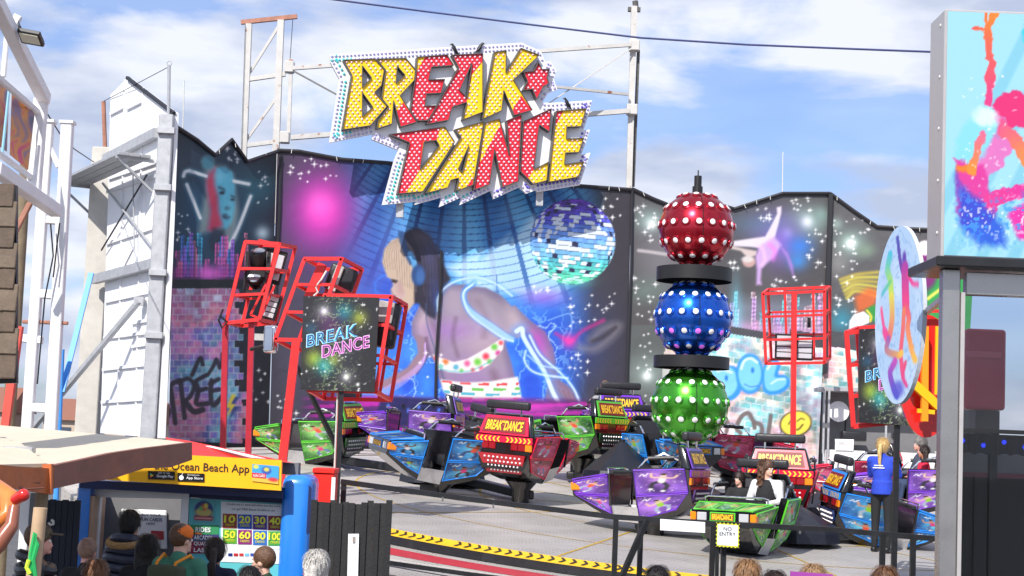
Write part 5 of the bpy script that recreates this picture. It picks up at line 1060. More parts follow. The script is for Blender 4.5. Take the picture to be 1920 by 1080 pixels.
def art_panel(name, p4, theme, seed, root, dancer=True, nu=38, nv=38, follow=0):
    """printed panel with dancer; p4 = lower-left, lower-right, upper-right, upper-left"""
    P, u, v = quad_grid(*p4, nu, nv); main, dark, mid = THEME[theme]; A = Art(u * 100, (1 - v) * 100, dark); rng = np.random.default_rng(seed); n_ = vnoise(A.X, A.Y, 40, seed, 3)
    A.mix(np.clip(n_ * 1.7 - .3, 0, 1), mid); A.glow(rng.uniform(30, 70), rng.uniform(30, 70), 30, [min(255, c + 110) for c in main], .75); n5 = vnoise(A.X, A.Y, 16, seed + 3, 3); A.mix(np.clip(1 - np.abs(n5 - .5) / .03, 0, 1) * .35, [min(255, c + 150) for c in main])
    for _ in range(12): A.ell(rng.uniform(5, 95), rng.uniform(5, 95), 1.6, 1.6, (240, 244, 250), .8, .95)
    if dancer:
        cx, cy = rng.uniform(42, 58), rng.uniform(42, 58); sk = [(206, 150, 120), (120, 78, 56), (226, 190, 170)][seed % 3]; top = [(236, 90, 60), (150, 206, 50), (230, 226, 226), (226, 60, 130)][seed % 4]; leg = [(60, 84, 140), (40, 40, 52), (170, 186, 206), (90, 120, 170)][(seed // 2) % 4]; a0 = rng.uniform(-.8, .8)
        def pt(r_, a): return (cx + r_ * math.cos(a + a0), cy + r_ * math.sin(a + a0))
        A.line([pt(4, 1.2), pt(24, 1.0), pt(42, 1.35)], 9, leg, 2); A.line([pt(4, 1.9), pt(22, 2.4), pt(40, 2.0)], 9, leg, 2); A.line([pt(3, 1.6), pt(14, -1.5)], 15, top, 2); A.line([pt(14, -1.4), pt(26, -.6), pt(38, -.75)], 6, sk, 1.5); A.line([pt(14, -1.7), pt(24, -2.6), pt(36, -2.3)], 6, sk, 1.5); A.ell(*pt(25, -1.5), 6, 7, sk, 1.5); A.ell(*pt(28, -1.55), 6, 4, (50, 36, 34), 1.5); A.ell(*pt(44, 1.4), 5, 4, (240, 240, 240), 1.5); A.ell(*pt(42, 2.0), 5, 4, (240, 240, 240), 1.5)
        x_, y_ = rng.uniform(8, 20), rng.uniform(8, 25); A.line([(x_, y_ + 8), (x_ + 6, y_), (x_ + 9, y_ + 9), (x_ + 17, y_ - 2)], 2.6, (250, 250, 250), 1)
    else:
        for k in range(6): A.line([(rng.uniform(0, 100), 0), (rng.uniform(0, 100), 100)], rng.uniform(2, 7), [min(255, c + 60 * (k % 3)) for c in main], 2, .6)
        A.poly([(60, 10), (80, 10), (40, 90), (20, 90)], (226, 150, 70), 2, .7)
    if follow:
        for idx in np.ndindex(P.shape[:2]): P[idx][1] = follow * (wid(P[idx][0], P[idx][2]) + .017)
    o = sheet(name, P, A.linear(), art_m, root, local=True); q = [Vector(p) for p in p4]; c = sum(q, Vector()) / 4
    e = MB(); e.path([p + (p - c).normalized() * .004 for p in q], .016, 5, closed=True); e.build('panel_edge', MATS['car_edge_' + theme], o, local=True); return o
for k_, v_ in THEME.items(): mat('car_edge_' + k_, v_[0], .3, coat=.3); mat('car_top_' + k_, v_[1], .2, .2, coat=.8, noise=.3, nscale=14)
bulb_back = {'red': (190, 22, 40), 'purple': (70, 30, 110), 'green': (30, 80, 36), 'blue': (20, 60, 130)}
LOGO = text_mesh('BREAK*DANCE', width=1.0, height=.2, bold=.03, shear=.2); PLATE = text_mesh('BREAKDANCE', width=1.0, height=.26, bold=.03)
def put_mesh(vsfs, o, x, y, sx, sy, name, m, par, off):
    o, x, y = Vector(o), Vector(x).normalized(), Vector(y).normalized(); n = x.cross(y); mb = MB(); mb.add([o + x * v[0] * sx + y * v[1] * sy + n * off for v in vsfs[0]], vsfs[1]); return mb.build(name, m, par, local=True)
def make_car(theme):
    root = thing('ride_car', '', 'ride car', (0, 0, 0), 'two seat cars of the spinning ride'); edge = MATS['car_edge_' + theme]; seed = {'blue': 10, 'purple': 20, 'green': 30, 'red': 41}[theme]
    h = MB()
    loft(h, [hull_ring(1.1, .82), hull_ring(.98, .85), hull_ring(.75, .88), hull_ring(.55, .90), hull_ring(.41, .92)])            # nose
    loft(h, [hull_ring(.41, .40), hull_ring(.2, .38), hull_ring(0, .38), hull_ring(-.3, .40), hull_ring(-.62, .42)])                # tub
    loft(h, [hull_ring(-.62, 1.05), hull_ring(-.8, 1.03), hull_ring(-.92, 1.0)])                                                      # tail
    for s in (1, -1):
        def wall(x): return [(x, s * wid(x, .36), .36), (x, s * wid(x, .7), .7), (x, s * wid(x, 1.03), 1.03), (x, s * (wid(x, 1.03) - .1), 1.03), (x, s * (wid(x, .7) - .12), .6), (x, s * (wid(x, .36) - .12), .36)]
        loft(h, [wall(0.0), wall(-.3), wall(-.64)])
    h.lathe([(.16, -.25), (.17, .0), (.30, .16), (.26, .2)], (-.15, 0, 0), 12)
    h.build('hull', car_black, root, smooth=True, local=True)
    bk = MB(); bk.prism([(-.93, -.56, 1.0), (-.93, .56, 1.0), (-.80, .44, 1.38), (-.80, -.44, 1.38)], (.14, 0, .02)); bk.build('seat_back_shell', car_black, root, bevel=.03, local=True)
    se = MB(); se.box((-.42, 0, .52), (.46, .92, .2)); se.build('seat', vinyl_blk, root, bevel=.05, local=True)
    sb = MB(); sb.prism([(-.60, -.46, .58), (-.60, .46, .58), (-.70, .42, 1.34), (-.70, -.42, 1.34)], (-.1, 0, 0)); sb.build('backrest', vinyl_blk, root, bevel=.04, local=True)
    hr = MB(); hr.box((-.80, 0, 1.545), (.12, .86, .15)); hr.build('headrest', vinyl_blk, root, bevel=.04, local=True)
    for s in (1, -1): MB().tube((-.80, s * .26, 1.36), (-.80, s * .26, 1.5), .016, n=8).build('headrest_post', chrome, root, local=True)
    # side panels
    for s in (1, -1):
        def q(x, z): return (x, s * (wid(x, z) + .016), z)
        for i, pts in enumerate((((1.05, .62), (.44, .60), (.44, .90), (1.06, .80)), ((.66, .40), (.44, .30), (.44, .57), (1.03, .59)), ((-.03, .60), (-.88, .66), (-.84, 1.01), (-.02, .99)), ((-.05, .22), (-.66, .38), (-.87, .63), (-.03, .57)))):
            p4 = [q(*p) for p in pts]
            if s < 0: p4 = [p4[1], p4[0], p4[3], p4[2]]
            art_panel('side_panel', p4, theme, seed + i * 3 + (5 if s < 0 else 0), root, follow=s)
        sl = MB(); sl.add([q(.42, .18), q(-.02, .14), q(-.02, .40), q(.42, .42)], [(0, 1, 2, 3)]); sl.build('door_sill', sill_m, root, local=True)
        MB().beam((.41, s * (wid(.41, .7)), .42), (.41, s * (wid(.41, .9)), .94), .03).build('door_edge', car_black, root, local=True)
        hd = MB(); hd.path([(-.72, s * .52, 1.16), (-.5, s * .58, 1.26), (-.2, s * .60, 1.16), (-.04, s * .60, .98)], .017, 8); ho = hd.build('grab_handle', chrome, root, smooth=True, local=True)
        MB().tube((-.66, s * .54, 1.20), (-.24, s * .6, 1.185), .038, n=10).build('foam_grip', vinyl_blk, ho, local=True)
        MB().box((1.03, s * .47, .73), (.16, .1, .13)).build('corner_lamp', amber, root, bevel=.015, local=True); MB().box((1.105, s * .33, .73), (.03, .15, .12)).build('headlight', clearl, root, bevel=.008, local=True)
        for j, (y_, m_) in enumerate(((.50, amber), (.36, redl), (.22, redl))): MB().box((-.925, s * y_, .82), (.04, .135, .12)).build('tail_lamp', m_, root, bevel=.012, local=True)
    # hood
    for k, (y0, y1) in enumerate(((-.50, -.17), (-.165, .165), (.17, .50))):
        art_panel('hood_panel', [(1.09, y0 * .92, .835), (1.09, y1 * .92, .835), (.50, y1 * 1.18, .925), (.50, y0 * 1.18, .925)][::1], theme, seed + 50 + k, root, dancer=(k == 1), nu=20, nv=24)
    hrl = MB(); hrl.path([(.46, -.5, .9), (.46, -.5, 1.0), (.50, -.44, 1.02), (.50, .44, 1.02), (.46, .5, 1.0), (.46, .5, .9)], .016, 8); hrl.build('hood_rail', chrome, root, smooth=True, local=True); 
    MB().box((.42, 0, .95), (.08, .9, .08)).build('dash_pad', vinyl_blk, root, bevel=.02, local=True)
    pl = MB(); pl.box((1.112, 0, .73), (.02, .40, .14)); po = pl.build('name_plate', edge, root, bevel=.004, local=True); MB().box((1.124, 0, .73), (.006, .36, .105)).build('plate_face', mat('plate_brown', (96, 40, 24), .4), po, local=True); put_mesh(PLATE, (1.128, 0, .73), (0, 1, 0), (0, 0, 1), .33, .33, 'lettering', logo_y, po, .001)
    # tail board
    tb = [(-.945, -.5, 1.03), (-.945, .5, 1.03), (-.825, .42, 1.35), (-.825, -.42, 1.35)]; mb = MB(); mb.prism([Vector(p) + Vector((-.008, 0, 0)) for p in tb], (.012, 0, 0)); bo = mb.build('tail_board', edge, root, local=True)
    c = Vector((-.885, 0, 1.19)); up = Vector((.12, 0, .32)).normalized(); nb = Vector((0, -1, 0)).cross(up); MB().prism([c + Vector((0, y_, 0)) + up * z_ - Vector((.02, 0, 0)) for y_, z_ in ((-.43, -.13), (.43, -.13), (.38, .13), (-.38, .13))], (.006, 0, 0)).build('board_face', logo_o if theme != 'purple' else mat('board_purple', (40, 18, 60), .4), bo, local=True)
    put_mesh(LOGO, c - Vector((.026, 0, 0)), (0, -1, 0), up, .74, .95, 'lettering', logo_y, bo, .003)
    cs = MB(); cs.box((-.935, 0, .945), (.03, 1.16, .12)); so = cs.build('chevron_strip', edge, root, bevel=.01, local=True)
    for s in (1, -1):
        for k in range(6):
            y_ = s * (.06 + k * .085); mb = MB(); x_ = -.953; mb.add([(x_, y_, .90), (x_, y_ + s * .035, .945), (x_, y_, .99), (x_, y_ + s * .03, .99), (x_, y_ + s * .065, .945), (x_, y_ + s * .03, .90)], [(0, 1, 4, 5), (1, 2, 3, 4)]); mb.build('chevron', chev_y, so, local=True)
    rp = [(-.80, -.34, .36), (-.80, .34, .36), (-.935, .47, .70), (-.935, -.47, .70)]; mb = MB(); mb.prism([Vector(p) + Vector((-.06, 0, -.01)) for p in rp], (.03, 0, 0)); ro = mb.build('bulb_panel', mat('bulb_back_' + theme, bulb_back[theme], .25, coat=.5), root, local=True)
    nb = (Vector(rp[3]) - Vector(rp[0])).cross(Vector((0, 1, 0))).normalized(); nb = nb if nb.x < 0 else -nb; bl_ = MB()
    for r_ in range(4):
        for k in range(9):
            v_ = (r_ + .6) / 4.4; hw = .34 + (.47 - .34) * v_ - .05; y_ = -hw + 2 * hw * (k + (.5 if r_ % 2 else .1)) / 9.2; dome(bl_, Vector((-.80 - .135 * v_ - .062, y_, .35 + .34 * v_)), nb, .021)
    bl_.build('bulbs', white_bulb, ro, local=True, kind='stuff')
    return root
PROTO = {k: make_car(k) for k in THEME}; USED = set(); CARS = {}; CS = .91
def place_car(key, theme, px, py, Y, head, lab, tilt=(0, 0)):
    """px,py: photo pixel of the car's middle at half height; head: heading of the nose in degrees (0 right, 90 away)"""
    root = PROTO[theme] if theme not in USED else copy_tree(PROTO[theme]); USED.add(theme)
    p = at(px, py, Y); p.z -= .68 * CS; root.location = p; root.scale = (CS, CS, CS); root.rotation_euler = (R(tilt[0]), R(tilt[1]), R(head)); root['label'] = lab; CARS[key] = root; return root
place_car('c1', 'green', 590, 818, 31.5, 158, 'green car with nose turned away, behind the square starry panel', (-3, 0))
place_car('c2', 'purple', 770, 800, 31.5, 172, 'purple car mostly hidden behind the blue car at the turntable middle', (0, -4))
place_car('c3', 'blue', 808, 846, 28.0, 206, 'tilted empty blue car with headlights, in front of the DJ print', (-6, -4))
place_car('c4', 'red', 987, 846, 28.3, 62, 'red car seen from behind with bulb panel and BREAK DANCE tail board', (3, -4))
place_car('c5', 'green', 1080, 812, 32.5, 140, 'green car partly hidden behind the red rear view car', (0, 0))
place_car('c6', 'purple', 1148, 800, 34.0, 98, 'purple car with a man aboard, farthest back by the hoarding corner', (0, 0))
place_car('c7', 'blue', 1258, 848, 31.0, -62, 'blue car facing the viewer under the green ball', (0, 0))
place_car('c8', 'red', 1388, 848, 32.5, 18, 'crimson car side on behind the mast of the balls', (0, 0))
place_car('c9', 'purple', 1212, 918, 25.6, 158, 'empty purple car side on in front of the ball column', (0, 2))
place_car('c11', 'red', 1462, 915, 27.6, 80, 'red car seen from behind, just beyond the curly haired rider', (0, 0))
place_car('c10', 'green', 1398, 973, 24.4, -116, 'green car carrying a curly haired woman and a child', (0, 0))
place_car('c14', 'red', 1600, 895, 31.5, 170, 'red car behind the attendant in blue', (0, 0))
place_car('c13', 'purple', 1692, 912, 30.0, 176, 'purple car with a man and a child in red aboard', (0, 0))
place_car('c12', 'blue', 1640, 968, 27.0, 6, 'blue car dipping its nose beside the attendant in blue', (4, 7))
# ---- black arms and hub cones that carry the cars
def arm(lbx, a, c, r=.11):
    p, q = at(*a), at(*c); t = thing('carrier_boom', lbx, 'ride arm', p, 'black arms under the cars'); MB().beam(p, q, r * 2, r * 1.3).build('beam', black_m, t, bevel=.02); MB().box(q, (.26, .26, .16)).build('end_joint', lamp_blk, t, bevel=.03); MB().box(p, (.3, .3, .2)).build('root_joint', lamp_blk, t, bevel=.03)
def on_deck(px, Y, h=.18):
    p = at(px, 900, Y); return Vector((p.x, p.y, deck_z(p.x, p.y) + h))
HUBS = [(1165, 31.0, 'black pleated cone cover between the far purple and blue cars'), (830, 30.0, 'low black cone cover behind the tilted blue car'), (1480, 26.2, 'black cone cover behind the glass below the green car'), (1560, 29.5, 'black cone cover among the rear cars beyond the attendant')]
hubs = []
for px_, Y_, lbx in HUBS:
    p = on_deck(px_, Y_, .0); hubs.append(p); t = thing('hub_cone', lbx, 'hub cover', p, 'cone covers between the cars'); hh = .95 if px_ == 1165 else .62; mb = MB(); n_ = 20; vs = []
    for i, (r_, z_) in enumerate(((.75, .02), (.72, .3), (.68, .45), (.38, .72), (.06, 1.0))):
        for k in range(n_): a = 2 * math.pi * k / n_; w = r_ * (1 + (.05 if k % 2 else 0)); vs.append(p + Vector((w * math.cos(a), w * math.sin(a), z_ * hh)))
    mb.add(vs, [(i * n_ + k, i * n_ + (k + 1) % n_, (i + 1) * n_ + (k + 1) % n_, (i + 1) * n_ + k) for i in range(4) for k in range(n_)] + [tuple(range(4 * n_, 5 * n_))]); mb.build('cover', mat('black_tarpaulin', (26, 28, 38), .35, noise=.2, nscale=5, bump=.3, bscale=5), t); MB().tube(p + Vector((0, 0, hh - .02)), p + Vector((0, 0, hh + .05)), .05, n=10).build('cap', lamp_blk, t)
for k, (hub, key) in enumerate(((0, 'c5'), (0, 'c6'), (0, 'c7'), (1, 'c2'), (1, 'c3'), (1, 'c4'), (1, 'c1'), (2, 'c9'), (2, 'c10'), (2, 'c11'), (2, 'c12'), (3, 'c13'), (3, 'c14'), (3, 'c8'))):
    a = hubs[hub] + Vector((0, 0, .16)); l = CARS[key].location; c = Vector((l.x, l.y, max(deck_z(l.x, l.y) + .12, l.z - .18))); nm = CARS[key]['label'].split(',')[0]
    lbx = 'black steel arm under the ' + ' '.join(nm.split()[:9]); t = thing('carrier_boom', lbx, 'ride arm', a, 'black arms under the cars'); MB().beam(a, c, .2, .14).build('beam', black_m, t, bevel=.015); MB().box(c, (.3, .3, .14)).build('end_joint', lamp_blk, t, bevel=.03)
    MB().tube(c, Vector((l.x, l.y, l.z + .1)), .09, n=10).build('pivot', lamp_blk, t)
# ================================================================ kiosk
YK_ = 18.2
kblue = mat('kiosk_blue_plastic', (40, 128, 226), .3, coat=.3, noise=.06, nscale=2); kyel = mat('kiosk_yellow', (250, 184, 14), .45, noise=.04, nscale=3); kwhite = mat('kiosk_white', (232, 232, 232), .5, noise=.05); kgrey = mat('kiosk_grey_recess', (110, 110, 112), .7, noise=.1); kdark = mat('kiosk_navy', (18, 34, 84), .5); kteal = mat('poster_teal', (96, 190, 196), .4); ink = mat('ink_brown_black', (52, 34, 20), .5); pwhite = mat('poster_white', (238, 240, 242), .45); kblack = mat('badge_black', (18, 18, 20), .35)
kx = Vector((1, 0, 0)); kz = Vector((0, 0, 1))
ks = thing('ticket_kiosk', 'blue ticket kiosk with yellow app sign, posters and a serving hatch', 'kiosk', Vector((at(370, 1080, YK_).x, YK_, 0)))
def slab(pts, Y, th, nm, m, par=None, bevel=0.0):
    mb = MB(); mb.prism([at(x, y, Y) for x, y in pts], (0, th, 0)); return mb.build(nm, m, par or ks, bevel=bevel)
def down(px, py, Y): p = at(px, py, Y); return Vector((p.x, p.y, .0))
def box_px(x0, y0, x1, Y, dp, nm, m, z0=0.0, z1=None, bevel=0.0, par=None):
    a, c = at(x0, y0, Y), at(x1, y0, Y); zt = (a.z + c.z) / 2 if z1 is None else z1; mb = MB(); mb.box(((a.x + c.x) / 2, Y + dp / 2, (zt + z0) / 2), (abs(c.x - a.x), dp, zt - z0)); return mb.build(nm, m, par or ks, bevel=bevel)
fs_ = slab([(200, 845), (528, 863), (527, 920), (200, 900)], YK_ - .5, .06, 'fascia_sign', kyel)
def ktext(s, px, py, hpx, m, par, Y, wpx=None, bold=.0, off=.006, **k):
    put_text(s, at(px, py, Y), kx, kz, 'lettering', m, par, off, height=hpx * Y / FPX, width=(wpx * Y / FPX if wpx else None), bold=bold, **k)
YS = YK_ - .5
ktext('the Ocean Beach App', 378, 878, 20, ink, fs_, YS, 178, .012)
for x0, y0, w, tx, sm in ((302.5, 891.5, 50, 'Google Play', 'GET IT ON'), (358, 895, 50, 'App Store', 'Download on the')):
    b_ = slab([(x0 - w / 2, y0 - 8.5), (x0 + w / 2, y0 - 7), (x0 + w / 2, y0 + 8.5), (x0 - w / 2, y0 + 7)], YS - .012, .01, 'store_badge', kblack, fs_); ktext(tx, x0 + 7, y0 + 2, 6.2, pwhite, b_, YS - .012, 31, .01); ktext(sm, x0 + 5, y0 - 4.5, 2.6, pwhite, b_, YS - .012, 22)
    if tx[0] == 'G': 
        for k, (c, pts) in enumerate((((60, 190, 120), [(0, 0), (0, 5), (5, 0)]), ((240, 80, 70), [(0, 0), (5, 0), (0, -5)]), ((250, 200, 50), [(2.4, 2.4), (6.5, 0), (2.4, -2.4)]))): MB().add([at(x0 - 21 + a, y0 - b2, YS - .016 - .001 * k) for a, b2 in pts], [(0, 1, 2)]).build('play_mark', mat('play_%d' % k, c, .4), b_)
    else:
        mb = MB(); mb.add([at(x0 - 18 + 4 * math.cos(a) * (1 + .12 * math.cos(2 * a)), y0 + .5 - 4.6 * math.sin(a), YS - .016) for a in np.linspace(0, 6.1, 18)], [tuple(range(18))]); mb.build('apple_mark', pwhite, b_); MB().add([at(x0 - 18, y0 - 5, YS - .017), at(x0 - 15, y0 - 8.5, YS - .017), at(x0 - 15.2, y0 - 6, YS - .017)], [(0, 1, 2)]).build('leaf_mark', pwhite, b_)
P_, u_, v_ = quad_grid(at(472, 902, YS - .012), at(522, 908, YS - .012), at(523, 874, YS - .012), at(473, 870, YS - .012), 30, 22); A_ = Art(u_ * 50, (1 - v_) * 36, (70, 170, 230)); A_.mix((A_.Y > 26), (240, 196, 80)); A_.ell(27, 11, 9, 8, (60, 90, 180)); A_.ell(27, 9, 5, 4, (240, 220, 90)); A_.mix(((A_.Y > 18) & (A_.Y < 29) & (A_.X < 27)), (226, 40, 56)); A_.ell(40, 28, 9, 4, (226, 60, 70)); A_.ell(7, 5, 5, 4, (250, 230, 90)); sheet('card_sticker', P_, A_.linear(), panel_print, fs_); ktext('FUN CARD', 486, 892, 5, pwhite, fs_, YS - .016, 22, .01)
box_px(146, 905, 548, YK_ + .55, .1, 'back_wall', kgrey, z1=2.15); slab([(150, 900), (530, 915), (530, 935), (150, 915)], YK_ - .35, .3, 'soffit', kdark)
mb = MB(); mb.prism([at(148, 906, YK_ - .3), at(170, 906, YK_ - .3), down(163, 1060, YK_ - .3), down(135, 1060, YK_ - .3)], (0, .8, 0)); mb.build('side_panel', kblue, ks); box_px(168, 930, 178, YK_ - .28, .5, 'side_batten', mat('batten_wood', (188, 156, 130), .7, noise=.15))
slab([(174, 908), (355, 912), (354, 936), (178, 932)], YK_ - .12, .1, 'shutter_box', kwhite); box_px(176, 930, 188, YK_ - .1, .1, 'hatch_jamb', kwhite); box_px(340, 935, 354, YK_ - .1, .1, 'hatch_jamb', kwhite); slab([(186, 930), (341, 936), (341, 1080), (186, 1080)], YK_ + .35, .05, 'hatch_recess', kgrey)
cd_ = slab([(227, 954), (312, 957), (313, 1030), (228, 1025)], YK_ + .3, .03, 'hatch_card', kwhite, bevel=.01); ktext('BUY YOUR', 284, 966, 5, kdark, cd_, YK_ + .3, 36); ktext('FUN CARDS', 284, 974, 6.5, kdark, cd_, YK_ + .3, 40, .02); ktext('HERE', 283, 982, 4.5, kdark, cd_, YK_ + .3, 16); slab([(283, 995), (307, 996), (307, 1012), (283, 1011)], YK_ + .29, .005, 'card_patch', mat('patch_red', (170, 50, 60), .5), cd_)
slab([(255, 905), (279, 907), (278, 917), (255, 915)], YK_ - .14, .01, 'warning_label', mat('label_yellow', (206, 186, 30), .5))
k4 = zz(360, 740, 3.1775); YP = YK_ - .06
po = slab(k4([(-18, 615), (572, 652), (548, 1085), (-18, 1085)]), YP, .05, 'poster_board', kteal); slab(k4([(-18, 555), (530, 577), (568, 650), (-18, 612)]), YP - .03, .08, 'header_board', kdark)
wa = slab(k4([(173, 636), (560, 658), (552, 922), (172, 905)]), YP - .006, .004, 'credit_sheet', pwhite, po); ktext('Credits are £1 each and when you buy more', 475.5, 947.5, 5.2, ink, wa, YP - .008, 100); ktext('you get FREE Bonus Credits to use', 475, 956, 5.2, ink, wa, YP - .008, 80)
tcols = [(150, 60, 50), (50, 90, 190), (84, 44, 140), (130, 30, 60), (96, 170, 50), (140, 40, 120), (50, 110, 190), (70, 160, 70)]
for i, n_ in enumerate(('10', '20', '30', '40', '50', '60', '80', '100')):
    cx_, cy_ = k4([(225 + (i % 4) * 90, 752 + (i // 4) * 92 + (i % 4) * 4)])[0]; tl = slab([(cx_ - 13, cy_ - 13.5), (cx_ + 13, cy_ - 13), (cx_ + 13, cy_ + 14), (cx_ - 13, cy_ + 13.5)], YP - .012, .004, 'price_tile', mat('tile_%d' % i, tcols[i], .45), wa)
    ktext(n_, cx_, cy_ - 3.5, 14, mat('lime_yellow', (226, 226, 60), .45), tl, YP - .014, 21 if n_ != '100' else 24, .03); ktext('CREDITS', cx_, cy_ + 7.5, 4.2, MATS['lime_yellow'], tl, YP - .014, 17, .01)
slab(k4([(172, 905), (552, 925), (550, 1010), (172, 995)]), YP - .007, .004, 'payment_strip', pwhite, po)
for j, c in enumerate(((30, 50, 130), (190, 40, 50), (200, 60, 60), (120, 190, 226), (60, 80, 160), (90, 90, 100))):
    q = k4([(228 + j * 33, 953)])[0]; slab([(q[0] - 4, q[1] - 2.6), (q[0] + 4, q[1] - 2.4), (q[0] + 4, q[1] + 2.8), (q[0] - 4, q[1] + 2.6)], YP - .013, .003, 'card_mark', mat('cardmark_%d' % j, c, .4), po)
for tx, y0, y1, c, hh in (('RIDES', 775, 832, (50, 140, 90), 9), ('ARCADES', 833, 868, (60, 50, 120), 8), ('QUASAR', 872, 905, (140, 36, 70), 8), ('LASER', 906, 945, (140, 36, 70), 8)):
    sl_ = slab(k4([(-18, y0), (160, y0 + 3), (160, y1 + 2), (-18, y1)]), YP - .01, .004, 'list_strip', mat('strip_' + tx.lower(), c, .45), po); q = k4([(66, (y0 + y1) / 2 + 1)])[0]; ktext(tx, q[0], q[1], hh, pwhite, sl_, YP - .012, 34 if tx != 'RIDES' else 28, .02)
P_, u_, v_ = quad_grid(at(361, 979, YP - .012), at(402, 981, YP - .012), at(403, 938, YP - .012), at(362, 936, YP - .012), 36, 36); A_ = Art(u_ * 40, (1 - v_) * 42, (96, 190, 196)); A_.ell(20, 19, 17, 17, (40, 60, 130)); A_.ell(20, 23, 16, 8, (200, 190, 110)); A_.ell(20, 14, 6, 6, (226, 90, 80)); A_.ell(24, 11, 4, 5, (240, 220, 80)); A_.ell(15, 16, 4, 4, (110, 190, 90)); A_.poly([(2, 30), (38, 30), (36, 38), (4, 38)], (170, 40, 50)); A_.line([(6, 34), (34, 34)], 2, (240, 230, 230)); sheet('emblem_print', P_, A_.linear(), panel_print, po)
bx_ = MB(); a, c = at(530, 886, YK_ - .2), at(586, 895, YK_ - .2); bx_.box(((a.x + c.x) / 2, YK_ + .15, (a.z - .02) / 2), (c.x - a.x, .8, a.z - .02)); bx_.build('end_body', kblue, ks, bevel=.1); slab([(575, 905), (584, 915), (582, 1000), (572, 1000)], YK_ - .22, .02, 'end_recess', kdark); box_px(530, 868, 560, YK_ + .1, .2, 'roof_block', kgrey, z0=at(545, 890, YK_).z, z1=at(545, 868, YK_).z)
rf = MB(); rf.add([at(310, 820, 19.2), at(352, 826, 18.9), at(572, 872, 18.6), at(528, 866, 17.95), at(330, 852, 17.95)], [(0, 1, 2, 3, 4)]); rf.build('red_roof', mat('roof_red', (232, 40, 26), .4), ks); MB().add([at(384, 836, 18.75), at(395, 836, 18.72), at(500, 860, 18.3), at(470, 858, 18.2)], [(0, 1, 2, 3)]).build('roof_stripe', kwhite, ks)
b2 = thing('red_cabinet', 'small bright red cabinet between kiosk and black board fence', 'cabinet', down(607, 1080, 19.4)); box_px(588, 888, 626, 19.4, .5, 'body', MATS['roof_red'], par=b2, bevel=.01); box_px(586, 878, 628, 19.38, .54, 'lid', MATS['roof_red'], z0=at(607, 888, 19.4).z, par=b2, bevel=.01); box_px(622, 895, 629, 19.37, .03, 'edge_strip', kwhite, par=b2)
# dark blue board wall beside the kiosk
bw_ = thing('board_partition', 'dark navy board wall between canopy and kiosk', 'wall', down(115, 1080, 17)); nav = mat('navy_boards', (20, 26, 44), .7, noise=.25, nscale=6, bump=.2)
for k in range(6): box_px(84 + k * 11.5, 915, 94.5 + k * 11.5, 17.0, .04, 'plank', nav, z1=2.08 + .01 * (k % 2), par=bw_)
MB().path([at(96, 975, 16.9), at(100, 977, 16.9), at(100, 983, 16.9), at(95, 984, 16.9), at(91, 980, 16.9)], .014, 6).build('ring_hook', lace_m, bw_)
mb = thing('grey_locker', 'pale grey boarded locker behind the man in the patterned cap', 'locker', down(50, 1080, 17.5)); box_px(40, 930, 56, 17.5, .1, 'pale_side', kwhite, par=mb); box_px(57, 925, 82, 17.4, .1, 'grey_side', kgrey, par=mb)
# black board fence
bf = thing('board_fence', 'black upright board fence with uneven tops and a white notice', 'fence', down(660, 1080, 17.3)); fb = [mat('fence_black', (34, 34, 36), .8, noise=.35, nscale=9, bump=.3), mat('fence_black_worn', (44, 44, 45), .85, noise=.35, nscale=9, bump=.3)]
for k in range(13):
    x0 = 584 + k * 11.7; box_px(x0, 940 + (4 if k % 3 else 0) + random.uniform(-3, 4), x0 + 11.5, 17.3 + (.02 if k % 2 else 0), .025, 'plank', fb[k % 2], par=bf)
for z_ in (.5, 1.3): a, c = at(584, 1000, 17.36), at(736, 1000, 17.36); MB().box(((a.x + c.x) / 2, 17.37, z_), (c.x - a.x, .04, .09)).build('rail', fb[0], bf)
nt_ = slab([(653, 1001), (673, 1001), (671, 1085), (651, 1085)], 17.27, .012, 'notice', pwhite, bf); slab([(661, 1006), (666, 1006), (666, 1018), (661, 1018)], 17.262, .004, 'notice_mark', mat('mark_grey', (150, 140, 134), .6), nt_)
# ================================================================ railing with clear screens round the ride
gm = bpy.data.materials.new('clear_screen'); gm.use_nodes = True; nt = gm.node_tree; nt.nodes.clear(); o_ = nt.nodes.new('ShaderNodeOutputMaterial'); mxs = nt.nodes.new('ShaderNodeMixShader'); tr = nt.nodes.new('ShaderNodeBsdfTransparent'); gl = nt.nodes.new('ShaderNodeBsdfGlossy'); fr = nt.nodes.new('ShaderNodeFresnel'); fr.inputs['IOR'].default_value = 1.35; tr.inputs['Color'].default_value = (.93, .94, .95, 1); gl.inputs['Roughness'].default_value = .03
nt.links.new(fr.outputs[0], mxs.inputs[0]); nt.links.new(tr.outputs[0], mxs.inputs[1]); nt.links.new(gl.outputs[0], mxs.inputs[2]); nt.links.new(mxs.outputs[0], o_.inputs['Surface']); MATS['clear_screen'] = gm
alu_c = mat('clip_grey', (120, 120, 122), .4, .5); rl_ = thing('ride_railing', 'black railing with clear screens along the front of the ride', 'railing', down(1150, 1080, 19.8)); rails = [(640, 903, 20.2), (880, 936, 20.0), (1150, 969, 19.8), (1340, 982, 19.7), (1560, 993, 19.6), (1670, 1003, 19.5), (1800, 1014, 19.4)]
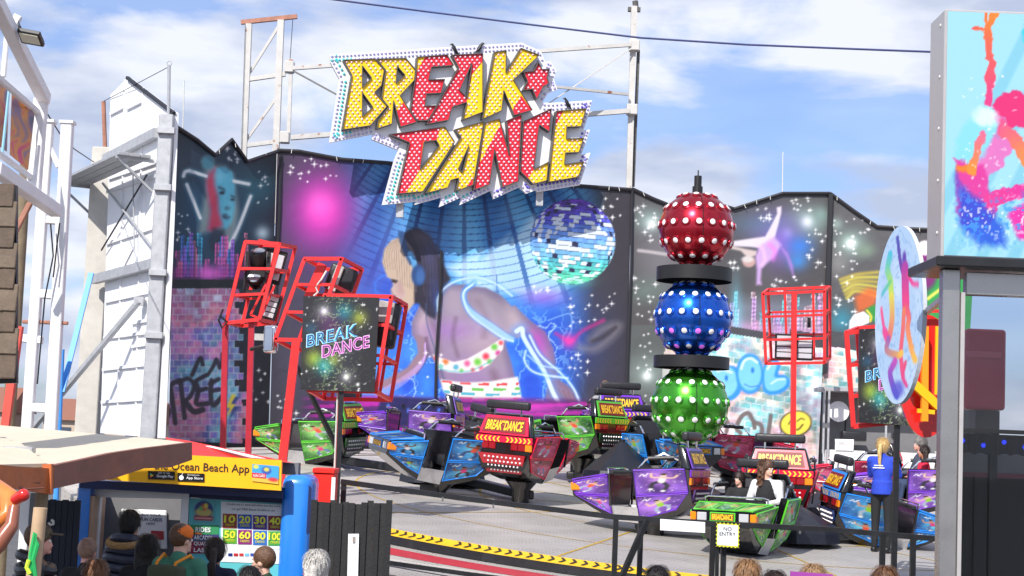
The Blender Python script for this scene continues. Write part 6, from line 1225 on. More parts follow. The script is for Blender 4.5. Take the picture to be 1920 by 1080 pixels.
for (x0, y0, Y0), (x1, y1, Y1) in zip(rails[:-1], rails[1:]):
    a, c = at(x0, y0, Y0), at(x1, y1, Y1); MB().beam(a, c, .07, .06).build('top_rail', black_m, rl_); a2, c2 = a - Vector((0, 0, .86)), c - Vector((0, 0, .86)); MB().beam(a2, c2, .05, .05).build('bottom_rail', black_m, rl_); MB().beam(a2 - Vector((0, 0, .2)), c2 - Vector((0, 0, .2)), .04, .04).build('bottom_rail', black_m, rl_)
    mb = MB(); mb.prism([a - Vector((0, 0, .06)), c - Vector((0, 0, .06)), c2 + Vector((0, 0, .05)), a2 + Vector((0, 0, .05))], (0, .01, 0)); mb.build('clear_screen', gm, rl_)
for x_, y_, Y_ in ((645, 904, 20.2), (1155, 969, 19.8), (1202, 972, 19.78), (1337, 981, 19.7), (1358, 984, 19.68), (1655, 1001, 19.5), (1712, 1007, 19.45)):
    p = at(x_, y_, Y_); MB().beam(Vector((p.x, p.y, 0)), p, .06, .06).build('post', black_m, rl_)
MB().beam(at(1213, 975, 19.6), at(1164, 1085, 19.5), .075, .05).build('raking_strut', black_m, rl_); MB().beam(at(1345, 1000, 19.6), at(1344, 1085, 19.6), .04).build('post', black_m, rl_)
for x_, y_ in ((830, 931), (925, 944), (1240, 978), (1500, 992)): MB().box(at(x_, y_ + 5, 19.9), (.02, .03, .05)).build('screen_clip', alu_c, rl_)
sgn = thing('entry_notice', 'NO ENTRY notice with a yellow and black dashed border on the railing', 'notice', at(1365, 1026, 19.55)); q4 = [(1343, 979), (1387, 982), (1386, 1028), (1342, 1025)]; slab(q4, 19.56, .01, 'notice_plate', mat('notice_yellow', (226, 226, 60), .45), sgn); slab([(1346, 983), (1384, 985.5), (1383, 1024), (1345, 1021.5)], 19.555, .006, 'notice_sheet', pwhite, sgn)
for k in range(6):
    for (xa, ya), (xb, yb) in (((1343, 979), (1387, 982)), ((1342, 1025), (1386, 1028)), ((1343, 979), (1342, 1025)), ((1387, 982), (1386, 1028))):
        t_ = (k + .5) / 6; cx_, cy_ = xa + (xb - xa) * t_, ya + (yb - ya) * t_; hz = abs(xb - xa) > 5; w, h = (2.2, 1.4) if hz else (1.4, 2.2); slab([(cx_ - w, cy_ - h), (cx_ + w, cy_ - h), (cx_ + w, cy_ + h), (cx_ - w, cy_ + h)], 19.552, .004, 'border_dash', kblack, sgn)
ktext('NO', 1364, 991.5, 7, kblack, sgn, 19.553, 15, .0); ktext('ENTRY', 1364, 1001, 7, kblack, sgn, 19.553, 30, .0); ktext('authorised staff only', 1364, 1009, 2.2, mat('mark_grey', (150, 140, 134)), sgn, 19.553, 26) if False else None
bsh = thing('blank_sheet', 'blank white sheet fixed to the railing below the purple car', 'sheet', at(1280, 998, 19.6)); slab([(1238, 973), (1322, 979), (1322, 999), (1238, 994)], 19.66, .008, 'sheet', pwhite, bsh)
# ================================================================ right-hand cabin with light box
steel = mat('stainless', (172, 170, 168), .28, .8, noise=.12, nscale=3); alu = mat('aluminium_edge', (190, 186, 184), .4, .4, noise=.05)
tint = gm.copy(); tint.name = 'tinted_pane'; MATS['tinted_pane'] = tint
for n_ in tint.node_tree.nodes:
    if n_.type == 'BSDF_TRANSPARENT': n_.inputs['Color'].default_value = (.80, .81, .84, 1)
    if n_.type == 'FRESNEL': n_.inputs['IOR'].default_value = 1.5
cb = thing('glass_cabin', 'stainless steel framed glass cabin under a bright dancer light box', 'cabin', down(1840, 1080, 12.6)); YF = 12.6; XL = at(1768, 250, YF).x; XR = XL + 2.6; zb, ztop = at(1764, 483, YF).z, at(1768, 16, YF).z
MB().box(((XL + XR) / 2, YF + .22, (zb + ztop) / 2), (XR - XL, .44, ztop - zb)).build('light_box', alu, cb, bevel=.01)
for k in range(5): MB().ell((XL - .002, YF + .12, zb + .2 + k * (ztop - zb - .3) / 4), (.008, .014, .014), nu=8, nv=6).build('rivet', lace_m, cb)
Pb, u, v = quad_grid((XL + .02, YF - .006, zb + .02), (XR - .02, YF - .006, zb + .02), (XR - .02, YF - .006, ztop - .02), (XL + .02, YF - .006, ztop - .02), 330, 240)
sc_ = (XR - XL) * FPX / YF; Xp = 1768 + u * sc_; Yp = 483 - v * 467; A = Art(Xp, Yp, (164, 222, 238)); b9 = zz(1560, 0, 2.25)
for k in range(9): A.poly([(1700 + k * 60, 500), (1725 + k * 60, 500), (1960 + k * 60, 0), (1935 + k * 60, 0)], (120, 196, 222), 3, .6)
A.X = Xp + (vnoise(Xp, Yp, 14, 21, 3) - .5) * 16; A.Y = Yp + (vnoise(Xp, Yp, 14, 22, 3) - .5) * 16
def hue(pts, w, c0, c1):
    pts = spline(pts); n_ = len(pts)
    for i in range(n_ - 1): f_ = i / (n_ - 1); A.line([pts[i], pts[i + 1]], w, tuple(c0[j] + (c1[j] - c0[j]) * f_ for j in range(3)), 1.2, smooth=False)
hue(b9([(640, 100), (650, 200), (655, 320), (655, 430)]), 15, (250, 120, 50), (236, 60, 140)); hue(b9([(625, 118), (590, 108)]) + b9([(586, 106)]), 6, (250, 110, 60), (240, 90, 80)); hue(b9([(635, 105), (637, 50), (640, 45)]), 6, (250, 120, 50), (250, 120, 50)); hue(b9([(648, 100), (665, 60), (680, 40)]), 9, (250, 120, 50), (250, 140, 40))
A.ell(*b9([(765, 450)])[0], 40, 38, (232, 44, 120), 1.5); A.poly(b9([(600, 560), (660, 470), (720, 520), (760, 620), (700, 720), (640, 760), (560, 720)]), (236, 110, 190), 2, .9); A.ell(*b9([(700, 530)])[0], 18, 20, (200, 130, 190), 2); hue(b9([(700, 520), (760, 580), (820, 660), (900, 740)]), 24, (236, 80, 150), (250, 170, 40)); A.poly(b9([(560, 520), (640, 450), (690, 520), (640, 640), (600, 700), (520, 690), (515, 600)]), (140, 222, 236), 4); A.ell(*b9([(640, 490)])[0], 22, 18, (240, 252, 255), 6, .8)
A.poly(b9([(510, 665), (600, 700), (640, 690), (660, 800), (690, 880), (680, 940), (560, 960), (515, 900)]), (226, 60, 160), 3); A.poly(b9([(512, 700), (600, 690), (600, 735), (515, 735)]), (250, 130, 40), 3); A.poly(b9([(515, 740), (530, 790), (620, 850), (720, 940), (740, 1040), (620, 1040), (530, 940)]), (30, 80, 220), 8, .85); hue(b9([(660, 850), (740, 820), (830, 780), (930, 740)]), 26, (236, 60, 150), (226, 40, 160)); A.poly(b9([(740, 900), (900, 780), (1100, 900), (900, 1010), (790, 1000)]), (236, 50, 170), 5); hue(b9([(620, 570), (600, 660), (580, 720)]), 16, (240, 110, 150), (250, 150, 40))
A.ell(*b9([(820, 115)])[0], 14, 16, (60, 210, 226), 2); n_ = vnoise(Xp, Yp, 7, 3, 2); reg = np.clip(1 - np.abs(Yp - 410) / 70, 0, 1) * np.clip((Xp - 1780) / 20, 0, 1); A.mix((n_ > .66) * reg, (70, 160, 240)); A.mix((n_ < .30) * reg * .8, (250, 252, 255)); rng9 = np.random.default_rng(4)
for _ in range(70): q = b9([(rng9.uniform(540, 900), rng9.uniform(250, 800))])[0]; A.ell(q[0], q[1], rng9.uniform(.8, 2.4), rng9.uniform(.8, 2.4), (250, 252, 255), 1, .8)
lbp = sheet('light_box_print', Pb, A.linear(.72), print_mat('light_box_face', .3, .1), cb)
MB().box(((XL + XR) / 2 - .02, YF + .3, zb - .04), (XR - XL + .1, .9, .075)).build('eave', black_m, cb, bevel=.01)
xpost = at(1782, 780, YF).x; MB().beam((xpost, YF + .08, 0), (xpost, YF + .08, zb - .08), .13, .13).build('corner_post', steel, cb, bevel=.008); MB().box((xpost + .085, YF + .04, zb / 2 - .1), (.03, .05, zb - .3)).build('glazing_bead', alu, cb)
MB().box(((xpost + XR) / 2 + .06, YF + .08, zb - .18), (XR - xpost - .1, .1, .17)).build('head_rail', steel, cb, bevel=.006); zs = at(1850, 808, YF).z; MB().box(((xpost + XR) / 2 + .06, YF + .07, zs), (XR - xpost - .1, .05, .03)).build('transom', lamp_blk, cb)
MB().box(((xpost + XR) / 2 + .06, YF + .1, (zs + zb - .26) / 2), (XR - xpost - .12, .008, zb - .26 - zs)).build('upper_pane', tint, cb); MB().box(((xpost + XR) / 2 + .06, YF + .1, zs / 2), (XR - xpost - .12, .008, zs)).build('lower_pane', gm, cb)
xq = lambda d: xpost * (YF + d) / YF + .06
MB().box(((xq(1.6) + XR + .5) / 2, YF + 1.6, zs / 2), (XR + .5 - xq(1.6), .05, zs)).build('back_panel', lamp_blk, cb); MB().prism([(xq(.1), YF + .1, .02), (xq(1.6), YF + 1.6, .02), (xq(1.6), YF + 1.6, zs), (xq(.1), YF + .1, zs)], (.03, 0, 0)).build('inner_side', lamp_blk, cb); zg = at(1850, 868, YF + 1.5).z; MB().box(((xq(1.5) + XR + .4) / 2, YF + 1.55, zg), (XR + .4 - xq(1.5), .03, .16)).build('grey_reflection', kgrey, cb); MB().box(((xq(1.5) + XR + .4) / 2, YF + 1.53, zg - .1), (XR + .4 - xq(1.5), .03, .04)).build('maroon_reflection', mat('maroon', (110, 40, 56), .5), cb); MB().box((xq(1.0) + .28, YF + 1.0, zs / 2), (.06, .06, zs)).build('inner_post', lamp_blk, cb)  # grey and maroon strips stand in for reflections in the lower glass
MB().box(((xq(1.6) + XR + .5) / 2, YF + .8, .02), (XR + .5 - xq(1.6), 1.6, .04)).build('cabin_floor', kgrey, cb)
vl = MB(); nsc = 26; vs = []; 
for k in range(nsc * 6 + 1): x_ = xpost + .1 + (XR - xpost - .15) * k / (nsc * 6); vs += [(x_, YF + .2 + .012 * math.sin(k), zs - .02), (x_, YF + .2 + .012 * math.sin(k), zs - .13 - .045 * abs(math.sin(k * math.pi / 6)))]
vl.add(vs, [(2 * k, 2 * k + 1, 2 * k + 3, 2 * k + 2) for k in range(nsc * 6)]); vo = vl.build('scalloped_valance', mat('valance_black', (16, 16, 20), .6), cb); bluel = mat('blue_led', (40, 60, 250), .3, emit=1.2)
for k in range(16):
    c0 = Vector((xpost + .14 + k * .155, YF + .175, zs - .075 - (.03 if k % 2 else 0))); mb = MB()
    for j in range(6): a = j * math.pi / 3; mb.tube(c0, c0 + Vector((.018 * math.cos(a), 0, .018 * math.sin(a))), .004, n=4)
    mb.build('led_flower', bluel, vo)
rcv = thing('covered_machine', 'machine under a pinkish red vinyl cover seen through the cabin glass', 'covered machine', down(1850, 1080, 14.0)); a, c = at(1812, 615, 14.0), at(1886, 770, 14.0); MB().box(((a.x + c.x) / 2, 14.15, (a.z + c.z) / 2), (c.x - a.x, .3, a.z - c.z)).build('vinyl_cover', mat('pink_red_vinyl', (206, 56, 84), .35, noise=.1, nscale=3, bump=.4, bscale=4), rcv, bevel=.03); MB().box(((a.x + c.x) / 2 + .06, 14.25, c.z / 2), (.2, .2, c.z)).build('stand', lamp_blk, rcv); MB().box(((a.x + c.x) / 2 - .02, 13.99, (a.z + c.z) / 2 + .12), (c.x - a.x - .05, .01, .05)).build('cover_flap', mat('pink_red_flap', (226, 96, 116), .4), rcv)
# oval dancer sign
ov = thing('oval_sign', 'tall oval sign printed with rainbow dancers, edge turned to the viewer', 'sign', at(1684, 760, 14.0)); oc = at(1684.5, 590, 14.0); ax_ = Vector((math.cos(R(-73)), math.sin(R(-73)), 0)); RH, RV = .385, .735; nr_, na_ = 60, 120; rr2, aa2 = np.meshgrid(np.linspace(0.001, 1, nr_), np.linspace(0, 2 * np.pi, na_), indexing='ij'); uu, vv = rr2 * np.cos(aa2), rr2 * np.sin(aa2)
A = Art(uu * 60, -vv * 115, (176, 206, 238)); A.mix(np.clip(vnoise(A.X, A.Y, 30, 3, 3) * 2 - .7, 0, 1), (206, 226, 246)); A.mix((vnoise(A.X, A.Y, 4, 8, 2) > .68) * .6, (130, 170, 220)); hue2 = lambda pts, w, c0, c1: [A.line([p, q], w, tuple(c0[j] + (c1[j] - c0[j]) * i / max(1, len(S) - 2) for j in range(3)), 1, smooth=False) for S in [spline(pts)] for i, (p, q) in enumerate(zip(S[:-1], S[1:]))]
hue2([(-6, -100), (2, -70), (8, -55)], 7, (60, 60, 170), (110, 40, 160)); A.ell(12, -72, 5, 9, (90, 50, 170)); hue2([(14, -60), (16, -35), (18, -10)], 17, (170, 40, 160), (236, 40, 130)); hue2([(22, -50), (34, -38), (46, -36)], 6, (236, 40, 140), (236, 60, 150)); hue2([(18, -10), (26, 5), (24, 20), (34, 45), (44, 60)], 10, (236, 60, 110), (250, 190, 60)); hue2([(14, -5), (12, 20), (8, 50), (14, 80)], 9, (240, 120, 80), (236, 60, 130))
hue2([(-24, -80), (-30, -60), (-22, -45), (-18, -20)], 12, (60, 190, 220), (200, 226, 70)); hue2([(-22, -45), (-42, -30)], 6, (110, 206, 120), (80, 190, 200)); hue2([(-18, -25), (-16, 5), (-24, 30), (-34, 20)], 12, (226, 220, 70), (236, 50, 130)); hue2([(-44, -10), (-38, 10), (-28, 32)], 6, (240, 90, 140), (236, 50, 150)); hue2([(-24, 30), (-28, 45), (0, 52), (10, 50)], 9, (150, 80, 180), (250, 190, 60)); hue2([(-6, 60), (-18, 75), (-8, 95), (0, 104)], 11, (200, 60, 180), (60, 70, 200)); hue2([(20, 62), (14, 80), (24, 92)], 6, (236, 60, 110), (226, 50, 140)); A.ell(2, 96, 14, 10, (80, 70, 200), 4, .8)
Pv = np.array(oc) + uu[..., None] * RH * np.array(ax_) + vv[..., None] * RV * np.array([0, 0, 1]); sheet('printed_face', Pv, A.linear(), print_mat('oval_print', .3, .3), ov)
ed = MB(); on_ = ax_.cross(Vector((0, 0, 1))); on_ = on_ if on_.y > 0 else -on_; ed.prism([oc + ax_ * RH * math.cos(a) + kz * RV * math.sin(a) + on_ * .003 for a in np.linspace(0, 2 * math.pi, 64, endpoint=False)], on_ * .035); ed.build('board', mat('oval_edge_white', (214, 220, 230), .4), ov); MB().beam(oc + ax_ * RH * .9 + on_ * .05, Vector((xpost, YF + .2, oc.z + .05)), .04).build('bracket', steel, ov)
# red and yellow ride panel behind the oval sign
ry = thing('slide_ride', 'red rounded ride panel with yellow and orange bars beside the cabin post', 'ride panel', down(1730, 1080, 17)); mb = MB(); c0 = at(1738, 705, 17.2); mb.prism([c0 + Vector((.28 * math.cos(a), 0, .62 * math.sin(a))) for a in np.linspace(0, 2 * math.pi, 40, endpoint=False)], (0, .06, 0)); mb.build('red_shell', mat('red_gloss', (206, 36, 30)), ry)
for a, c, w, m_ in (((1734, 612), (1733, 790), 12, mat('orange_paint', (250, 150, 30), .4)), ((1757, 612), (1755, 740), 6, kyel), ((1708, 715), (1768, 770), 16, kyel), ((1720, 770), (1752, 773), 8, kyel)): pbeam(MB(), a, c, w, 17.05).build('bar', m_, ry)
pbeam(MB(), (1700, 585), (1770, 583), 6, 17.1).build('top_bar', red_st, ry); MB().beam(Vector((c0.x + .22, 17.3, 0)), Vector((c0.x + .22, 17.3, c0.z)), .06).build('stand', black_m, ry)
# operator booth at the back
ob = thing('operator_booth', 'grey operator booth with white counter beside the smiley print', 'booth', down(1620, 900, 35.5)); YO = 35.5
slab([(1546, 728), (1800, 735), (1800, 870), (1546, 862)], YO + .5, .05, 'back_wall', kgrey, ob); slab([(1540, 725), (1800, 733), (1800, 740), (1540, 732)], YO - .3, .9, 'roof', galv, ob)
a, c = at(1550, 843, YO), at(1790, 843, YO); MB().box(((a.x + c.x) / 2, YO, a.z - .35), (c.x - a.x, .5, .7)).build('counter', kwhite, ob, bevel=.02); MB().box(((a.x + c.x) / 2, YO, a.z - 1.1), (c.x - a.x - .1, .4, .8)).build('counter_base', black_m, ob)
for x_ in (1543, 1552, 1660): pbeam(MB(), (x_ + 3, 730), (x_, 850), 3.5, YO - .3).build('mullion', galv, ob)
cl = slab([(1566, 823), (1601, 824), (1600, 845), (1566, 844)], YO - .28, .01, 'paper_notice', pwhite, ob); put_text('CLOSED', at(1582, 831, YO - .285), -kx, kz, 'lettering', mat('mark_grey', (150, 140, 134)), cl, -.006, width=.27, height=.06)
MB().lathe([(.2, 0), (.22, .03), (.1, .06)], at(1572, 772, YO + .1), 16, Matrix.Rotation(R(80), 3, 'X')).build('fan_disc', kwhite, ob); MB().tube(at(1586, 780, YO + .2), at(1584, 820, YO + .2), .02, n=6).build('microphone_stem', lamp_blk, ob); MB().box(at(1600, 818, YO + .1), (.5, .3, .2)).build('control_box', cover_m, ob, bevel=.03)
# ================================================================ people
def remesh(mb, name, m, parent, vox, smooth=4):
    me = bpy.data.meshes.new('tmp'); me.from_pydata([tuple(v) for v in mb.v], [], mb.f)
    bm = bmesh.new(); bm.from_mesh(me); bmesh.ops.recalc_face_normals(bm, faces=bm.faces); bm.to_mesh(me); bm.free()
    ob = bpy.data.objects.new('tmp', me); WS.collection.objects.link(ob); md = ob.modifiers.new('r', 'REMESH'); md.mode = 'VOXEL'; md.voxel_size = vox
    s = ob.modifiers.new('s', 'SMOOTH'); s.iterations = smooth; s.factor = .5
    dg = ws_graph(); new = bpy.data.meshes.new_from_object(ob.evaluated_get(dg)); new.name = name
    bpy.data.objects.remove(ob); bpy.data.meshes.remove(me); new.materials.clear(); new.materials.append(m)
    new.polygons.foreach_set('use_smooth', [True] * len(new.polygons)); return link(name, new, parent)
def skin_m(k): return mat('skin_' + k, {'fair': (226, 178, 156), 'pink': (232, 170, 152), 'tan': (190, 136, 106)}[k], .5, noise=.08, nscale=14)
def hair_m(n, rgb):
    if 'hair_' + n in MATS: return MATS['hair_' + n]
    m = mat('hair_' + n, rgb, .42, noise=.45, nscale=34, bump=.6, bscale=70); return m
def person(lbx, base, face, H, top, legs, hair, skin='fair', sit=False, turn=0, style='short', lean=0.0, extra=None, group=None, cat='person', sleeve=True, arms='down', vox=.0125):
    """base: world point of feet (or seat); face: heading in degrees; local +X is forward"""
    t = thing('person', lbx, cat, base, group, rot=(0, 0, R(face))); ORIG[t.name] = Vector((0, 0, 0)); k = H / 1.72; sk = skin_m(skin)
    V = lambda x, y, z: Vector((x * k, y * k, z * k))
    if sit: hipz = .10; sh = .58; hz = .80
    else: hipz = .90; sh = 1.40; hz = 1.60
    L = lean
    hip = [V(0, s * .09, hipz) for s in (1, -1)]; shl = [V(L * .5, s * .185, sh) for s in (1, -1)]
    if sit: knee = [V(.44, s * .11, hipz + .02) for s in (1, -1)]; ank = [V(.50, s * .11, hipz - .36) for s in (1, -1)]
    else: knee = [V(.015, s * .10, .48) for s in (1, -1)]; ank = [V(-.01, s * .10, .08) for s in (1, -1)]
    if arms == 'lap': elb = [V(.10, s * .24, sh - .26) for s in (1, -1)]; wri = [V(.30, s * .06, sh - .30) for s in (1, -1)]
    elif arms == 'reach': elb = [V(.14, s * .22, sh - .22) for s in (1, -1)]; wri = [V(.36, s * .16, sh - .16) for s in (1, -1)]
    else: elb = [V(-.02, s * .235, sh - .28) for s in (1, -1)]; wri = [V(.05, s * .225, sh - .52) for s in (1, -1)]
    hc = V(L * .7 + .015, 0, hz); rt = Matrix.Rotation(R(turn), 3, 'Z')
    def hd(x, y, z): return hc + (rt @ Vector((x, y, z))) * k
    b = MB()
    b.ell(hd(-.005, 0, .025), (.094 * k, .074 * k, .098 * k), rt, 20, 14); b.ell(hd(.028, 0, -.035), (.062 * k, .056 * k, .078 * k), rt, 16, 12); b.capsule(hd(.082, 0, -.005), hd(.098, 0, -.035), .010 * k, .015 * k, 8)
    b.ell(hd(.078, 0, -.088), (.022 * k, .026 * k, .02 * k), rt, 10, 8); b.ell(hd(.082, 0, -.062), (.014 * k, .024 * k, .012 * k), rt, 10, 6); b.ell(hd(.07, 0, .022), (.02 * k, .05 * k, .012 * k), rt, 10, 6)
    for s in (1, -1): b.ell(hd(-.008, s * .076, -.01), (.02 * k, .011 * k, .03 * k), rt, 10, 8)
    b.capsule(V(L * .55 - .015, 0, sh - .02), hd(-.012, 0, -.07), .060 * k, .054 * k, 12)
    b.ell(V(L * .3, 0, sh - .13), (.105 * k, .165 * k, .19 * k), None, 14, 10); b.ell(V(0, 0, hipz + .06), (.10 * k, .15 * k, .15 * k), None, 14, 10); b.capsule(V(0, 0, hipz + .08), V(L * .3, 0, sh - .14), .115 * k, .12 * k, 14)
    for i, s in enumerate((1, -1)):
        b.capsule(shl[i], elb[i], .046 * k, .038 * k); b.capsule(elb[i], wri[i], .038 * k, .025 * k); d = (wri[i] - elb[i]).normalized(); pc = wri[i] + d * .05 * k; sd_ = Vector((0, 1, 0)) if abs(d.y) < .8 else Vector((1, 0, 0)); sd_ = (sd_ - d * sd_.dot(d)).normalized()
        if arms == 'down': sd_ = Vector((1, 0, 0)) - d * d.x; sd_.normalize()
        nn_ = d.cross(sd_); b.ell(pc, .03 * k, None, 10, 8); b.capsule(wri[i], pc + d * .02 * k, .024 * k, .03 * k)
        for j, (o_, ln) in enumerate(((-.03, .055), (-.010, .072), (.011, .068), (.031, .05))): f0 = pc + d * .03 * k + sd_ * o_ * k; f1 = f0 + d * ln * .6 * k; b.capsule(f0, f1, .0095 * k, .009 * k, 6); b.capsule(f1, f1 + (d * .6 - nn_ * s * .5) * ln * .6 * k, .009 * k, .008 * k, 6)
        th = pc - d * .02 * k + sd_ * .03 * k; b.capsule(th, th + (sd_ * .7 + d * .7) * .045 * k, .011 * k, .009 * k, 6)
        b.capsule(hip[i], knee[i], .078 * k, .052 * k); b.capsule(knee[i], ank[i], .05 * k, .034 * k); b.capsule(ank[i] + V(-.02, 0, -.03), ank[i] + V(.14, 0, -.045), .036 * k, .03 * k)
    remesh(b, 'body', sk, t, vox * k)
    c = MB(); c.ell(V(L * .3, 0, sh - .12), (.13 * k, .19 * k, .20 * k), None, 16, 10); c.capsule(V(0, 0, hipz + .13), V(L * .3, 0, sh - .14), .145 * k, .145 * k, 16); c.lathe([(.05 * k, .0), (.165 * k, .0), (.16 * k, .2 * k), (.05 * k, .2 * k)], V(0, 0, hipz - .02), 16); c.capsule(shl[0] + V(0, -.02, .0), shl[1] + V(0, .02, .0), .066 * k, .066 * k); c.capsule(V(L * .5 - .02, 0, sh + .0), V(L * .55 - .02, 0, sh + .055), .082 * k, .07 * k, 14)
    for i in range(2):
        e = elb[i]; c.capsule(shl[i], e, .064 * k, .056 * k)
        if sleeve: c.capsule(e, wri[i].lerp(e, .08), .055 * k, .042 * k)
    remesh(c, 'top', top, t, .014 * k, 3)
    g_ = MB()
    for i in range(2): g_.capsule(hip[i], knee[i], .092 * k, .068 * k); g_.capsule(knee[i], ank[i], .066 * k, .05 * k)
    g_.ell(V(0, 0, hipz), (.12 * k, .165 * k, .11 * k), None, 14, 8); remesh(g_, 'trousers', legs, t, .016 * k, 3)
    for i in range(2): mb = MB(); mb.capsule(ank[i] + V(-.04, 0, -.035), ank[i] + V(.16, 0, -.05), .05 * k, .042 * k, 10); mb.build('shoe', lamp_blk, t, smooth=True)
    for s in (1, -1):
        mb = MB(); mb.ell(hd(.078, s * .031, .0), .0125 * k, rt, 10, 8); mb.build('eye', mat('eye_white', (236, 234, 230), .2), t, smooth=True); mb = MB(); mb.ell(hd(.0872, s * .031, .0), (.005 * k, .0062 * k, .0062 * k), rt, 8, 6); mb.build('iris', mat('iris_dark', (44, 32, 26), .2), t); mb = MB(); mb.capsule(hd(.086, s * .018, .024), hd(.078, s * .048, .022), .0045 * k, .003 * k, 6); mb.build('eyebrow', hair or mat('hair_brow', (80, 60, 46)), t)
    mb = MB(); mb.capsule(hd(.094, -.02, -.062), hd(.094, .02, -.062), .0055 * k, n=6); mb.build('mouth', mat('lips', (186, 104, 98), .4), t, smooth=True)
    if hair is not None and style != 'none':
        h = MB(); rng = np.random.default_rng(abs(hash(lbx)) % 1000 if False else len(lbx) * 7 + int(H * 100)); volume = .012 if style in ('crop',) else .024
        h.ell(hd(-.018, 0, .040), ((.098 + volume * .5) * k, (.078 + volume * .7) * k, (.096 + volume * .7) * k), rt, 20, 14)
        if style != 'crop': h.ell(hd(-.045, 0, -.005), (.075 * k, (.078 + volume * .6) * k, .095 * k), rt, 16, 12)
        if style in ('long', 'bob', 'curly'):
            ln = {'long': .34, 'bob': .12, 'curly': .30}[style]; 
            for y_ in (-.07, -.035, 0, .035, .07): h.capsule(hd(-.055, y_, .0), hd(-.075 + .02 * abs(y_) * 10, y_ * 1.25, -.06 - ln + .05 * rng.random()), .045 * k, .026 * k, 8)
            for s in (1, -1): h.capsule(hd(.01, s * .088, .02), hd(.0, s * .095, -.06 - ln * .55), .024 * k, .018 * k, 8)
        if style == 'curly':
            for _ in range(70): a_, z_ = rng.uniform(1.1, 5.2), rng.uniform(-.36, .12); h.ell(hd(-.02 + .12 * math.cos(a_), .125 * math.sin(a_), z_), rng.uniform(.016, .03) * k, None, 8, 6)
        if style == 'bun': h.ell(hd(-.085, 0, .115), .046 * k, None, 12, 10)
        if style == 'tail': h.path([hd(-.10, 0, .05), hd(-.15, .005, .03), hd(-.165, .01, -.08), hd(-.15, .01, -.24), hd(-.14, .0, -.34)], [.03 * k, .038 * k, .036 * k, .026 * k, .008 * k], 10)
        ho = remesh(h, 'hair', hair, t, .011 * k, 2)
        if style not in ('crop',):
            st = MB(); n_s = 420
            for _ in range(n_s):
                a_ = rng.uniform(.9, 5.4); ph = rng.uniform(.1, 1.75); r_ = Vector(((.112 + volume * .4) * math.sin(ph) * math.cos(a_) - .02, (.092 + volume * .6) * math.sin(ph) * math.sin(a_), (.112 + volume * .4) * math.cos(ph) + .036)); tx = Vector((math.cos(ph) * math.cos(a_), math.cos(ph) * math.sin(a_), -math.sin(ph))); w_ = Vector((-math.sin(a_), math.cos(a_), 0)) * .0028; p0, p1, p2 = r_ * .98, r_ * 1.02 + tx * .035 + Vector((0, 0, .003)), r_ + tx * .07 + Vector((rng.uniform(-.008, .008), rng.uniform(-.008, .008), -.002))
                st.add([hd(*(p0 - w_)), hd(*(p0 + w_)), hd(*(p1 + w_ * .8)), hd(*(p1 - w_ * .8)), hd(*p2)], [(0, 1, 2, 3), (3, 2, 4)])
            so_ = st.build('strands', hair, ho, local=True, kind='stuff')
    if extra: extra(t, hd, V, k, sh, rt)
    return t
def cl(n, rgb, **kw): return mat('cloth_' + n, rgb, kw.pop('rough', .85), noise=.14, nscale=12, bump=.25, bscale=18, **kw)
jeans = cl('jeans', (52, 66, 96)); blackc = cl('black', (30, 30, 33)); navyc = cl('navy', (34, 38, 62)); greyc = cl('grey', (150, 150, 152))
def by_top(px, top, Y, ground=0.0):
    p = at(px, top, Y); return Vector((p.x, p.y, ground)), (p.z - ground) / 1.0 * (1.72 / 1.735)
brown, dark, blond, greyh = hair_m('brown', (96, 66, 44)), hair_m('dark', (26, 22, 22)), hair_m('blond', (190, 150, 100)), hair_m('silver', (206, 202, 196))
QG = 'people queuing at the kiosk'
def cap_of(m, m2=None, back=False):
    def f(t, hd, V, k, sh, rt):
        mb = MB(); mb.ell(hd(-.008, 0, .055), (.108 * k, .09 * k, .083 * k), rt, 20, 12); o = mb.build('cap', m, t, smooth=True, local=True); s = -1 if back else 1; mb = MB()
        mb.add([hd(s * .08, -.07, .055), hd(s * .17, -.055, .045), hd(s * .185, 0, .05), hd(s * .17, .055, .045), hd(s * .08, .07, .055), hd(s * .08, -.07, .065), hd(s * .17, -.055, .053), hd(s * .185, 0, .058), hd(s * .17, .055, .053), hd(s * .08, .07, .065)], [(0, 1, 2, 3, 4), (9, 8, 7, 6, 5), (0, 5, 6, 1), (1, 6, 7, 2), (2, 7, 8, 3), (3, 8, 9, 4)]); mb.build('peak', m2 or m, o, local=True)
    return f
def puffer(m):
    def f(t, hd, V, k, sh, rt):
        for i in range(6):
            z_ = sh - .02 - i * .085; r_ = .155 + .02 * min(i, 2); mb = MB(); mb.path([V(r_ * .8 * math.cos(a), (r_ + .045) * math.sin(a), z_ + .008 * math.sin(3 * a)) for a in np.linspace(0, 6.283, 24, endpoint=False)], .043 * k, 8, closed=True); mb.build('quilt_roll', m, t, smooth=True, local=True)
        mb = MB(); mb.path([V(.07 * math.cos(a) - .05, .12 * math.sin(a), sh + .07 - .02 * math.cos(a)) for a in np.linspace(.6, 5.7, 16)], .045 * k, 8); mb.build('hood', m, t, smooth=True, local=True)
    return f
shiny = mat('puffer_black', (30, 31, 36), .35, noise=.2, nscale=8, bump=.3, bscale=10); shiny2 = mat('puffer_navy', (50, 54, 74), .38, noise=.2, nscale=8, bump=.3, bscale=10); camo = mat('cap_camo', (104, 92, 74), .85, noise=.5, nscale=28); orange = cl('orange_cap', (236, 116, 24), rough=.7); furm = mat('fur_tan', (176, 140, 90), .8, noise=.4, nscale=40, bump=.8, bscale=60)
def both(*fs):
    def f(*a):
        for q in fs: q(*a)
    return f
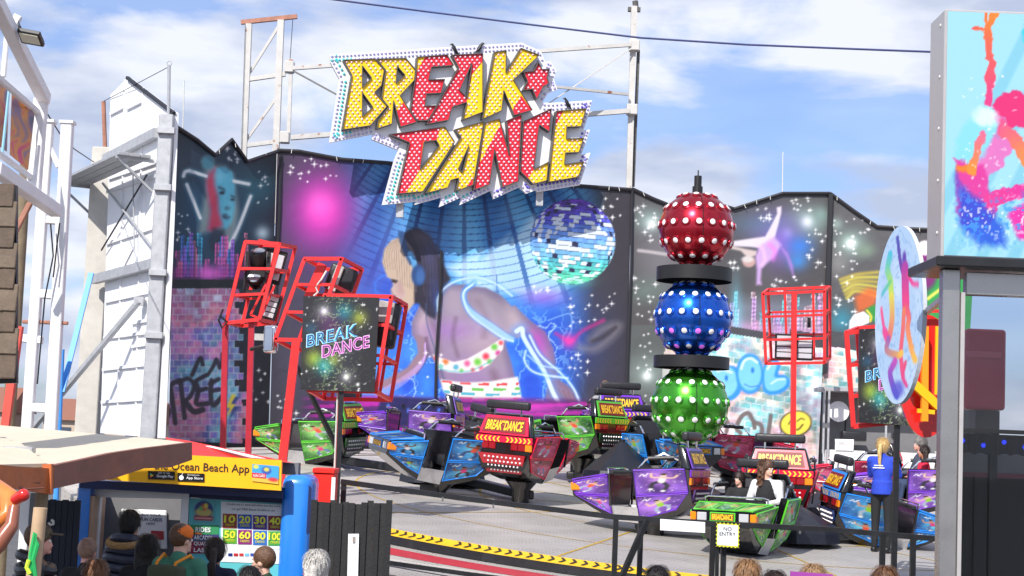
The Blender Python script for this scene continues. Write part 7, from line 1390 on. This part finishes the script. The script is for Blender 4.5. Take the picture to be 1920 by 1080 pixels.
def fur_hood(t, hd, V, k, sh, rt):
    mb = MB(); rng = np.random.default_rng(2)
    for a in np.linspace(.35, 5.93, 60):
        c0 = V(-.02 - .10 * math.cos(a) * -.6, .15 * math.sin(a), sh + .035 - .06 * (math.cos(a) < 0) * abs(math.cos(a)) * -1)
        c0 = V(.10 * math.cos(a) - .06, .165 * math.sin(a), sh + .05 + .035 * math.cos(a)); mb.ell(c0, .034 * k, None, 8, 6)
        for _ in range(7): d = Vector(rng.normal(0, 1, 3)).normalized(); w_ = d.orthogonal().normalized() * .004; mb.add([c0 + d * .025 + w_, c0 + d * .025 - w_, c0 + d * (.055 + .02 * rng.random())], [(0, 1, 2)])
    mb.build('fur_trim', furm, t, smooth=True, local=True)
def backpack(t, hd, V, k, sh, rt):
    g2 = cl('pack_green', (66, 72, 52)); mb = MB(); mb.box(V(-.21, 0, sh - .2), (.16 * k, .30 * k, .42 * k)); o = mb.build('backpack', g2, t, bevel=.05, local=True)
    for s in (1, -1): mb = MB(); mb.path([V(-.295, s * .07, sh - .36), V(-.298, s * .075, sh - .15), V(-.22, s * .085, sh + .03), V(-.05, s * .12, sh + .085), V(.1, s * .12, sh - .03)], .014 * k, 6); mb.build('strap', mat('strap_orange', (226, 140, 30), .7), o, local=True)
B_, H_ = by_top(72, 981, 14.0, .22); person('man in a patterned cap and black quilted jacket beside the wooden pole', B_, 20, H_, shiny, jeans, brown, 'pink', style='crop', extra=both(cap_of(camo), puffer(shiny)), group=QG)
B_, H_ = by_top(165, 1009, 16.3); person('close shaven man in black, seen from behind near the blue kiosk side', B_, 80, H_, blackc, jeans, hair_m('stubble', (156, 122, 104)), 'pink', style='crop', group=QG)
B_, H_ = by_top(181, 1046, 14.2); person('brown haired person with a hair bun in front of the close shaven man', B_, 75, H_ * .985, cl('plum', (70, 40, 60)), jeans, hair_m('auburn', (120, 78, 48)), 'fair', style='bun', group=QG)
B_, H_ = by_top(245, 958, 17.4, .12); person('dark haired man in a fur trimmed hooded coat at the kiosk hatch', B_, 70, H_, shiny2, jeans, dark, 'tan', style='short', extra=both(puffer(shiny2), fur_hood), group=QG)
B_, H_ = by_top(279, 1004, 16.4); person('black haired person in a black top between fur hood and orange cap', B_, 85, H_, blackc, blackc, dark, 'tan', style='bob', group=QG)
B_, H_ = by_top(341, 982, 16.0); person('person in orange cap and green hooded jacket wearing a backpack', B_, 72, H_, cl('sea_green', (66, 128, 104)), jeans, brown, 'fair', style='crop', turn=-20, extra=both(cap_of(orange, back=False), backpack), group=QG)
B_, H_ = by_top(404, 1010, 17.0); person('woman with a long dark ponytail in navy, facing the price poster', B_, 70, H_, navyc, jeans, hair_m('dark_brown', (48, 34, 28)), 'tan', style='tail', turn=25, group=QG)
def stripes(t, hd, V, k, sh, rt):
    for i in range(7): mb = MB(); mb.path([V(.155 * math.cos(a), .205 * math.sin(a), sh - .02 - i * .05) for a in np.linspace(0, 6.283, 22, endpoint=False)], .009 * k, 5, closed=True); mb.build('stripe', cl('green_stripe', (90, 190, 80)), t, local=True)
B_, H_ = by_top(497, 1025, 15.6); person('short haired boy in a green striped top looking along the kiosk', B_, 165, H_, cl('dark_green', (30, 60, 40)), jeans, brown, 'fair', style='crop', extra=stripes, group=QG)
B_, H_ = by_top(470, 1064, 14.0); person('dark haired child whose crown shows beside the striped boy', B_, 90, H_, navyc, jeans, dark, 'fair', style='short', group=QG)
B_, H_ = by_top(592, 1034, 15.2); person('silver haired woman in a dark red top before the black board fence', B_, 150, H_, cl('dark_red', (130, 30, 50)), jeans, greyh, 'fair', style='bob', group=QG)
FG = 'spectators near the railing'
for lbx, px_, top, Y_, hr_, st_, fc, m_, skn in (('black haired spectator nearest the raking railing strut', 1233, 1057, 12.4, dark, 'short', 88, blackc, 'tan'), ('light brown haired boy below the NO ENTRY notice', 1402, 1045, 12.4, hair_m('light_brown', (150, 112, 76)), 'short', 84, greyc, 'fair'), ('dark haired spectator just showing beside the light brown haired boy', 1452, 1066, 12.0, hair_m('dark_brown', (48, 34, 28)), 'short', 90, navyc, 'fair'), ('fair streaky haired spectator holding a purple card', 1525, 1054, 12.6, hair_m('streaky', (168, 134, 98)), 'bob', 95, cl('plum', (70, 40, 60)), 'fair'), ('bald pink headed spectator between two brown haired heads', 1607, 1070, 12.2, None, 'none', 90, greyc, 'pink'), ('brown haired spectator in front of the black panel post', 1659, 1058, 12.4, hair_m('chestnut', (110, 76, 52)), 'bob', 96, navyc, 'fair')):
    B_, H_ = by_top(px_, top, Y_, .4); person(lbx, B_, fc, H_ * .985, m_, jeans, hr_, skn, style=st_, group=FG)
pc_ = thing('purple_card', 'flat purple card held up by the streaky haired spectator', 'card', at(1520, 1090, 12.2)); MB().prism([at(1482, 1071, 12.2), at(1562, 1077, 12.2), at(1560, 1120, 12.2), at(1480, 1115, 12.2)], (0, .01, 0)).build('card', mat('card_purple', (150, 60, 150), .5), pc_)
# riders and attendant
def seat(key, y, x=-.36, z=.62):
    c = CARS[key]; return Matrix.Translation(c.location) @ c.rotation_euler.to_matrix().to_4x4() @ (Vector((x, y, z)) * CS)
RG = 'riders in the cars'
def vest(t, hd, V, k, sh, rt):
    mb = MB(); mb.ell(V(0, 0, sh - .14), (.142 * k, .18 * k, .22 * k), None, 18, 12); mb.capsule(V(0, 0, .12), V(0, 0, sh - .15), .155 * k, .155 * k, 16); remesh(mb, 'vest', blackc, t, .016 * k, 2)
def phone(t, hd, V, k, sh, rt): MB().box(V(.37, .0, sh - .27), (.012, .075, .15), Matrix.Rotation(R(-25), 3, 'Y')).build('phone', lamp_blk, t, local=True)
person('curly haired woman in pale grey sleeves and black vest riding the green car', seat('c10', .22), -116, 1.66, cl('pale_grey', (206, 206, 208)), blackc, hair_m('curly_brown', (92, 62, 44)), 'fair', sit=True, style='curly', turn=62, arms='lap', extra=both(vest, phone), group=RG)
person('dark haired child in black beside the curly haired woman', seat('c10', -.24), -116, 1.30, blackc, blackc, hair_m('dark_brown', (48, 34, 28)), 'fair', sit=True, style='tail', turn=-14, arms='lap', group=RG)
person('grey haired man in a dark top seated in the purple car', seat('c13', -.2), 176, 1.72, cl('slate', (70, 76, 92)), jeans, hair_m('grey', (130, 126, 122)), 'pink', sit=True, style='short', turn=10, arms='lap', group=RG)
person('child in a bright red top seated beside the grey haired man', seat('c13', .24), 176, 1.42, cl('bright_red', (226, 40, 76)), jeans, hair_m('dark_brown', (48, 34, 28)), 'tan', sit=True, style='long', turn=0, arms='lap', group=RG)
person('short haired man riding the farthest purple car, seen from behind', seat('c6', .26), 98, 1.74, greyc, jeans, hair_m('ginger', (120, 84, 60)), 'pink', sit=True, style='crop', turn=-20, arms='lap', group=RG)
pa_ = at(1656, 822, 26.0); zf = deck_z(pa_.x, pa_.y)
def back_print(t, hd, V, k, sh, rt): 
    for i, w in enumerate((.14, .18)): MB().box(V(-.152, .02, sh - .08 - i * .035), (.004, w * k, .014 * k)).build('back_print', pwhite, t, local=True)
person('blonde attendant in blue top and black trousers standing before the dipping blue car', Vector((pa_.x, pa_.y, zf)), 62, (pa_.z - zf) * .99, cl('royal_blue', (40, 70, 190)), blackc, hair_m('blonde', (214, 180, 120)), 'fair', style='tail', arms='reach', extra=back_print)

bpy.data.scenes.remove(WS)
